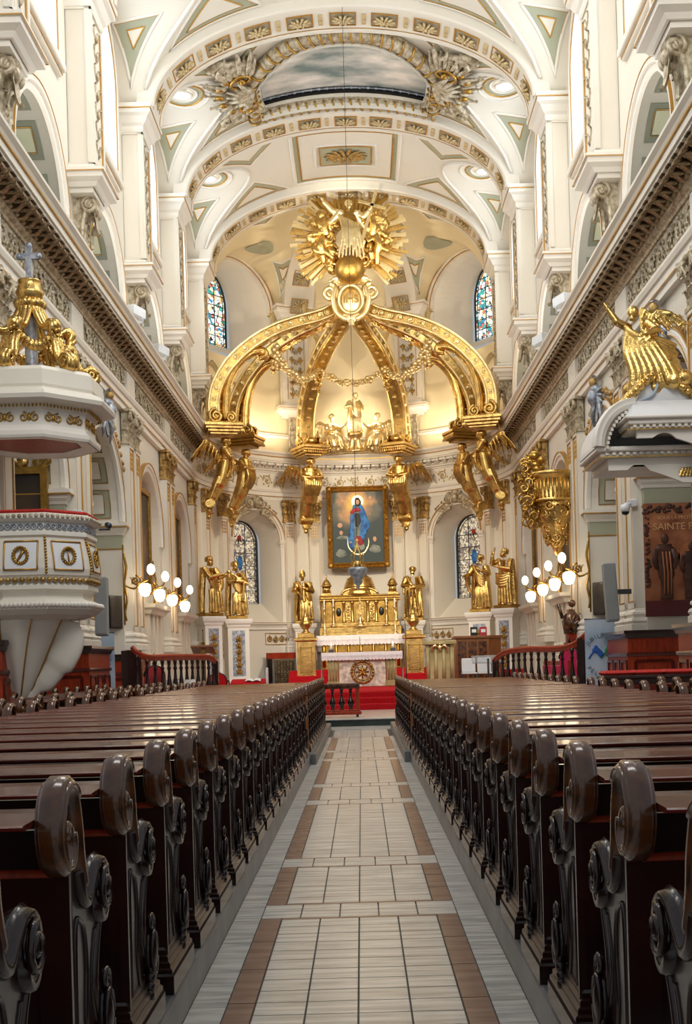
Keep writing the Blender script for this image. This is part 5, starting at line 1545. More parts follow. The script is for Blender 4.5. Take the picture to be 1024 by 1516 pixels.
def altar_cloth(name, label, hx, y0, y1, ztop, drop, side, loc, grp=None):
    mb = MB(); n = 96
    top = [(-hx+2*hx*i/n) for i in range(n+1)]
    mb.tri((-hx,y0,ztop),(hx,y0,ztop),(hx,y1,ztop),(-hx,y1,ztop))
    V = []
    for j in range(5):
        for i, x in enumerate(top):
            sc = .035*abs(sin(pi*i*24/n/1.0)) if j == 4 else 0
            V.append((x, y0-.012-.012*sin(i*.9)*j/4, ztop-drop*j/4-(sc if j == 4 else 0)))
    mb._add(V, [(j*(n+1)+i, j*(n+1)+i+1, (j+1)*(n+1)+i+1, (j+1)*(n+1)+i) for j in range(4) for i in range(n)], True)
    for s in (-1, 1):
        V = []
        for j in range(9):
            for i in range(13):
                yy = y0+(y1-y0)*i/12; V.append((s*(hx+.012+.02*sin(i*1.1)*j/8), yy, ztop-side*j/8))
        mb._add(V, [(j*13+i, j*13+i+1, (j+1)*13+i+1, (j+1)*13+i) for j in range(8) for i in range(12)], True)
    o = mb.build(name, K['linen']); o.location = loc; tag(o, label, 'altar cloth', grp)
    m = MB()
    for i in range(48):
        x = -hx+2*hx*(i+.5)/48
        m.tube([(x+.022*cos(2*pi*k/8), y0-.03, ztop-drop*.55+.03*sin(2*pi*k/8)) for k in range(8)], .006, 4, closed=True)
        m.ell((x, y0-.03, ztop-drop*.82), (.012,.006,.018), 5, 4)
    m.build('lace_border', K['plastic'], o)
    return o
altar_cloth('altar_cloth', 'white lace cloth hanging over the front altar', 1.36, -.47, .47, 1.172, .24, 1.1, (.08, 40.1, .69))
def candle(label, loc, h=.16):
    t = thing('candle', label, 'candle', loc)
    m = MB(); m.bbox(-.09,.09,-.09,.09,0,.1,.01); m.build('holder', K['steel'], t)
    m = MB(); m.lathe([(.045,.1),(.045,.1+h),(.02,.1+h)], seg=12); m.build('wax', K['candle'], t)
    m = MB(); m.ell((0,0,.13+h), (.014,.014,.035), 8, 6); m.build('flame', K['globe'], t)
candle('short white candle on the left end of the front altar', (-.95,39.9,1.862)); candle('short white candle on the right end of the front altar', (1.13,39.9,1.862))
mc_ = thing('altar_microphone', 'thin black microphone standing on the front altar', 'microphone', (.02,39.85,1.862))
m = MB(); m.lathe([(.06,0),(.06,.02),(.02,.03)], seg=12); m.build('base', K['black'], mc_); m = MB(); m.tube([(0,0,.02),(0,0,.45),(0,-.04,.52)], .008, 6); m.build('stem', K['black'], mc_)
pc_ = thing('processional_staff', 'slim metal staff standing at the right end of the altars', 'staff', (1.6,40.9,.69))
m = MB(); m.lathe([(.16,0),(.14,.03),(.03,.06),(.02,.1)], seg=14); m.build('foot', K['steel'], pc_); m = MB(); m.tube([(0,0,.05),(0,0,2.15)], .018, 8); m.build('shaft', K['steel'], pc_)
m = MB(); m.box(-.1,.1,-.02,.02,2.3,2.34); m.box(-.02,.02,-.02,.02,2.12,2.45); m.build('cross', K['gilt'], pc_)
# high altar
ha = thing('high_altar', 'gilded high altar with columns, domed tabernacle and two turrets', 'altar', (.06, 45.3, 1.26))
m = MB(); m.bbox(-1.5,1.5,-.75,.1,0,1.2,.02)
for k in range(7): m.tube([(-1.4+.466*k,-.76,.1),(-1.4+.466*k,-.76,1.1)], .06, 8)
m.build('altar_front', K['giltdk'], ha)
m = MB(); m.bbox(-1.62,1.62,-.8,.15,1.2,1.27,.015); m.build('table_top', K['onyx'], ha)
m = MB(); m.bbox(-1.55,1.55,-.2,.5,1.27,1.62,.02); m.bbox(-1.5,1.5,-.05,.5,1.62,1.8,.02)
for k in range(-1,2,2):
    for j in range(3): m.box(k*.25-.06,k*.25+.06,-.23,-.19,1.32+.11*j,1.38+.11*j); m.box(k*1.0-.3,k*1.0+.3,-.225,-.19,1.3+.12*j,1.35+.12*j)
m.build('gradine', K['gilt'], ha)
m = MB(); m.prism([(-.12,1.28),(.12,1.28),(.12,1.55)]+[(.12*cos(pi*i/8),1.55+.12*sin(pi*i/8)) for i in range(9)], (0,-.24,0), (1,0,0), (0,0,1), .03); m.build('tabernacle_door', K['gilt'], ha)
m = MB(); m.box(-1.45,1.45,.1,.55,1.8,2.62)
m.bbox(-1.56,1.56,-.0,.6,2.62,2.7,.02); m.bbox(-1.5,1.5,.02,.6,2.7,2.8,.02); m.bbox(-1.56,1.56,-.03,.6,2.8,2.85,.015)
m.build('retable', K['giltdk'], ha)
for x in (-1.38,-1.02,-.62,-.3,.3,.62,1.02,1.38):
    m = MB(); m.lathe([(.075,1.8),(.08,1.84),(.055,1.88),(.05,2.48),(.07,2.52),(.085,2.6)], (x,.03,0), 12); m.build('column', K['gilt'], ha)
for x in (-.46,.46):
    m = MB(); m.bbox(x-.1,x+.1,.06,.12,1.86,2.56,.01)
    for k in range(5): m.ell((x+.03*sin(k*2),.06,1.98+.11*k), (.05,.03,.06), 6, 5)
    m.build('carved_panel', K['gilt'], ha)
for x in (-.82,.82):
    m = MB(); m.ell((x,.1,2.2), (.1,.05,.17), 16, 10); m.build('dark_medallion', K['black'], ha)
m = MB(); arcq = [(-.7,2.85),(.7,2.85)]+[(.7*cos(rad(a)),2.85+.24*sin(rad(a))) for a in range(10,180,10)]
m.prism(arcq, (0,.12,0), (1,0,0), (0,0,1), .12); m.tube([(.7*cos(rad(a)),-.02,2.86+.26*sin(rad(a))) for a in range(0,181,12)], .045, 6)
for s in (-1,1):
    m.tube([(s*(.28+u),-.04,2.96+v) for u, v in spiral((0,0),.1,1.4,14,s,pi/2)], .025, 5)
m.ell((0,-.04,2.97), (.14,.05,.08)); m.build('pediment', K['gilt'], ha)
m = MB(); m.lathe([(.62,2.85),(.64,2.9),(.6,2.95),(.6,3.05),(.63,3.08),(.6,3.12),(.58,3.22),(.52,3.38),(.42,3.52),(.27,3.63),(.1,3.69),(.02,3.72)], (0,.45,0), 32, smooth=True)
for k in range(5): m.lathe([(.605-.03*k,3.15+.08*k),(.615-.03*k,3.165+.08*k),(.6-.03*k,3.18+.08*k)], (0,.45,0), 32, cap=False)
m.build('dome', K['gilt'], ha)
for s in (-1,1):
    m = MB(); x = s*1.27
    m.bbox(x-.2,x+.2,.1,.5,2.85,2.95,.01)
    for k in range(6): a = k*pi/3; m.tube([(x+.13*cos(a),.3+.13*sin(a),2.95),(x+.13*cos(a),.3+.13*sin(a),3.2)], .03, 6)
    m.lathe([(.2,3.2),(.21,3.24),(.17,3.26),(.16,3.32),(.1,3.42),(.04,3.48),(.02,3.54),(.03,3.56),(.01,3.66)], (x,.3,0), 16); m.lathe([(.1,2.95),(.1,3.2)], (x,.3,0), 10)
    m.build('turret', K['gilt'], ha)
m = MB(); m.box(-.14,.14,.0,.1,1.84,2.5); m.prism([(-.14,1.86),(.14,1.86),(.14,2.34)]+[(.14*cos(pi*i/8),2.34+.12*sin(pi*i/8)) for i in range(9)], (0,.09,0), (1,0,0), (0,0,1), .06); m.build('niche', K['gilt'], ha)
altar_cloth('altar_cloth', 'white lace cloth on the gilded high altar behind', 1.68, -.83, .0, 1.29, .34, .9, (.06,45.3,1.26))
cfx = thing('altar_cross', 'small gilt cross on a stand before the tabernacle', 'cross', (.06,44.95,2.88))
m = MB(); m.lathe([(.2,0),(.2,.03),(.12,.08),(.06,.2),(.09,.26),(.05,.32),(.03,.45)], seg=14); m.build('stand', K['giltpale'], cfx)
m = MB(); m.box(-.025,.025,-.02,.02,.42,1.1); m.box(-.16,.16,-.02,.02,.86,.91); m.build('cross_arms', K['gilt'], cfx)
def candlestick(label, loc, h):
    t = thing('altar_candlestick', label, 'candlestick', loc, 0, 'candlesticks of the high altar')
    m = MB(); m.lathe([(.14,0),(.13,.03),(.06,.08),(.035,.14),(.055,.2),(.03,.26),(.025,h*.55),(.05,h*.6),(.025,h*.64),(.03,h*.7),(.075,h*.74),(.07,h*.76)], seg=12); m.build('stick', K['giltpale'], t)
    m = MB(); m.lathe([(.028,h*.76),(.028,h),(.01,h+.01)], seg=10); m.build('wax', K['candle'], t)
for x, z, h, l in ((-1.3,2.57,1.35,'tall candlestick at the left end of the high altar'),(-.96,2.9,1.05,'candlestick left of the tabernacle, next to the dark medallion'),(1.06,2.9,1.05,'candlestick right of the tabernacle, next to the dark medallion'),(1.38,2.57,1.35,'tall candlestick at the right end of the high altar')):
    candlestick(l, (x, 44.95 if z < 2.8 else 45.15, z), h)
# gilt pedestals with urns
for sg in (-1,1):
    side = 'left' if sg < 0 else 'right'
    t = thing('gilded_pedestal', 'gilded square pedestal with an urn standing %s of the high altar' % side, 'pedestal', (sg*1.98+.02,43.6,1.26 if False else .69))
    m = MB(); m.bbox(-.42,.42,-.42,.42,0,.3,.03); m.bbox(-.34,.34,-.34,.34,.3,1.65,.02); m.bbox(-.42,.42,-.42,.42,1.65,1.78,.03); m.bbox(-.3,.3,-.3,.3,1.78,1.95,.02)
    m.build('body', K['gilt'], t)
    m = MB(); 
    for a,b,c,d in ((-.22,.22,.5,.54),(-.22,.22,1.4,1.44),(-.22,-.18,.5,1.44),(.18,.22,.5,1.44)): m.box(a,b,-.37,-.34,c,d)
    m.build('panel_moulding', K['giltdk'], t)
    m = MB(); m.lathe([(.2,1.95),(.14,2.0),(.09,2.06),(.2,2.2),(.24,2.3),(.2,2.38),(.14,2.42),(.17,2.48),(.1,2.56),(.05,2.6),(.06,2.66),(.02,2.74)], seg=18); m.build('urn', K['gilt'], t)
# painting over the altar
pt = thing('altar_painting', 'large oil painting of a woman in a blue mantle in a gilt frame', 'painting', (.07, 47.33, 6.93))
m = MB(); hx, hz = 1.02, 1.42
m.box(-hx-.02,hx+.02,0,.03,-hz-.02,hz+.02); m.build('canvas', K['painting'], pt)
m = MB()
fp = [(0,.0),(.0,-.08),(.05,-.12),(.09,-.1),(.12,-.06),(.17,-.1),(.21,-.08),(.21,.04),(0,.04)]
cs = [(-hx,-hz),(hx,-hz),(hx,hz),(-hx,hz)]; path = [(x,0,z) for x,z in cs]; d_ = [(-1,-1),(1,-1),(1,1),(-1,1)]
m.sweep(fp, path, [((a,0,b),(0,1,0)) for a,b in d_], closed=True)
for x,z in cs: m.ell((x*1.11,-.1,z*1.08), (.12,.06,.12))
for z in (-.5,.35):
    for s in (-1,1): m.ell((s*1.14,-.1,z), (.06,.05,.1))
m.build('frame', K['frame'], pt)
def flat(pts, rads, y=-.01, sq=.1, n=5): 
    mb = MB(); P = smooth_curve([(x,y,z) for x,z in pts], n)
    L = len(P); k = len(rads)-1
    R_ = []
    for i in range(L):
        t = i/(L-1)*k; j = min(k-1, int(t)); R_.append(rads[j]+(rads[j+1]-rads[j])*(t-j))
    mb.tube(P, R_, 10, sq=sq, up=(0,1,0)); return mb
flat([(0,.85),(-.02,.4),(-.04,-.1),(-.08,-.7)], [.12,.2,.24,.2], -.01).build('pale_dress', K['pwhite'], pt)
flat([(.1,.9),(.2,.5),(.24,.05),(.14,-.4),(.06,-.75)], [.06,.14,.17,.13,.07], -.02).build('blue_mantle', K['blue'], pt)
flat([(.24,.35),(.4,.1),(.36,-.12)], [.08,.1,.02], -.025).build('mantle_fold', K['blue'], pt)
flat([(-.1,.9),(-.2,.45),(-.2,-.1),(-.28,-.55),(-.34,-.85)], [.05,.09,.12,.15,.1], -.02).build('blue_mantle', K['blue'], pt)
flat([(-.04,.55),(.0,.25),(-.06,.0)], [.1,.12,.06], -.03).build('dark_bodice', K['pdark'], pt)
flat([(-.27,.55),(-.1,.68),(.12,.66)], [.06,.08,.05], -.035).build('red_sleeve', K['pred'], pt)
flat([(-.12,-.55),(.02,-.5),(.12,-.72)], [.09,.15,.08], -.03).build('red_drapery', K['pred'], pt)
m = MB(); m.ell((.0,-.005,1.02), (.24,.006,.26), 24, 12); m.build('halo', K['giltpale'], pt)
m = MB(); m.ell((.0,-.03,1.08), (.1,.03,.1)); m.ell((.02,-.025,.98), (.13,.02,.16)); m.build('dark_hair', K['pdark'], pt)
for c_, r_ in (((0,-.04,1.0),(.085,.03,.11)),((-.3,-.02,-.6),(.05,.02,.06)),((-.72,-.02,.08),(.11,.02,.1)),((-.68,-.02,-.22),(.08,.02,.09)),((.66,-.02,-.5),(.08,.02,.11)),((.52,-.02,1.15),(.08,.02,.08)),((-.6,-.02,1.05),(.07,.02,.08))):
    m = MB(); m.ell(c_, r_); m.build('painted_face', K['flesh'], pt)
for c_, r_ in (((.03,-.012,-.75),(.28,.02,.24)),((-.62,-.008,-.42),(.3,.012,.1)),((-.7,-.008,-1.05),(.26,.012,.2)),((.66,-.008,-.9),(.28,.012,.2))):
    m = MB()
    for k in range(7): m.ell((c_[0]+r_[0]*.6*cos(k*2.4)*(k/7), c_[1], c_[2]+r_[2]*.6*sin(k*2.4)*(k/7)), (r_[0]*(.75-.05*k),r_[1],r_[2]*(.75-.05*k)), 12, 8)
    m.build('painted_cloud', K['pwhite'], pt)
flat([(-.42,-.45),(-.4,-.8),(-.12,-1.08),(.2,-1.05),(.4,-.75),(.4,-.45)], [.006,.025,.035,.025,.006], -.03).build('crescent', K['giltpale'], pt)
# hanging lamp
hl = thing('sanctuary_lamp', 'silver sanctuary lamp with a gilt crown hanging on a long cable', 'hanging lamp', (.03, 29.9, 0))
m = MB(); m.tube([(0,0,18.3),(0,0,4.55)], .006, 6); m.build('cable', K['black'], hl)
m = MB(); m.lathe([(.01,3.35),(.05,3.38),(.03,3.43),(.1,3.5),(.12,3.56),(.1,3.6),(.2,3.72),(.25,3.76),(.24,3.82),(.26,3.86),(.22,3.9),(.16,3.92)], seg=24); m.build('bowl', K['silver'], hl)
for k in range(6):
    a = k*pi/3; m = MB(); m.tube(smooth_curve([(.2*cos(a),.2*sin(a),3.9),(.14*cos(a),.14*sin(a),4.05),(.15*cos(a),.15*sin(a),4.2),(.05*cos(a),.05*sin(a),4.4),(0,0,4.5)], 4), .014, 6)
    m.ell((.15*cos(a),.15*sin(a),4.22), .025, 6, 4); m.build('crown_arm', K['gilt'], hl)
m = MB(); m.lathe([(.13,3.92),(.15,4.0),(.12,4.06)], seg=16, cap=False); m.build('crown_band', K['gilt'], hl); m = MB(); m.box(-.015,.015,-.015,.015,4.5,4.66); m.box(-.05,.05,-.012,.012,4.58,4.61); m.build('crown_cross', K['gilt'], hl)
# pedestals of the saints and the marble wall between
def pedestal(label, x, y, rz, w, d, z1, foliage=True):
    t = thing('statue_pedestal', label, 'pedestal', (x, y, SFL), rz)
    h = z1-SFL
    m = MB(); m.box(-w/2,w/2,-d/2,d/2,0,h)
    lp_ = [(-w/2,-d/2,0),(w/2,-d/2,0),(w/2,d/2,0),(-w/2,d/2,0)]
    m.run([(0,h-.3),(.03,h-.3),(.05,h-.22),(.1,h-.16),(.12,h-.08),(.12,h),(-.05,h)], lp_, side=-1, closed=True); m.box(-w/2-.1,w/2+.1,-d/2-.1,d/2+.1,h-.05,h)
    m.run([(0,0),(.08,0),(.08,.2),(.03,.28),(0,.3)], lp_, side=-1, closed=True); m.build('block', K['white'], t)
    m = MB(); m.box(-w*.3,w*.3,-d/2-.008,-d/2+.02,.45,h-.42); m.build('grey_panel', K['silver'], t)
    m = MB()
    n = 6
    for k in range(n):
        z = .52+(h-1.1)*k/n
        for s in (-1,1):
            m.tube([(s*.01,-d/2-.012,z),(s*.07,-d/2-.03,z+.1),(s*.13,-d/2-.02,z+.13)], [.02,.035,.012], 5); m.tube([(s*.07+u*s,-d/2-.015,z+.02+v) for u, v in spiral((0,0),.05,1.2,10,1,k)], .014, 5)
            m.tube([(0,-d/2-.012,z),(s*.035,-d/2-.03,z+.17),(s*.05,-d/2-.02,z+.24)], [.015,.028,.01], 5)
        m.ell((0,-d/2-.03,z+.08), (.03,.03,.05), 6, 5)
    m.build('gilt_foliage', K['giltdk'], t)
    return t
PED = [(5.15,41.0,58,.62,.62,3.24),(4.45,42.9,38,.78,.7,3.2),(2.18,46.75,16,.72,.6,3.1)]
for sg in (-1,1):
    side = 'left' if sg < 0 else 'right'
    for (x,y,a,w_,d_,z_), l in zip(PED, ('nearest the nave','before the stained window','beside the high altar')):
        pedestal('white marble pedestal with gilt foliage on the %s, %s' % (side, l), sg*x, y, -sg*rad(a)*.5, w_, d_, z_)
# reliefs, grille and furniture round the sanctuary
for sg in (-1,1):
    t = trim(); th = sg*rad(34)
    m = MB()
    for i in range(4):
        for fl_ in (-1,1): m.tube([(-.42+.28*i+fl_*.0+u, -.02, 2.52+v) for u, v in spiral((0,0),.12,1.4,14,fl_,pi/2+i*pi)], .022, 5)
        m.ell((-.42+.28*i,-.02,2.66), .03, 6, 4)
    m.box(-.62,.62,-.02,.02,2.3,2.33); m.box(-.62,.62,-.02,.02,2.74,2.77); m.box(-.62,-.59,-.02,.02,2.3,2.77); m.box(.59,.62,-.02,.02,2.3,2.77)
    m.build('scroll_relief', K['reliefgold'], t); t.matrix_world = T((RA-.02)*sin(th), YA+(RA-.02)*cos(th), 0) @ RZ(-th)
    for a in (25.0, 22.8, 15.5):
        th2 = sg*rad(a); m = MB()
        for k in range(3): m.tube([(-.05+.05*k,0,2.4),(-.05+.05*k,0,4.2)], .014, 6)
        o = m.build('gilt_fluting', K['giltdk'], t); o.matrix_parent_inverse = t.matrix_world.inverted(); o.matrix_world = T((RA-.2)*sin(th2), YA+(RA-.2)*cos(th2), 0) @ RZ(-th2)
gr = thing('bronze_grille', 'bronze grille gate under a reddish wooden lintel left of the altars', 'gate', (-2.98, 46.55, SFL), rad(30))
m = MB(); m.box(-.42,.42,-.03,.0,0,1.0); m.build('backing', K['pdark'], gr)
m = MB()
for i in range(7):
    x = -.4+.133*i; m.tube([(x,-.05,0),(x,-.05,.98)], .014, 6)
for i in range(6):
    for j in range(6): m.tube([(-.333+.133*i+.045*cos(2*pi*k/8),-.05,.1+.15*j+.055*sin(2*pi*k/8)) for k in range(8)], .011, 5, closed=True)
for z in (.02,.97): m.box(-.42,.42,-.06,-.03,z-.02,z+.02)
m.build('scrollwork', K['bronze'], gr)
m = MB(); m.box(-.75,.75,-.08,.06,1.06,1.3); m.build('lintel', K['woodred'], gr)
m = MB(); m.box(-.75,-.55,-.05,.05,0,1.06); m.box(.55,.75,-.05,.05,0,1.06); m.build('jambs', K['black'], gr)
# curved choir balustrades
for sg in (-1,1):
    side = 'left' if sg < 0 else 'right'
    t = thing('choir_balustrade', 'dark wooden choir balustrade with a swept handrail on the %s' % side, 'balustrade', (0,0,.02))
    if sg < 0: P = smooth_curve([(-5.12,26.75,1.98),(-4.98,26.75,1.84),(-4.8,26.95,1.76),(-4.5,27.6,1.76),(-4.05,28.9,1.76),(-3.78,29.7,1.74),(-3.66,30.1,1.62)], 6)
    else: P = smooth_curve([(5.2,26.75,2.05),(5.08,26.8,1.92),(4.9,27.0,1.76),(4.6,27.6,1.70),(4.1,29.0,1.72),(3.75,30.3,1.66),(3.55,31.0,1.46)], 6)
    m = MB(); m.tube(P, .065, 10, sq=.8, up=(0,0,1)); m.tube([p-Vector((0,0,.06)) for p in P], .045, 8); m.build('handrail', K['woodred'], t)
    m = MB(); m.tube([Vector((p.x,p.y,.32)) for p in P], .07, 4); m.tube([Vector((p.x,p.y,.62)) for p in P], .05, 4); m.build('bottom_rail', K['woodred'], t)
    L = [0]
    for a, b in zip(P, P[1:]): L.append(L[-1]+(b-a).length)
    nb = 13
    b0 = MB(); b0.lathe([(.055,0),(.06,.06),(.035,.12),(.05,.2),(.07,.34),(.072,.42),(.05,.56),(.034,.7),(.03,.8),(.05,.85),(.03,.9),(.045,1.0),(.05,1.06)], seg=10); b0 = proto(b0, 'baluster', K['woodend'])
    for k in range(nb):
        s = L[-1]*(k+.5)/nb; i = max(j for j in range(len(L)) if L[j] <= s); i = min(i, len(P)-2)
        p = P[i].lerp(P[i+1], (s-L[i])/max(1e-6, L[i+1]-L[i])); part(b0, 'baluster', t, (p.x,p.y,.63), scale=(1,1,(p.z-.08-.63)/1.06))
    m = MB(); p = P[-1]; m.bbox(p.x-.07,p.x+.07,p.y-.07,p.y+.07,.2,p.z,.01); m.build('end_post', K['woodend'], t)
    m = MB(); p = P[0]; m.bbox(p.x-.25,p.x+.2,p.y,p.y+.12,.2,1.9,.01); m.build('wall_post', K['woodblk'], t)
# left: music lectern, red chairs, white draped kneeler
lc = thing('brass_lectern', 'tall lectern with a tan desk on a square brass post', 'lectern', (-4.12, 31.3, .21))
m = MB(); m.M = RX(-.35); m.bbox(-.3,.3,-.85,-.35,1.62,1.68,.01); m.build('desk', K['oak'], lc)
m = MB(); m.bbox(-.06,.06,-.06,.06,.04,1.95,.01); m.bbox(-.3,.3,-.25,.25,0,.06,.01); m.build('post', K['chrome'], lc)
m = MB(); m.tube([(.02,-.1,1.9),(.02,-.15,2.25)], .01, 6); m.ell((.02,-.15,2.26), .02, 6, 5); m.build('microphone', K['black'], lc)
def chair(label, x, y, rz, mk, hi=1.25, z=.21, arch=True):
    t = thing('choir_chair', label, 'chair', (x,y,z), rz)
    m = MB(); m.bbox(-.27,.27,-.26,.26,.4,.5,.03); m.build('seat', K[mk], t)
    m = MB(); q = [(-.25,.5),(.25,.5),(.25,hi-.25)]+[(.25*cos(pi*i/10),hi-.25+.25*sin(pi*i/10)) for i in range(11)]
    m.prism(q, (0,.28,0), (1,0,0), (0,0,1), .05); m.build('backrest', K[mk], t)
    m = MB(); m.tube([(x_,.255,z_) for x_, z_ in q[1:]], .03, 6); 
    if arch: m.lathe([(.03,hi),(.05,hi+.05),(.02,hi+.12),(.04,hi+.16),(.01,hi+.3)], (0,.255,0), 8)
    m.build('frame', K['woodend'], t)
    for sx in (-.23,.23):
        for sy in (-.22,.22):
            m = MB(); m.tube([(sx,sy,0),(sx,sy,.42)], .028, 8); m.build('leg', K['woodend'], t)
    for sx in (-.27,.27):
        m = MB(); m.tube([(sx,.24,.72),(sx,-.1,.74),(sx,-.26,.7),(sx,-.24,.42)], .025, 6); m.build('armrest', K['woodend'], t)
    return t
chair('red velvet chair with a pointed back behind the left balustrade', -4.75, 27.9, .5, 'pred', 1.35, .21)
chair('red chair with a low back beside the brass lectern', -3.9, 32.6, .2, 'red', .95, .37, False)
chair('throne-like magenta chair behind the right balustrade curve', 5.0, 28.4, -.4, 'magenta', 1.5, .21)
kn = thing('draped_kneeler', 'kneeler draped in white linen with red flowers behind the left balustrade', 'kneeler', (-4.35, 28.5, .21))
m = MB(); m.bbox(-.4,.4,-.2,.25,0,.72,.02); m.build('frame', K['wood'], kn)
m = MB(); m.grid(lambda u, v: (-.42+.84*u, -.22+.5*v, 1.0-.3*v+.02*sin(u*14)), 12, 6); m.grid(lambda u, v: (-.42+.84*u, -.225-.02*sin(u*16), 1.0-.35*v), 14, 3); m.build('linen', K['linen'], kn)
m = MB(); rs = random.Random(5)
for k in range(26): m.ell((-.4+.9*rs.random(), -.3-.1*rs.random(), .45+.4*rs.random()), (.05,.04,.045), 6, 5)
m.build('red_flowers', K['red'], kn)
pdu = thing('red_prie_dieu', 'low red cushioned kneeler with an open white book left of the steps', 'kneeler', (-3.2, 33.9, SFL))
m = MB(); m.bbox(-.5,.5,-.3,.3,0,.2,.02); m.build('base', K['woodred'], pdu); m = MB(); m.M = RX(.2); m.bbox(-.5,.5,-.32,.3,.22,.4,.04); m.build('cushion', K['red'], pdu)
m = MB(); m.M = RX(.2)
for s in (-1,1): m.grid(lambda u, v: (.15+s*.22*u, -.2+.3*v, .42+.035*sin(pi*u)), 6, 2)
m.build('open_book', K['linen'], pdu)
m = MB(); m.bbox(.5,.56,.1,.3,.0,.75,.01); m.build('white_end', K['plastic'], pdu)
# right: ambo, wooden console, clear lectern, chairs, stalls
ab = thing('marble_ambo', 'pale olive marble ambo with an eagle relief right of the altars', 'ambo', (2.43, 36.0, SFL))
m = MB(); m.bbox(-.44,.44,-.3,.3,0,.18,.02); m.bbox(-.36,.36,-.22,.25,.18,1.3,.02); m.bbox(-.5,.5,-.36,.34,1.3,1.42,.02)
for x in (-.36,-.12,.12,.36): m.tube([(x,-.22,.2),(x,-.22,1.22)], .06, 10); m.ell((x,-.22,1.26), (.075,.075,.05), 8, 6)
m.build('body', K['stone'], ab)
m = MB(); m.ell((0,-.32,1.2), (.06,.05,.1)); m.ell((0,-.33,1.32), (.035,.05,.04))
for s in (-1,1): m.tube([(s*.04,-.32,1.22),(s*.14,-.33,1.28),(s*.24,-.31,1.2),(s*.22,-.3,1.08)], [.03,.05,.045,.015], 6)
m.build('eagle_relief', K['giltpale'], ab)
m = MB()
for s in (-1,1): m.grid(lambda u, v: (s*.2*u, -.15+.28*v, 1.46+.035*sin(pi*u)), 6, 2)
m.build('open_book', K['linen'], ab)
cs_ = thing('wooden_console', 'large brown wooden organ console with books on top, right of the ambo', 'organ console', (3.72, 37.0, SFL))
m = MB(); m.box(-.72,.3,-.3,.6,0,1.5); m.prism([(.3,-.3),(.72,.05),(.72,.6),(.3,.6)], (0,0,0), (1,0,0), (0,1,0), 1.5); m.build('case', K['oak'], cs_)
m = MB(); m.bbox(-.78,.34,-.36,.62,1.48,1.56,.01); m.prism([(.3,-.36),(.78,.02),(.78,.62),(.3,.62)], (0,0,1.48), (1,0,0), (0,1,0), .08); m.build('top_board', K['oak'], cs_)
m = MB()
for k in range(3): m.bbox(-.66+.32*k,-.4+.32*k,-.325,-.3,.12,1.38,.01)
m.build('panels', K['woodtop'], cs_)
def upright_book(label, x, y, z, mk, rz=0):
    t = thing('upright_book', label, 'book', (x,y,z), rz)
    m = MB(); m.bbox(-.11,.11,-.02,.02,0,.27,.004); m.build('cover', K[mk], t); m = MB(); m.box(-.07,.07,-.024,-.019,.1,.2); m.build('title_patch', K['plastic'], t)
upright_book('dark book standing on the wooden console', 3.6, 37.0, 2.245, 'black', .1); upright_book('red book standing on the wooden console', 3.9, 37.05, 2.245, 'pred', -.1)
cl_ = thing('clear_lectern', 'clear acrylic lectern in front of the wooden console', 'lectern', (3.55, 32.6, .37))
m = MB(); m.M = RX(.5); m.bbox(-.42,.42,.62,1.05,.82,.84,.005); m.build('desk', K['acry'], cl_)
m = MB(); m.tube([(0,0,.05),(0,0,1.15)], .03, 8); m.bbox(-.25,.25,-.2,.2,0,.05,.01); m.build('post', K['black'], cl_)
for i, x in enumerate((3.2, 3.66)):
    t = thing('white_chair', 'white backed chair behind the clear lectern, %s one' % ('left' if i == 0 else 'right'), 'chair', (x, 34.6, SFL))
    m = MB(); m.bbox(-.2,.2,.16,.2,.45,.86,.02); m.build('backrest', K['plastic'], t)
    m = MB(); m.bbox(-.21,.21,-.2,.2,.4,.45,.01); m.build('seat', K['plastic'], t)
    for sx in (-.18,.18):
        for sy in (-.17,.17):
            m = MB(); m.tube([(sx,sy,0),(sx,sy,.42)], .016, 6); m.build('leg', K['black'], t)
rt = thing('red_draped_table', 'small table with a red cloth front beside the right balustrade', 'table', (4.05, 31.6, .21))
m = MB(); m.bbox(-.3,.3,-.2,.2,.95,1.0,.01); m.build('top', K['woodred'], rt); m = MB(); m.tube([(0,0,0),(0,0,.95)], .05, 8); m.build('pillar', K['oak'], rt); m = MB(); m.grid(lambda u, v: (-.31+.62*u, -.215-.01*sin(u*20), 1.01-.38*v), 16, 3); m.build('red_cloth', K['red'], rt)
for r_ in range(2):
    for k in range(4):
        y = 29.0+1.0*k; x = 4.85+.62*r_-.15*k*0
        t = thing('choir_stall', 'wooden choir stall with a magenta cushion, %s in the %s row on the right' % (ORD(k+1), ('front','back')[r_]), 'choir stall', (x, y, .21+.15*r_), -pi/2)
        m = MB(); m.bbox(-.45,.45,-.22,.22,0,.42,.01); m.bbox(-.45,.45,.2,.26,0,1.2,.01); m.build('frame', K['woodred'], t)
        m = MB(); m.bbox(-.38,.38,-.24,.18,.42,.52,.03); m.build('cushion', K['magenta'], t)
        m = MB(); m.bbox(-.36,.36,.16,.21,.62,1.08,.02); m.build('back_cushion', K['magenta'], t)
for k in range(3):
    t = thing('choir_stall', 'wooden choir stall behind the left balustrade, %s from the camera' % ORD(k+1), 'choir stall', (-5.1, 29.2+1.1*k, .21), pi/2)
    m = MB(); m.bbox(-.45,.45,-.22,.22,0,.42,.01); m.bbox(-.45,.45,.2,.26,0,1.15,.01); m.build('frame', K['woodred'], t)
    m = MB(); m.bbox(-.38,.38,-.24,.18,.42,.52,.03); m.build('cushion', K['red'], t)
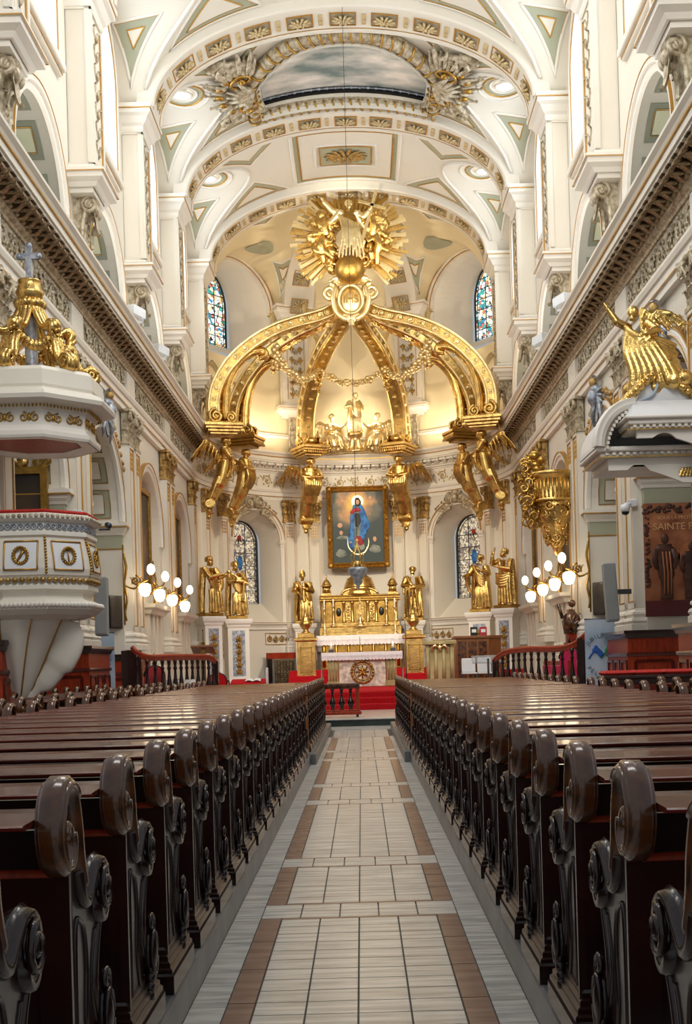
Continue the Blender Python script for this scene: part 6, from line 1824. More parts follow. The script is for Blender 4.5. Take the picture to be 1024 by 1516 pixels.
# aedicules and dark paintings of the choir walls, wall lamps
ptn = 0
for sg in (-1,1):
    side = 'left' if sg < 0 else 'right'
    for i, o in enumerate(CHO):
        w = trim(); f = RZ(-sg*pi/2)
        m = MB(); m.run([(0,3.0),(.1,3.0),(.14,3.1),(.24,3.16),(.26,3.26),(0,3.26)], [(-1.1,.2,0),(-1.1,-.1,0),(1.1,-.1,0),(1.1,.2,0)], side=-1); m.box(-1.1,1.1,-.1,.3,3.0,3.24); m.box(-1.1,1.1,-.02,.3,.3,3.0)
        for x in (-.95,-.3,.3,.95): m.box(x-.13,x+.13,-.12,.0,1.85,3.0); m.bbox(x-.18,x+.18,-.17,.0,1.6,1.9,.03)
        m.bbox(-1.15,1.15,-.2,.1,.3,1.6,.03)
        m.build('aedicule', K['cream'], w)
        m = MB()
        for x in (-.62,.62): m.box(x-.16,x+.16,-.04,-.02,2.0,2.8)
        m.build('gilt_panel', K['reliefgold'], w); w.matrix_world = T(sg*(XN-.02), o[0], 0) @ f
        t = thing('wall_painting', 'tall dark painting in the blind arch on the %s choir wall, %s' % (side, ('nearer the nave','nearer the apse')[i]), 'painting', (sg*(XN+.2), o[0], 5.0), -sg*pi/2)
        m = MB(); m.prism([(-1.05,-1.3),(1.05,-1.3),(1.05,1.6),(-1.05,1.6)], (0,0,0), (1,0,0), (0,0,1), .1, holes=[[(-.92,-1.17),(.92,-1.17),(.92,1.47),(-.92,1.47)]]); m.build('frame', K['frame'], t)
        m = MB(); m.box(-.94,.94,-.04,-.02,-1.2,1.5); m.build('canvas', K['darkpaint'], t)
SCN = None
def sconce(label, x, y, z, sg):
    global SCN
    t = thing('wall_lamp', label, 'wall lamp', (x,y,z), 0, 'globe wall lamps on the %s' % ('left' if sg < 0 else 'right'))
    if SCN is None:
        m = MB(); m.tube(smooth_curve([(.5,0,-.1),(.25,0,-.2),(.05,0,-.05),(-.1,0,.02),(-.15,0,.12)], 5), .025, 6); m.tube([(.2+u,-.02,.0+v) for u, v in spiral((0,0),.13,1.5,18,1,pi/2)], .025, 6); m.tube([(.0,.0,.0),(-.02,0,-.12)], .02, 6)
        for k in range(5): leaf(m, T(.3-.07*k,0,-.1) @ RZ(pi/2) , .22, .14, .06)
        m.tube([(.5,0,-1.1),(.5,0,.9)], .02, 6); m.tube([(.46+.03*sin(i),0,-1.0+.12*i) for i in range(15)], .03, 6)
        a = proto(m, 'bracket', K['giltdk'])
        m = MB(); m.ell((-.18,0,.27), (.1,.1,.135), 14, 10); b = proto(m, 'upper_globe', K['globe'])
        m = MB(); m.lathe([(.02,-.4),(.09,-.38),(.14,-.29),(.155,-.2),(.14,-.12),(.08,-.08)], (-.02,0,0), 16); c = proto(m, 'lower_globe', K['globe'])
        SCN = (a, b, c)
    for p_, n_ in zip(SCN, ('bracket','upper_globe','lower_globe')): part(p_, n_, t, scale=(-sg,1,1) if sg < 0 else None)
    if sg < 0:
        for c_ in t.children: c_.scale = (-1,1,1)
    return t
SCL_ = [(29.45,3.7),(31.6,3.68),(33.7,3.66),(36.1,3.6)]
nm4 = ['nearest the nave, above the balustrade end','second from the nave','third from the nave','nearest the apse']
for sg in (-1,1):
    for (y,z), l in zip(SCL_, nm4): sconce('lit two-globe wall lamp on the %s choir wall, %s' % ('left' if sg < 0 else 'right', l), sg*5.3, y, z, sg)
# gilded balcony on the right
gb = thing('gilded_balcony', 'carved gilded balcony and corbel on the right wall above the lamps', 'balcony', (5.3, 31.5, 0))
m = MB(); m.lathe([(.6,5.62),(.62,5.66),(.56,5.7),(.56,6.22),(.6,6.26),(.66,6.32),(.66,6.4),(.6,6.42)], seg=24)
for k in range(32): a = 2*pi*k/32; m.tube([(.57*cos(a),.57*sin(a),5.72),(.57*cos(a),.57*sin(a),6.2)], .025, 5)
m.build('reeded_drum', K['gilt'], gb)
m = MB(); m.lathe([(.58,5.62),(.5,5.45),(.52,5.2),(.4,4.95),(.3,4.7),(.12,4.4),(.05,4.2)], (.05,0,0), 20)
rs = random.Random(9)
for k in range(46):
    a = rs.uniform(pi*.6, pi*2.0); z = rs.uniform(4.5,5.6); r = .12+.44*(z-4.3)/1.3
    c = Vector((.05+r*cos(a), r*sin(a), z)); s_ = rs.choice((-1,1))
    tg = Vector((-sin(a),cos(a),0))
    m.tube([c+tg*u*s_+Vector((0,0,v))+Vector((cos(a)*.05,sin(a)*.05,0)) for u, v in spiral((0,0),rs.uniform(.08,.15),1.4,12,1,rs.uniform(0,6))], [.035-.0015*i for i in range(13)], 5)
for k in range(16):
    a = pi*.6+1.4*pi*k/16; leaf(m, T(.05+.4*cos(a),.4*sin(a),5.05) @ RZ(a+pi/2), .55, .3, .16)
m.build('carved_corbel', K['gilt'], gb)
m = MB()
for k in range(40):
    z = 5.0+1.9*k/40; c = Vector((-.62+.12*sin(k*1.7)-.1*sin(pi*k/40), -.1+.2*sin(k*2.3), z)); m.tube([c+Vector((u,.0,v)) for u, v in spiral((0,0),.13+.05*sin(k*3.),1.3,10,(-1)**k,k)], [.04-.002*i for i in range(11)], 5)
for k in range(10): m.ell((-.45+.1*sin(k*2),-.2+.1*cos(k*3),6.3+.06*k), (.13,.12,.1), 7, 5)
m.build('carved_figures', K['giltdk'], gb)
# dark carved bust group on the right, and side cabinets
cvg = thing('carved_wood_group', 'dark carved wooden figure group on a post behind the magenta chair', 'sculpture', (5.45, 30.2, .21))
m = MB(); m.bbox(-.14,.14,-.14,.14,0,1.9,.02); m.build('post', K['woodred'], cvg)
m = MB(); rs = random.Random(4)
m.tube([(0,0,1.9),(-.05,0,2.2),(.0,0,2.5)], [.2,.2,.1], 8); m.ell((.02,-.02,2.65), .1); m.tube([(-.05,0,2.4),(-.25,-.1,2.3),(-.35,-.1,2.65)], [.07,.06,.04], 7); m.tube([(.05,0,2.4),(.2,-.1,2.2),(.0,-.2,2.1)], [.07,.06,.05], 7)
for k in range(16): m.tube([(-.2+.4*rs.random(),-.15*rs.random(),1.9+.5*rs.random()), (-.2+.4*rs.random(),-.2*rs.random(),1.9+.5*rs.random())], .04, 5)
m.build('figures', K['woodtop'], cvg)
# projectors standing on the cornices
for sg in (-1,1):
    for y, l in ((28.8,'nearer the camera'),(32.3,'farther from the camera')):
        t = thing('cornice_projector', 'white projector lamp standing on the %s cornice, %s' % ('left' if sg < 0 else 'right', l), 'spotlight', (sg*5.2,y,9.88), 0, 'projector lamps on the cornices')
        m = MB(); m.bbox(-.16,.16,-.1,.1,0,.06,.01); m.tube([(-.16,0,.05),(-.16,0,.3)], .02, 6); m.tube([(.16,0,.05),(.16,0,.3)], .02, 6); m.build('bracket', K['plastic'], t)
        m = MB(); m.M = T(0,0,.28) @ RZ(sg*.5) @ RX(-.1); m.bbox(-.15,.15,-.25,.2,-.13,.14,.03); m.build('housing', K['plastic'], t)
        m = MB(); m.M = T(0,0,.28) @ RZ(sg*.5) @ RX(-.1); m.bbox(-.12,.12,.2,.21,-.1,.11,.01); m.build('lens', K['lampdisc'], t)
# ------------------------------------------------------------------ figures
def lerp(a, b, t): return a+(b-a)*t
def prof_at(tab, t):
    for (t0, v0), (t1, v1) in zip(tab, tab[1:]):
        if t0 <= t <= t1: return lerp(v0, v1, (t-t0)/(t1-t0))
    return tab[-1][1]
RXT = [(0,.31),(.12,.27),(.3,.245),(.45,.235),(.55,.215),(.62,.2),(.7,.215),(.78,.235),(.815,.2),(.84,.1)]
RYT = [(0,.25),(.12,.22),(.3,.21),(.45,.2),(.55,.18),(.62,.165),(.7,.175),(.78,.15),(.815,.11),(.84,.08)]
def robe(mb, h, sway=.04, seed=0, amp=.11, knee=.05, k=9, zt=.84, z0=0):
    def fn(u, v):
        t = z0+(zt-z0)*v; a = 2*pi*u
        f = 1+amp*(1-t/.95)**1.3*(sin(k*a+seed+3*t)+.5*sin((k*2-3)*a+seed*2-4*t))+.02*sin(5*a+9*t+seed)
        rx = prof_at(RXT, t)*h/2*f; ry = prof_at(RYT, t)*h/2*f
        x = sway*h*.5*sin(pi*t*1.1+.3); y = -knee*h*.5*max(0, sin(pi*(t-.05)/.5))*(.5+.5*cos(a+pi/2-.5)) if t < .55 else 0
        return (x+rx*cos(a), y+ry*sin(a), t*h)
    mb.grid(fn, 44, 30, cu=True)
    mb.lathe([(.0,0),(.3*h/2,0),(.3*h/2,.02)], seg=20, cap=False)
def headf(mb, c, s, turn=0, nod=0, beard=0, hair=1, veil=False, crown=None):
    """head with brow, nose, ears, hair; faces -y; s = head height"""
    o = mb.M; mb.M = o @ T(*c) @ RZ(turn) @ RX(nod)
    mb.tube([(0,.02*s,-.75*s),(0,.0,-.3*s)], [.27*s,.23*s], 10)
    mb.ell((0,0,.05*s), (.34*s,.4*s,.45*s), 16, 12); mb.ell((0,-.12*s,-.22*s), (.24*s,.26*s,.24*s), 12, 9)
    mb.tube([(0,-.38*s,.12*s),(0,-.5*s,-.08*s),(0,-.42*s,-.12*s)], [.045*s,.075*s,.05*s], 7)
    for e in (-1,1):
        mb.ell((e*.14*s,-.35*s,.13*s), (.11*s,.06*s,.04*s), 8, 6); mb.ell((e*.35*s,.02*s,0), (.04*s,.09*s,.13*s), 8, 6)
        mb.ell((e*.13*s,-.36*s,.05*s), (.05*s,.035*s,.03*s), 7, 5)
    mb.ell((0,-.4*s,-.22*s), (.1*s,.05*s,.03*s), 8, 5)
    if hair:
        for i in range(15):
            a = pi*(-.15+1.3*i/14); mb.tube([(.3*s*cos(a),.1*s+.3*s*sin(a),.38*s),(.4*s*cos(a),.1*s+.38*s*sin(a),.1*s),(.38*s*cos(a),.12*s+.36*s*sin(a),-.3*s*(.4+.6*abs(sin(a))))], [.12*s,.12*s,.07*s], 6)
        mb.ell((0,.05*s,.28*s), (.36*s,.42*s,.28*s), 14, 9)
    if beard:
        for i in range(7):
            a = pi+pi*i/6; mb.tube([(.26*s*cos(a),-.18*s+.2*s*sin(a),-.22*s),(.2*s*cos(a),-.24*s+.18*s*sin(a),-.5*s),(.08*s*cos(a),-.3*s,-.5*s-beard*.3*s)], [.1*s,.11*s,.03*s], 6)
    if veil:
        mb.grid(lambda u, v: ((.45+.25*v*v)*s*cos(pi*(-.12+1.24*u)), .05*s+(.5+.1*v)*s*sin(pi*(-.12+1.24*u)), (.52-1.5*v)*s), 16, 8)
        mb.ell((0,.06*s,.2*s), (.43*s,.46*s,.4*s), 14, 9)
    if crown == 'mitre':
        mb.prism([(-.34*s,.3*s),(.34*s,.3*s),(.42*s,.62*s),(0,1.12*s),(-.42*s,.62*s)], (0,-.1*s,0), (1,0,0), (0,0,1), -.14*s); mb.prism([(-.34*s,.3*s),(.34*s,.3*s),(.42*s,.62*s),(0,1.12*s),(-.42*s,.62*s)], (0,.24*s,0), (1,0,0), (0,0,1), -.14*s)
        mb.ell((0,.03*s,.45*s), (.33*s,.3*s,.26*s), 12, 8)
    mb.M = o
def handf(mb, w, d, s, up=(0,0,1)):
    """hand at wrist w pointing along d: palm, four fingers, thumb"""
    w = Vector(w); d = Vector(d).normalized(); u = Vector(up); u = (u-d*u.dot(d)); u = u.normalized() if u.length > 1e-4 else d.orthogonal().normalized(); n = d.cross(u)
    mb.tube([w-d*.02*s, w+d*.3*s, w+d*.55*s], [.16*s,.22*s,.2*s], 8, sq=.55, up=n)
    for i, l in enumerate((.5,.58,.55,.42)):
        o_ = (i-1.5)*.105*s; b = w+d*.5*s+u*o_
        mb.tube([b, b+d*l*.5*s+n*.03*s, b+d*l*.8*s+n*.12*s], [.062*s,.056*s,.04*s], 6)
    mb.tube([w+d*.15*s+u*.17*s, w+d*.36*s+u*.32*s, w+d*.55*s+u*.34*s+n*.06*s], [.07*s,.065*s,.045*s], 6)
def armf(mb, sh, el, wr, s, sleeve=1.0, hand=None):
    mb.tube(smooth_curve([sh, Vector(sh).lerp(Vector(el),.55), el], 4), [lerp(.095,.075,i/8)*s*sleeve for i in range(9)], 9)
    mb.tube(smooth_curve([el, Vector(el).lerp(Vector(wr),.5), wr], 4), [lerp(.085,.05,i/8)*s*sleeve for i in range(9)], 9)
    mb.ell(el, .085*s*sleeve, 8, 6)
    d = Vector(wr)-Vector(el) if hand is None else Vector(hand)
    handf(mb, wr, d, .19*s)
def fold(mb, pts, r0, r1=None):
    P = smooth_curve(pts, 5); n = len(P); mb.tube(P, [lerp(r0, r1 or r0*.5, i/(n-1)) for i in range(n)], 7)
def wing(mb, root, out, up, L, n=9, back=(0,1,0)):
    """feathered wing: root, direction of span 'out', direction of rise 'up'"""
    root = Vector(root); out = Vector(out).normalized(); up = Vector(up).normalized(); bk = Vector(back)
    arcw = smooth_curve([root, root+out*.22*L+up*.28*L+bk*.06*L, root+out*.5*L+up*.42*L+bk*.08*L, root+out*.66*L+up*.3*L+bk*.05*L], 5)
    mb.tube(arcw, [.075*L*(1-.5*i/(len(arcw)-1)) for i in range(len(arcw))], 7)
    for row, (ln, rr_, off) in enumerate(((1.0,.07,.02),(.66,.075,-.02),(.36,.075,-.05))):
        for i in range(n):
            t = i/(n-1); p = arcw[int(round(t*(len(arcw)-1)))]
            d = (-up*(1.0)+out*(-.15+.75*t)).normalized(); l = L*ln*(.55+.35*t)
            mb.tube([p, p+d*l*.5+bk*(off*L), p+d*l+bk*(off*L*.4)], [rr_*L*.7, rr_*L, rr_*L*.3], 6, sq=.45, up=bk)
SAINTS = []
def saint(name, label, loc, rz, fn, mk='gilt', h=2.0, plinth=.12, cat='statue', vox=.017, group=None):
    t = thing(name, label, cat, loc, rz, group)
    mb = MB(); mb.M = T(0,0,plinth); fn(mb, h)
    o_ = remesh(mb, 'figure', K[mk], vox, t, 2); o_.scale = (1.14,1.1,1)
    m = MB(); m.bbox(-.36*h/2,.36*h/2,-.3*h/2,.3*h/2,0,plinth,.015); m.build('plinth', K['giltdk'], t)
    return t
def common(mb, h, seed, **k):
    robe(mb, h, seed=seed, **k)
    s = h/2
    # mantle across the body
    for i in range(5):
        x0 = (-.2+.02*i)*s; fold(mb, [(x0, -.06*s, 1.6*s-.03*i), (-.05*s, -.2*s, (1.3-.07*i)*s), (.17*s, -.2*s, (1.12-.1*i)*s), (.25*s, -.05*s, (1.02-.12*i)*s)], .055*s, .04*s)
    for i in range(5):
        x = (.26-.09*i)*s; fold(mb, [(x*.9, -.17*s, (1.0-.05*i)*s), (x*1.05, -.24*s, .6*s), (x*1.2, -.25*s, .15*s), (x*1.25,-.25*s,.03*s)], .05*s, .045*s)
    mb.tube(smooth_curve([(-.16*s,.06*s,1.58*s),(-.2*s,.08*s,1.0*s),(-.23*s,.1*s,.3*s),(-.22*s,.1*s,.02*s)], 5), .11*s, 8)
    mb.tube(smooth_curve([(.16*s,.06*s,1.58*s),(.2*s,.08*s,1.0*s),(.23*s,.1*s,.3*s),(.22*s,.1*s,.02*s)], 5), .11*s, 8)
def s_reach(mb, h):      # bearded, both hands held out to the side of the altar
    s = h/2; common(mb, h, 1, sway=.03)
    headf(mb, (.02*s,-.03*s,1.84*s), .27*s, turn=.5, nod=.12, beard=1)
    armf(mb, (-.2*s,0,1.55*s), (-.12*s,-.25*s,1.22*s), (.16*s,-.36*s,1.3*s), s, 1.15); armf(mb, (.2*s,0,1.55*s), (.3*s,-.16*s,1.24*s), (.44*s,-.34*s,1.34*s), s, 1.2)
    fold(mb, [(.3*s,-.16*s,1.24*s),(.34*s,-.2*s,1.0*s),(.3*s,-.2*s,.8*s)], .09*s, .05*s)
def s_cross(mb, h):      # old man hugging a slanted beam
    s = h/2; common(mb, h, 2, sway=-.04)
    headf(mb, (.0,-.05*s,1.84*s), .27*s, turn=.25, nod=.25, beard=1.1)
    armf(mb, (-.21*s,0,1.55*s), (-.27*s,-.2*s,1.22*s), (.02*s,-.34*s,1.3*s), s, 1.1, hand=(.3,-.1,.1)); armf(mb, (.21*s,0,1.55*s), (.3*s,-.18*s,1.25*s), (.08*s,-.36*s,1.22*s), s, 1.1, hand=(-.3,-.1,.05))
    mb.tube([(-.32*s,-.3*s,1.62*s),(.36*s,-.36*s,1.1*s)], .05*s, 4); mb.tube([(.22*s,-.34*s,1.2*s),(.16*s,-.32*s,.5*s)], .05*s, 6)
def s_bishop(mb, h):
    s = h/2; common(mb, h, 3, sway=.02, amp=.09)
    headf(mb, (0,-.02*s,1.8*s), .25*s, turn=.25, nod=.1, beard=0, crown='mitre')
    armf(mb, (-.21*s,0,1.52*s), (-.32*s,-.12*s,1.2*s), (-.2*s,-.3*s,1.1*s), s, 1.2); armf(mb, (.21*s,0,1.52*s), (.32*s,-.12*s,1.18*s), (.1*s,-.33*s,1.26*s), s, 1.2, hand=(-.4,-.1,.2))
    mb.grid(lambda u, v: ((.34+.06*v)*s*cos(pi*1.0+pi*u), -.02*s+(.24+.07*v)*s*sin(pi*1.0+pi*u), (1.56-.75*v-.2*v*sin(pi*u))*s), 18, 6)
    mb.tube([(0,-.27*s,1.5*s),(0,-.33*s,.75*s)], .045*s, 6)
def s_roman(mb, h):      # bare headed, arms folded on a toga
    s = h/2; common(mb, h, 4, sway=-.03, amp=.12)
    headf(mb, (0,-.03*s,1.84*s), .26*s, turn=-.1, nod=.05, beard=.3)
    armf(mb, (-.22*s,0,1.56*s), (-.33*s,-.12*s,1.24*s), (-.05*s,-.32*s,1.2*s), s, 1.1, hand=(.3,-.1,.0)); armf(mb, (.22*s,0,1.56*s), (.33*s,-.14*s,1.22*s), (.05*s,-.35*s,1.14*s), s, 1.2, hand=(-.3,-.1,.0))
    for i in range(4): fold(mb, [((-.2+.1*i)*s,-.3*s,1.16*s),((-.24+.12*i)*s,-.3*s,.8*s),((-.26+.14*i)*s,-.27*s,.3*s)], .05*s)
    mb.tube([(-.3*s,-.14*s,1.16*s),(-.31*s,-.18*s,.9*s)], .05*s, 6)
def s_woman(mb, h):
    s = h/2; common(mb, h, 5, sway=.05)
    headf(mb, (.03*s,-.03*s,1.84*s), .25*s, turn=-.5, nod=.1, veil=True)
    armf(mb, (-.2*s,0,1.54*s), (-.36*s,-.06*s,1.26*s), (-.42*s,-.26*s,1.2*s), s, 1.15, hand=(-.1,-.3,.0)); armf(mb, (.2*s,0,1.54*s), (.3*s,-.14*s,1.26*s), (.08*s,-.3*s,1.38*s), s, 1.15, hand=(-.3,-.05,.25))
    fold(mb, [(-.4*s,-.2*s,1.2*s),(-.38*s,-.16*s,.9*s),(-.3*s,-.16*s,.6*s)], .09*s, .05*s)
def s_raised(mb, h):
    s = h/2; common(mb, h, 6, sway=-.05)
    headf(mb, (-.02*s,-.03*s,1.84*s), .26*s, turn=-.55, nod=-.15, beard=.7)
    armf(mb, (-.2*s,0,1.56*s), (-.38*s,-.16*s,1.45*s), (-.3*s,-.28*s,1.72*s), s, 1.1, hand=(.05,-.1,.4)); armf(mb, (.2*s,0,1.55*s), (.26*s,-.22*s,1.22*s), (-.05*s,-.36*s,1.3*s), s, 1.15, hand=(-.35,-.1,.15))
    mb.tube([(-.34*s,-.3*s,1.35*s),(-.2*s,-.26*s,2.0*s)], .03*s, 6)
    for i in range(5): fold(mb, [(-.24*s,-.18*s,(1.1-.08*i)*s),(0,-.3*s,(1.0-.09*i)*s),(.26*s,-.16*s,(1.08-.08*i)*s)], .045*s, .04*s)
(x1,y1,_,_,_,z1),(x2,y2,_,_,_,z2),(x3,y3,_,_,_,z3) = PED
saint('saint_statue', 'gilded bearded saint stretching his hands towards the altar, left end of the apse', (-x1,y1,z1), .7, s_reach)
saint('saint_statue', 'gilded old saint hugging a slanted beam before the left stained window', (-x2,y2,z2), .35, s_cross)
saint('saint_statue', 'gilded bishop statue in a mitre left of the altar painting', (-x3,y3,z3), .15, s_bishop, h=1.95)
saint('saint_statue', 'gilded bareheaded saint with folded arms right of the altar painting', (x3,y3,z3), -.12, s_roman, h=2.05)
saint('saint_statue', 'gilded veiled woman holding out her robe before the right stained window', (x2,y2,z2), -.3, s_woman)
saint('saint_statue', 'gilded saint raising one hand, right end of the apse', (x1,y1,z1), -.7, s_raised)
# the virgin over the cornice with two seated angels
def s_mary(mb, h):
    s = h/2; common(mb, h, 7, sway=.06)
    headf(mb, (.05*s,-.05*s,1.84*s), .25*s, turn=-.4, nod=.3, veil=True)
    armf(mb, (-.2*s,0,1.54*s), (-.34*s,-.1*s,1.3*s), (-.2*s,-.3*s,1.28*s), s, 1.1, hand=(.2,-.2,0)); armf(mb, (.2*s,0,1.54*s), (.34*s,-.1*s,1.28*s), (.36*s,-.3*s,1.1*s), s, 1.1, hand=(.1,-.3,-.2))
mt_ = saint('madonna_statue', 'gilded woman in a veil standing in the lit niche above the apse cornice', (.05,47.25,10.62), 0, s_mary, mk='giltpale', h=1.62, plinth=.06)
m = MB(); m.M = T(0,0,-.75); m.lathe([(.5,0),(.5,.06),(.4,.12),(.28,.3),(.22,.5),(.2,.62),(.3,.68),(.32,.75)], seg=8)
for s_ in (-1,1): m.tube([(s_*(.42+u),-.2,.2+v) for u, v in spiral((0,0),.18,1.5,16,s_,-pi/2)], .05, 6)
m.build('scrolled_pedestal', K['giltpale'], mt_)
def seated_angel(mb, sg):
    mb.M = mb.M @ SCL(sg,1,1)
    mb.tube(smooth_curve([(0,.05,.35),(0,.02,.7),(.03,-.02,1.0)], 5), [.24]*4+[.2]*4+[.17]*3, 12)
    headf(mb, (.08,-.05,1.26), .24, turn=.6, nod=.1)
    mb.tube(smooth_curve([(0,0,.4),(.25,-.2,.5),(.42,-.25,.3),(.45,-.22,.0)], 5), [.2]*6+[.16]*5+[.12]*5, 10); mb.tube(smooth_curve([(-.1,0,.38),(.05,-.32,.4),(.15,-.36,.1),(.1,-.3,-.1)], 5), [.2]*6+[.15]*5+[.12]*5, 10)
    armf(mb, (.16,-.02,.95), (.4,-.16,.82), (.62,-.2,.98), .85); armf(mb, (-.14,-.02,.95), (-.16,-.24,.7), (.06,-.36,.72), .85)
    for i in range(6): fold(mb, [(-.2+.08*i,-.15,.6),(-.12+.1*i,-.36,.4),(-.1+.12*i,-.38,.05)], .05)
    wing(mb, (-.05,.16,.8), (-.5,.3,.1), (-.1,.1,1), .75); wing(mb, (.1,.2,.8), (.3,.3,.1), (.1,.1,1), .5)
    for i in range(14): mb.ell((-.35+.07*i, -.05+.1*sin(i*2), .02+.05*cos(i*3)), .15, 8, 6)
for sg in (-1,1):
    t = thing('seated_angel', 'gilded winged angel seated on a cloud %s of the niche statue' % ('left' if sg < 0 else 'right'), 'statue', (sg*.98+.05, 47.1, 9.98))
    mb = MB(); mb.M = SCL(1.05); seated_angel(mb, -sg); remesh(mb, 'figure', K['giltpale'], .02, t, 2)
    m = MB(); m.lathe([(.45,-.1),(.48,-.04),(.42,.02)], seg=12, sx=1, sy=.7)
    for k in range(2): m.tube([(sg*(.1+.2*k)+u,-.34,.12+v) for u, v in spiral((0,0),.2,1.7,18,sg,0)], .05, 6)
    m.build('volute_base', K['gilt'], t)
# ------------------------------------------------------------------ baldachin
BC = Vector((.03, 42.2, 0))
bd = thing('baldachin', 'gilded baldachin of six curved scroll ribs meeting in a crown', 'baldachin', (0,0,0))
FEET = []
for x, y in ((4.8,41.0),(4.32,43.55),(1.85,46.05)):
    for sg in (-1,1): FEET.append((sg, x, y))
def leg_path(rf):
    k = rf/4.95
    return [(4.95*k,9.98),(5.0*k,10.5),(4.9*k,11.1),(4.6*k,11.7),(4.1*k,12.3),(3.5*k,12.8),(2.8*k,13.22),(2.1*k,13.5),(1.5*k,13.68),(1.0*k,13.86),(.72*k,14.02),(.55*k,14.2)]
for sg, x, y in FEET:
    v = Vector((sg*x, y, 0))-BC; v.z = 0; rf = v.length; d = v.normalized(); sd = Vector((-d.y, d.x, 0))
    P2 = smooth_curve(leg_path(rf), 5); P = [BC+d*p[0]+Vector((0,0,p[1])) for p in P2]
    fr = []
    for i in range(len(P)):
        t = (P[min(i+1,len(P)-1)]-P[max(i-1,0)]).normalized(); n_ = sd.cross(t); n_ = n_ if n_.z > 0 or n_.dot(d) > 0 else -n_; fr.append((sd, n_))
    m = MB(); n = len(P)
    W_ = .27; prof = [(-W_,-.2),(-W_*.8,-.24),(W_*.8,-.24),(W_,-.2),(W_,.12),(W_*.82,.2),(W_*.6,.12),(W_*.35,.16),(0,.2),(-W_*.35,.16),(-W_*.6,.12),(-W_*.82,.2),(-W_,.12)]
    v_ = []; f_ = []; k = len(prof)
    for i in range(n):
        s_ = .72+.38*(1-i/(n-1)) if i > n*.5 else 1.0
        for a, b in prof: v_.append(P[i]+fr[i][0]*a*s_+fr[i][1]*b*s_)
    for i in range(n-1):
        for j in range(k): f_.append((i*k+j, i*k+(j+1)%k, (i+1)*k+(j+1)%k, (i+1)*k+j))
    m._add(v_, f_+[tuple(range(k)), tuple(range((n-1)*k, n*k))], False)
    mleg = m
    leg = None; m = mleg; m.cm = 1   # rosettes
    for i in range(4, n-8, 3):
        for e_ in (-1,1): m.ell(P[i]+fr[i][0]*e_*(W_+.02), (.06,.06,.06), 6, 5); m.tube([P[i]+fr[i][0]*e_*(W_+.02)+(fr[i][1]*v2+(P[i+1]-P[i]).normalized()*u2) for u2, v2 in spiral((0,0),.11,1.3,10,1,i)], .022, 5)
        m.ell(P[i]+fr[i][1]*.17, (.08,.08,.05), 6, 5); m.ell(P[i]-fr[i][1]*.25, (.09,.09,.04), 6, 5)
    leg = m.build('scroll_rib', [K['gilt'], K['giltpale']], bd); m = MB()   # bright edge rolls
    for e_ in (-1,1): m.tube([P[i]+fr[i][0]*e_*W_*1.02+fr[i][1]*.17 for i in range(0,n-6)], .055, 6); m.tube([P[i]+fr[i][0]*e_*W_*1.04-fr[i][1]*.16 for i in range(0,n-6)], .035, 6)
    m.build('edge_roll', K['giltpale'], leg)
    m = MB()   # inner branch that curls away under the rib
    a = P2[2]; Q2 = smooth_curve([(a[0]-.42,10.05),(a[0]-.4,10.6),(a[0]-.5,11.3),(a[0]-.82*rf/4.95,11.95),(a[0]-1.3*rf/4.95,12.4),(a[0]-1.75*rf/4.95,12.5),(a[0]-1.85*rf/4.95,12.32),(a[0]-1.65*rf/4.95,12.25)], 4)
    if rf > 4.4:
        Q = [BC+d*p[0]+Vector((0,0,p[1])) for p in Q2]
        m.tube(Q, [.17]*(len(Q)-8)+[.17-.012*i for i in range(8)], 8, sq=1.1, up=sd)
        for e_ in (-1,1): m.tube([q+sd*.18*e_ for q in Q], .04, 6)
        m.build('inner_scroll', K['gilt'], leg)
    m = MB()   # volutes at the foot
    for e_ in (-1,1):
        c = BC+d*(rf-.02)+Vector((0,0,10.14))+sd*e_*.3
        m.tube([c+d*u+Vector((0,0,v)) for u, v in spiral((0,0),.26,1.7,22,-1,pi/2)], .06, 6); m.ell(c, .07, 8, 6)
        c = BC+d*(rf-.55)+Vector((0,0,10.1))+sd*e_*.26
        m.tube([c+d*u+Vector((0,0,v)) for u, v in spiral((0,0),.2,1.7,22,1,pi/2)], .05, 6)
    m.tube([BC+d*(rf-.02)+Vector((0,0,10.14))-sd*.3, BC+d*(rf-.02)+Vector((0,0,10.14))+sd*.3], .2, 12); m.tube([BC+d*(rf-.55)+Vector((0,0,10.1))-sd*.25, BC+d*(rf-.55)+Vector((0,0,10.1))+sd*.25], .15, 10)
    m.build('foot_volute', K['gilt'], leg)
    for i in (14, 30, 38):   # acanthus crests on the back of the rib
        m = MB(); o = m.M; q = P[i]; t = (P[i+1]-P[i-1]).normalized()
        X = fr[i][0]; Z = (fr[i][1]+t*.8).normalized(); Y = Z.cross(X)
        for dx in (-.14,0,.14):
            m.M = Matrix.Translation(q+X*dx+fr[i][1]*.12) @ Matrix(((X.x,Y.x,Z.x,0),(X.y,Y.y,Z.y,0),(X.z,Y.z,Z.z,0),(0,0,0,1))); leaf(m, RY(dx*2), .62, .26, .2)
        m.M = o; m.build('acanthus_crest', K['giltpale'], leg)
    m = MB()   # entablature block the rib stands on
    rz = math.atan2(d.y, d.x); m.M = T(BC.x+d.x*(rf-.22), BC.y+d.y*(rf-.22), 0) @ RZ(rz)
    for (h0,h1,w_) in ((9.5,9.58,.42),(9.58,9.68,.5),(9.68,9.78,.58),(9.78,9.9,.62),(9.9,9.94,.52)): m.bbox(-w_-.1,w_,-w_*.85,w_*.85,h0,h1,.02)
    for k in range(12): m.cbox((-.66,-.5+.09*k,9.63), (.1,.05,.07))
    m.build('rib_block', K['gilt'] if x > 4.5 or x < 2 else K['giltdk'], bd)
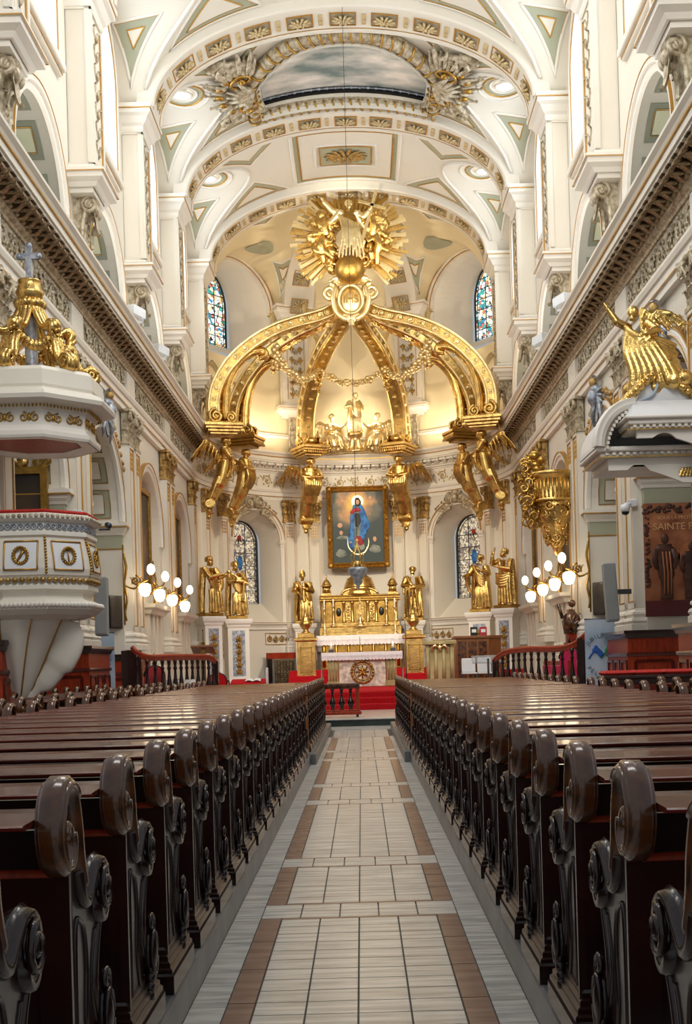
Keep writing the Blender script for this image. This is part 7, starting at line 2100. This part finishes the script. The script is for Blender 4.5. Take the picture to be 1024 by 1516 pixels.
# crown and cartouche
m = MB(); m.ell((.04,41.75,14.25), (.55,.3,.6), 20, 14); m.build('cartouche', K['giltpale'], bd)
m = MB()
for s_ in (-1,1):
    m.tube([(.04+s_*.72+u,41.6,14.55+v) for u, v in spiral((0,0),.3,1.8,24,s_,pi/2)], [.1-.002*i for i in range(25)], 8)
    m.tube(smooth_curve([(.04+s_*.5,41.55,14.75),(.04+s_*.62,41.5,14.3),(.04+s_*.5,41.5,13.8),(.04+s_*.15,41.5,13.55)], 6), .09, 8)
    m.tube(smooth_curve([(.04+s_*.1,41.5,14.8),(.04+s_*.4,41.6,15.05),(.04+s_*.75,41.7,14.95)], 5), [.06]*5+[.1]*3+[.05]*3, 8)
    for k in range(7): m.tube([(.04+s_*.15,41.6,14.85),(.04+s_*(.4+.05*k),41.6,15.1-.05*k),(.04+s_*(.62+.05*k),41.62,15.05-.09*k)], [.04,.06,.02], 6)
m.tube([(.04+.42*cos(rad(a)),41.44,14.25+.5*sin(rad(a))) for a in range(0,360,15)], .06, 6, closed=True)
for k in range(7): leaf(m, T(.04+.09*(k-3),41.5,13.75) @ RY(pi+.25*(k-3)), .45, .16, -.06)
for k in range(9): m.ell((.04+.05*(k%3-1),41.5,13.5-.06*(k//3)), .06, 6, 5)
m.build('cartouche_scrolls', K['giltpale'], bd)
m = MB(); m.ell((.04,41.5,14.98), (.15,.14,.17), 12, 9); m.ell((.04,41.38,14.96), (.03,.04,.04)); m.ell((.04,41.53,15.08), (.17,.15,.12)); m.build('cherub_head', K['giltpale'], bd)
text('IHS', .42, K['giltdk'], bd, (.04, 41.42, 14.25), name='monogram', ex=.03)
# garlands and pendants
def garland(p, q, sag, r, n=26):
    mb = MB()
    for i in range(n+1):
        t = i/n; c = Vector(p).lerp(Vector(q), t); c.z -= sag*4*t*(1-t)
        for k in range(3): mb.ell(c+Vector((r*.7*cos(i*2.1+k*2.1), r*.7*sin(i*2.1+k*2.1), r*.5*sin(k*2+i))), r*(.62+.2*sin(i*3+k)), 6, 5)
    return mb
garland((-1.2,44.6,12.55),(1.28,44.6,12.55),.5,.12).build('garland', K['giltpale'], bd)
for sg in (-1,1):
    garland((sg*1.3,44.5,12.45),(sg*2.75,42.4,12.75),.55,.13).build('garland', K['giltpale'], bd)
    mb = MB(); c = Vector((sg*2.72,42.1,12.85))
    for i in range(14): mb.ell(c+Vector((.09*cos(i*2.2),.09*sin(i*2.2),-.075*i)), .11-.004*i, 6, 5)
    mb.build('flower_drop', K['giltpale'], bd)
    mb = MB(); c = Vector((sg*1.28,44.4,12.4))
    for i in range(10): mb.ell(c+Vector((.07*cos(i*2.2),.07*sin(i*2.2),-.075*i)), .1-.005*i, 6, 5)
    mb.build('flower_drop', K['gilt'], bd)
# ------------------------------------------------------------------ glory of rays over the crown
gl = thing('sunburst_group', 'gilded burst of rays with a robed figure, clouds and orb above the baldachin crown', 'sculpture', (.05, 41.65, 16.5))
rs = random.Random(11); ray0 = None
ray_m = MB(); ray_m._add([(-.5,0,0),(.5,0,0),(.5,.4,.0),(-.5,.4,0),(-.9,0,1),(.9,0,1),(.9,.4,1),(-.9,.4,1)], [(0,1,2,3),(4,7,6,5),(0,4,5,1),(1,5,6,2),(2,6,7,3),(3,7,4,0)])
RAY = proto(ray_m, 'ray', K['giltpale']); RAY2 = proto(ray_m, 'ray', K['gilt']); RAY3 = proto(ray_m, 'ray', K['giltdk'])
NR = 116
for k in range(NR):
    a = rad(-142+284*(k+.5)/NR)+0; L = 1.5+.45*abs(sin(k*1.9))+.2*rs.random()
    if abs(a) > 2.0: L = 1.75+.35*abs(sin(k*1.3))
    if abs(a) < .5: L = 1.28+.3*abs(sin(k*2.1))
    w_ = .05+.035*rs.random()
    M = RY(a) @ T(0, .18+.08*(k % 3), .5) @ SCL(w_, .06, L-.5)
    part(RAY3 if abs(a) < .75 else (RAY if k % 2 else RAY2), 'ray', gl, M=M)
def cloudlump(mb, pts, r, seed):
    rr_ = random.Random(seed)
    for x, z in pts:
        for k in range(4):
            c = (x+rr_.uniform(-.2,.2), -.05+rr_.uniform(-.2,.12), z+rr_.uniform(-.18,.18)); mb.ell(c, r*rr_.uniform(.6,1.05), 10, 8)
        mb.tube([(x+u, -.3, z+v) for u, v in spiral((0,0), .22, 1.4, 16, rr_.choice((-1,1)), rr_.uniform(0,6))], .05, 6)
for s_, nm_ in ((-1,'left'),(1,'right')):
    mb = MB(); cloudlump(mb, [(s_*1.15,.35),(s_*1.2,-.1),(s_*1.0,-.45),(s_*.75,-.75),(s_*.5,-.95),(s_*.8,.05),(s_*.95,.65)], .24, 3+s_)
    for k in range(9):   # swirling drapery of the angels
        x = s_*rs.uniform(.45,1.15); z = rs.uniform(-.8,.65); a = rs.uniform(.3,1.3)*s_; l = rs.uniform(.3,.5)
        fold(mb, [(x-l*cos(a),-.3,z-l*sin(a)),(x-.2*l,-.48,z+.1),(x+.5*l,-.4,z+.12*sin(k)),(x+l*cos(a),-.3,z+l*sin(a)*.6)], .12, .07)
    for x, z, t_ in ((s_*.8,.3,.5),(s_*.95,-.35,.9)):
        fold(mb, [(x,-.4,z-.35),(x+.05*s_,-.5,z-.1),(x-.05*s_,-.48,z+.18)], .16, .13); armf(mb, (x-.1*s_,-.5,z+.12), (x-.3*s_,-.6,z-.02), (x-.42*s_,-.62,z+.2), .8)
        wing(mb, (x+.1*s_,-.25,z+.1), (s_*.8,.1,.3), (-.2*s_,0,1), .5)
    remesh(mb, 'cloud_bank', K['gilt'], .028, gl, 2)
def s_christ(mb):
    s = 1.0; mb.M = T(0,-.5,-1.0) @ SCL(1.12)
    robe(mb, 1.85, seed=2, amp=.2, zt=.84, sway=.1)
    for i in range(8): fold(mb, [((-.3+.08*i),-.16,1.35-.04*i),((-.2+.07*i),-.28,.9),((-.3+.1*i),-.3,.3),((-.34+.11*i),-.3,.0)], .055)
    headf(mb, (0,-.02,1.74), .27, beard=.5)
    armf(mb, (-.2,0,1.48), (-.5,-.12,1.5), (-.78,-.2,1.78), s, 1.15, hand=(-.2,-.1,.4)); armf(mb, (.2,0,1.48), (.45,-.15,1.3), (.62,-.2,1.45), s, 1.15, hand=(.2,-.1,.3))
    fold(mb, [(-.25,-.1,1.5),(-.55,.0,1.2),(-.7,.1,1.25),(-.95,.1,1.15)], .14, .07); fold(mb, [(.25,-.05,1.5),(.5,.05,1.0),(.8,.1,1.1)], .14, .07)
mb = MB(); s_christ(mb); remesh(mb, 'robed_figure', K['giltpale'], .02, gl, 2)
for (x, z, r) in ((-.95,.1,.14),(-.7,.55,.12),(.78,.62,.13),(.98,.05,.15),(-.95,-.55,.13),(.72,-.5,.14)):
    mb = MB(); mb.M = T(x,-.45,z); headf(mb, (0,0,0), r*2); mb.tube([(0,0,-.2),(.05,.1,-.45)], [.13,.1], 8)
    wing(mb, (.1,.1,-.1), (1,0,.1), (0,0,1), .35); wing(mb, (-.1,.1,-.1), (-1,0,.1), (0,0,1), .35)
    remesh(mb, 'cherub', K['gilt'], .022, gl, 1)
mb = MB(); mb.M = T(.55,-.62,.0) @ RY(.3); mb.bbox(-.055,.055,-.05,.05,-1.25,1.45,.01); mb.bbox(-.5,.5,-.05,.05,.85,.96,.01); mb.build('cross', K['giltpale'], gl)
mb = MB(); mb.ell((-.02,-.5,-1.3), .52, 32, 20); mb.build('orb', K['giltdk'], gl)
mb = MB(); mb.tube([(0,.2,-2.2),(0,.2,0)], .2, 10); mb.build('stem', K['giltdk'], gl)
# ------------------------------------------------------------------ angel consoles under the ribs
def angel_console(mb):
    """facing -y, wall behind at +y; top at z=0"""
    mb.tube(smooth_curve([(0,-.2,-.42),(0,-.2,-.7),(0,-.16,-1.0),(0,-.06,-1.5),(0,.16,-2.0),(0,.3,-2.3)], 5), [.2]*4+[.21]*4+[.25]*5+[.25]*5+[.2]*5+[.16]*3, 14, sq=.85, up=(0,1,0))
    headf(mb, (0,-.24,-.2), .3, nod=.25)
    mb.tube([(-.22,-.16,-.48),(0,-.18,-.44),(.22,-.16,-.48)], [.1,.14,.1], 9)
    for e in (-1,1):
        armf(mb, (e*.23,-.16,-.5), (e*.3,-.3,-.78), (e*.06,-.44,-.84), .92, 1.15, hand=(-e*.3,-.05,.1))
        for k in range(4): fold(mb, [(e*(.04+.07*k),-.36,-.85),(e*(.03+.07*k),-.38,-1.15),(e*(.02+.06*k),-.24,-1.5)], .05, .03)
        wing(mb, (e*.15,.04,-.6), (e*.42,.6,.0), (e*.03,-.08,1), .85)
        mb.tube([(e*.2,.04,-1.45),(e*.19,.2,-1.95),(e*.15,.34,-2.35)], .045, 6)
        mb.tube([(e*.14,.3+u,-2.38+v) for u, v in spiral((0,0),.16,1.6,18,-1,pi/2)], .05, 6)
    mb.tube([(-.2,.3,-2.38),(.2,.3,-2.38)], .16, 10)
    for k in range(6): mb.ell((0,-.16+.08*k,-1.35-.16*k), (.08,.06,.06), 7, 5)
    mb.ell((0,.32,-2.62), (.12,.1,.16), 8, 6); mb.ell((0,.32,-2.8), (.07,.07,.1), 8, 6)
    for k in range(5): leaf(mb, T((k-2)*.06,.24,-2.45) @ RX(pi) , .35, .14, -.05)
mb = MB(); angel_console(mb)
ACM = remesh(mb, 'figure', K['gilt'], .022, None, 2); COL.objects.unlink(ACM)
names = {4.8:'at the nave end', 4.32:'second from the nave', 1.85:'beside the altar painting'}
for sg, x, y in FEET:
    v = Vector((sg*x, y, 0))-BC; d = v.normalized(); rf = v.length; p = BC+d*(rf-.1)
    t = thing('angel_bracket', 'gilded winged angel bracket under the %s baldachin rib %s' % ('left' if sg < 0 else 'right', names[x]), 'statue', (p.x, p.y, 9.5), math.atan2(d.y, d.x)-pi/2)
    part(ACM, 'figure', t, scale=(1.3,1.2,1))
# trumpet angel on the right canopy
ta = thing('winged_angel', 'gilded angel with raised arms and flowing robe on top of the right canopy', 'statue', (4.95, 19.45, 5.92))
def s_trumpet(mb):
    mb.M = RZ(-.5) @ RY(-.16) @ T(0,0,-.1)
    robe(mb, 1.45, seed=3, amp=.16, sway=.08)
    for i in range(7): fold(mb, [(-.18+.05*i,-.12,1.05-.03*i),(-.24+.08*i,-.26,.7),(-.2+.1*i,-.3,.3),(-.3+.13*i,-.3,.0)], .055, .06)
    for i in range(4): fold(mb, [(-.2,-.1,1.12-.05*i),(.0,-.22,.9-.08*i),(.26,-.1,.8-.1*i),(.5,.05,.62-.14*i)], .06, .05)
    headf(mb, (-.06,-.08,1.36), .2, turn=-.4, nod=-.3)
    armf(mb, (-.16,-.04,1.12), (-.32,-.16,1.26), (-.42,-.2,1.52), .75, 1.1, hand=(-.1,-.1,.4)); armf(mb, (.14,-.04,1.12), (.3,-.2,.92), (.14,-.36,.86), .75, 1.1)
    wing(mb, (.08,.12,1.0), (.55,.25,.25), (-.25,.05,1), .62); wing(mb, (.0,.14,1.02), (.2,.2,.9), (-.2,.05,1), .5)
    mb.tube(smooth_curve([(.1,-.12,.3),(.42,-.18,.25),(.52,-.12,-.1)], 5), [.17]*6+[.11]*5, 9)
    for i in range(12): mb.ell((-.3+.08*i,-.18+.08*sin(i*2),.02+.06*cos(i*3)), .14, 8, 6)
mb = MB(); s_trumpet(mb); remesh(mb, 'figure', K['gilt'], .018, ta, 1)
rs = random.Random(2)
for s_ in (-1, 1):
  mb = MB()
  for i in range(34):
    t = i/34; mb.ell((s_*(.15+.5*t)+.05,-.35-.1*rs.random(),.02-.42*t+.05*rs.random()), .045+.04*rs.random(), 6, 5)
  mb.build('flower_garland', K['gilt'], ta)

# ------------------------------------------------------------------ camera, light
cam = bpy.data.cameras.new('camera'); co = bpy.data.objects.new('camera', cam); COL.objects.link(co)
cam.sensor_fit = 'HORIZONTAL'; cam.sensor_width = 36; cam.lens = 1750/1024*36
cam.shift_x = -23/1024; cam.shift_y = 223/1024
co.location = (.06, 0, 1.5); co.rotation_euler = (pi/2, math.radians(1.6), 0); cam.clip_end = 200
SC.camera = co
w = bpy.data.worlds.new('world'); SC.world = w; w.use_nodes = True
bg = w.node_tree.nodes['Background']; bg.inputs[0].default_value = (.86,.93,1,1); bg.inputs[1].default_value = 0.4
def light(name, kind, loc, energy, col=(1,1,1), target=None, size=.3, size_y=None, spot=60, blend=.6):
    l = bpy.data.lights.new(name, kind); l.energy = energy; l.color = col
    if kind == 'AREA':
        l.size = size
        if size_y: l.shape = 'RECTANGLE'; l.size_y = size_y
    else: l.shadow_soft_size = size
    if kind == 'SPOT': l.spot_size = math.radians(spot); l.spot_blend = blend
    o = bpy.data.objects.new(name, l); COL.objects.link(o); o.location = loc
    if target is not None:
        d = Vector(target)-Vector(loc); o.rotation_euler = d.to_track_quat('-Z', 'Y').to_euler()
    return o
WARM = (1,.86,.64); SOFT = (1,.97,.92); COOL = (.9,.96,1)
# unseen area lights added above both cornices to brighten the vault
for sg in (-1, 1):
    for i, y in enumerate((21.5, 27.5, 33.5, 39)):
        light('cornice_fill_light', 'AREA', (sg*5.3, y, 10.1), 60, SOFT if y < 34 else WARM, (sg*1.5, y, 18), .3, 4.5)
# downlights in the vault groins
for x, y in LUN: light('groin_downlight', 'SPOT', (x, y, ceil_z(x,y)-.16), 260, SOFT, (x*.7, y, 0), .15, spot=100)
# projectors on the cornice aimed at the sanctuary
for sg in (-1, 1):
    light('projector', 'SPOT', (sg*4.9, 28.2, 10.6), 2600, WARM, (sg*-.6, 44.5, 13.5), .12, spot=38)
    light('projector', 'SPOT', (sg*4.9, 33, 10.6), 3000, WARM, (sg*-1.0, 44, 6), .12, spot=46)
    light('projector', 'SPOT', (sg*4.9, 24, 10.6), 2400, SOFT, (0, 40, 2), .12, spot=34)
    light('apse_fill_light', 'AREA', (sg*3.6, 45.7, 10.15), 70, WARM, (sg*3, 46, 17), .3, 2)  # unseen area light added to brighten the apse
light('niche_light', 'POINT', (-.75, 47.0, 11.2), 60, WARM, None, .1); light('niche_light', 'POINT', (.85, 47.0, 11.2), 60, WARM, None, .1)
light('glory_fill_spot', 'SPOT', (-3.5, 33.5, 10.4), 2600, (1,.9,.7), (0, 41.6, 16.3), .15, spot=24); light('glory_fill_spot', 'SPOT', (3.5, 33.5, 10.4), 2600, (1,.9,.7), (0, 41.6, 16.3), .15, spot=24)  # unseen spots added to brighten the sunburst, no fixture modelled
# unseen overhead area lights added to brighten the aisle and nave
light('nave_fill_light', 'AREA', (0, 8, 14), 900, SOFT, (0, 24, 2), 6, 6)
light('nave_fill_light', 'AREA', (0, 22, 17), 500, SOFT, (0, 26, 0), 4, 4)
SC.view_settings.view_transform = 'Standard'; SC.view_settings.look = 'None'; SC.view_settings.gamma = 1; SC.view_settings.use_curve_mapping = False
SC.view_settings.exposure = 0.1
SC.cycles.use_denoising = True
SC.cycles.max_bounces = 8; SC.cycles.diffuse_bounces = 5; SC.cycles.glossy_bounces = 4
SC.cycles.sample_clamp_indirect = 6
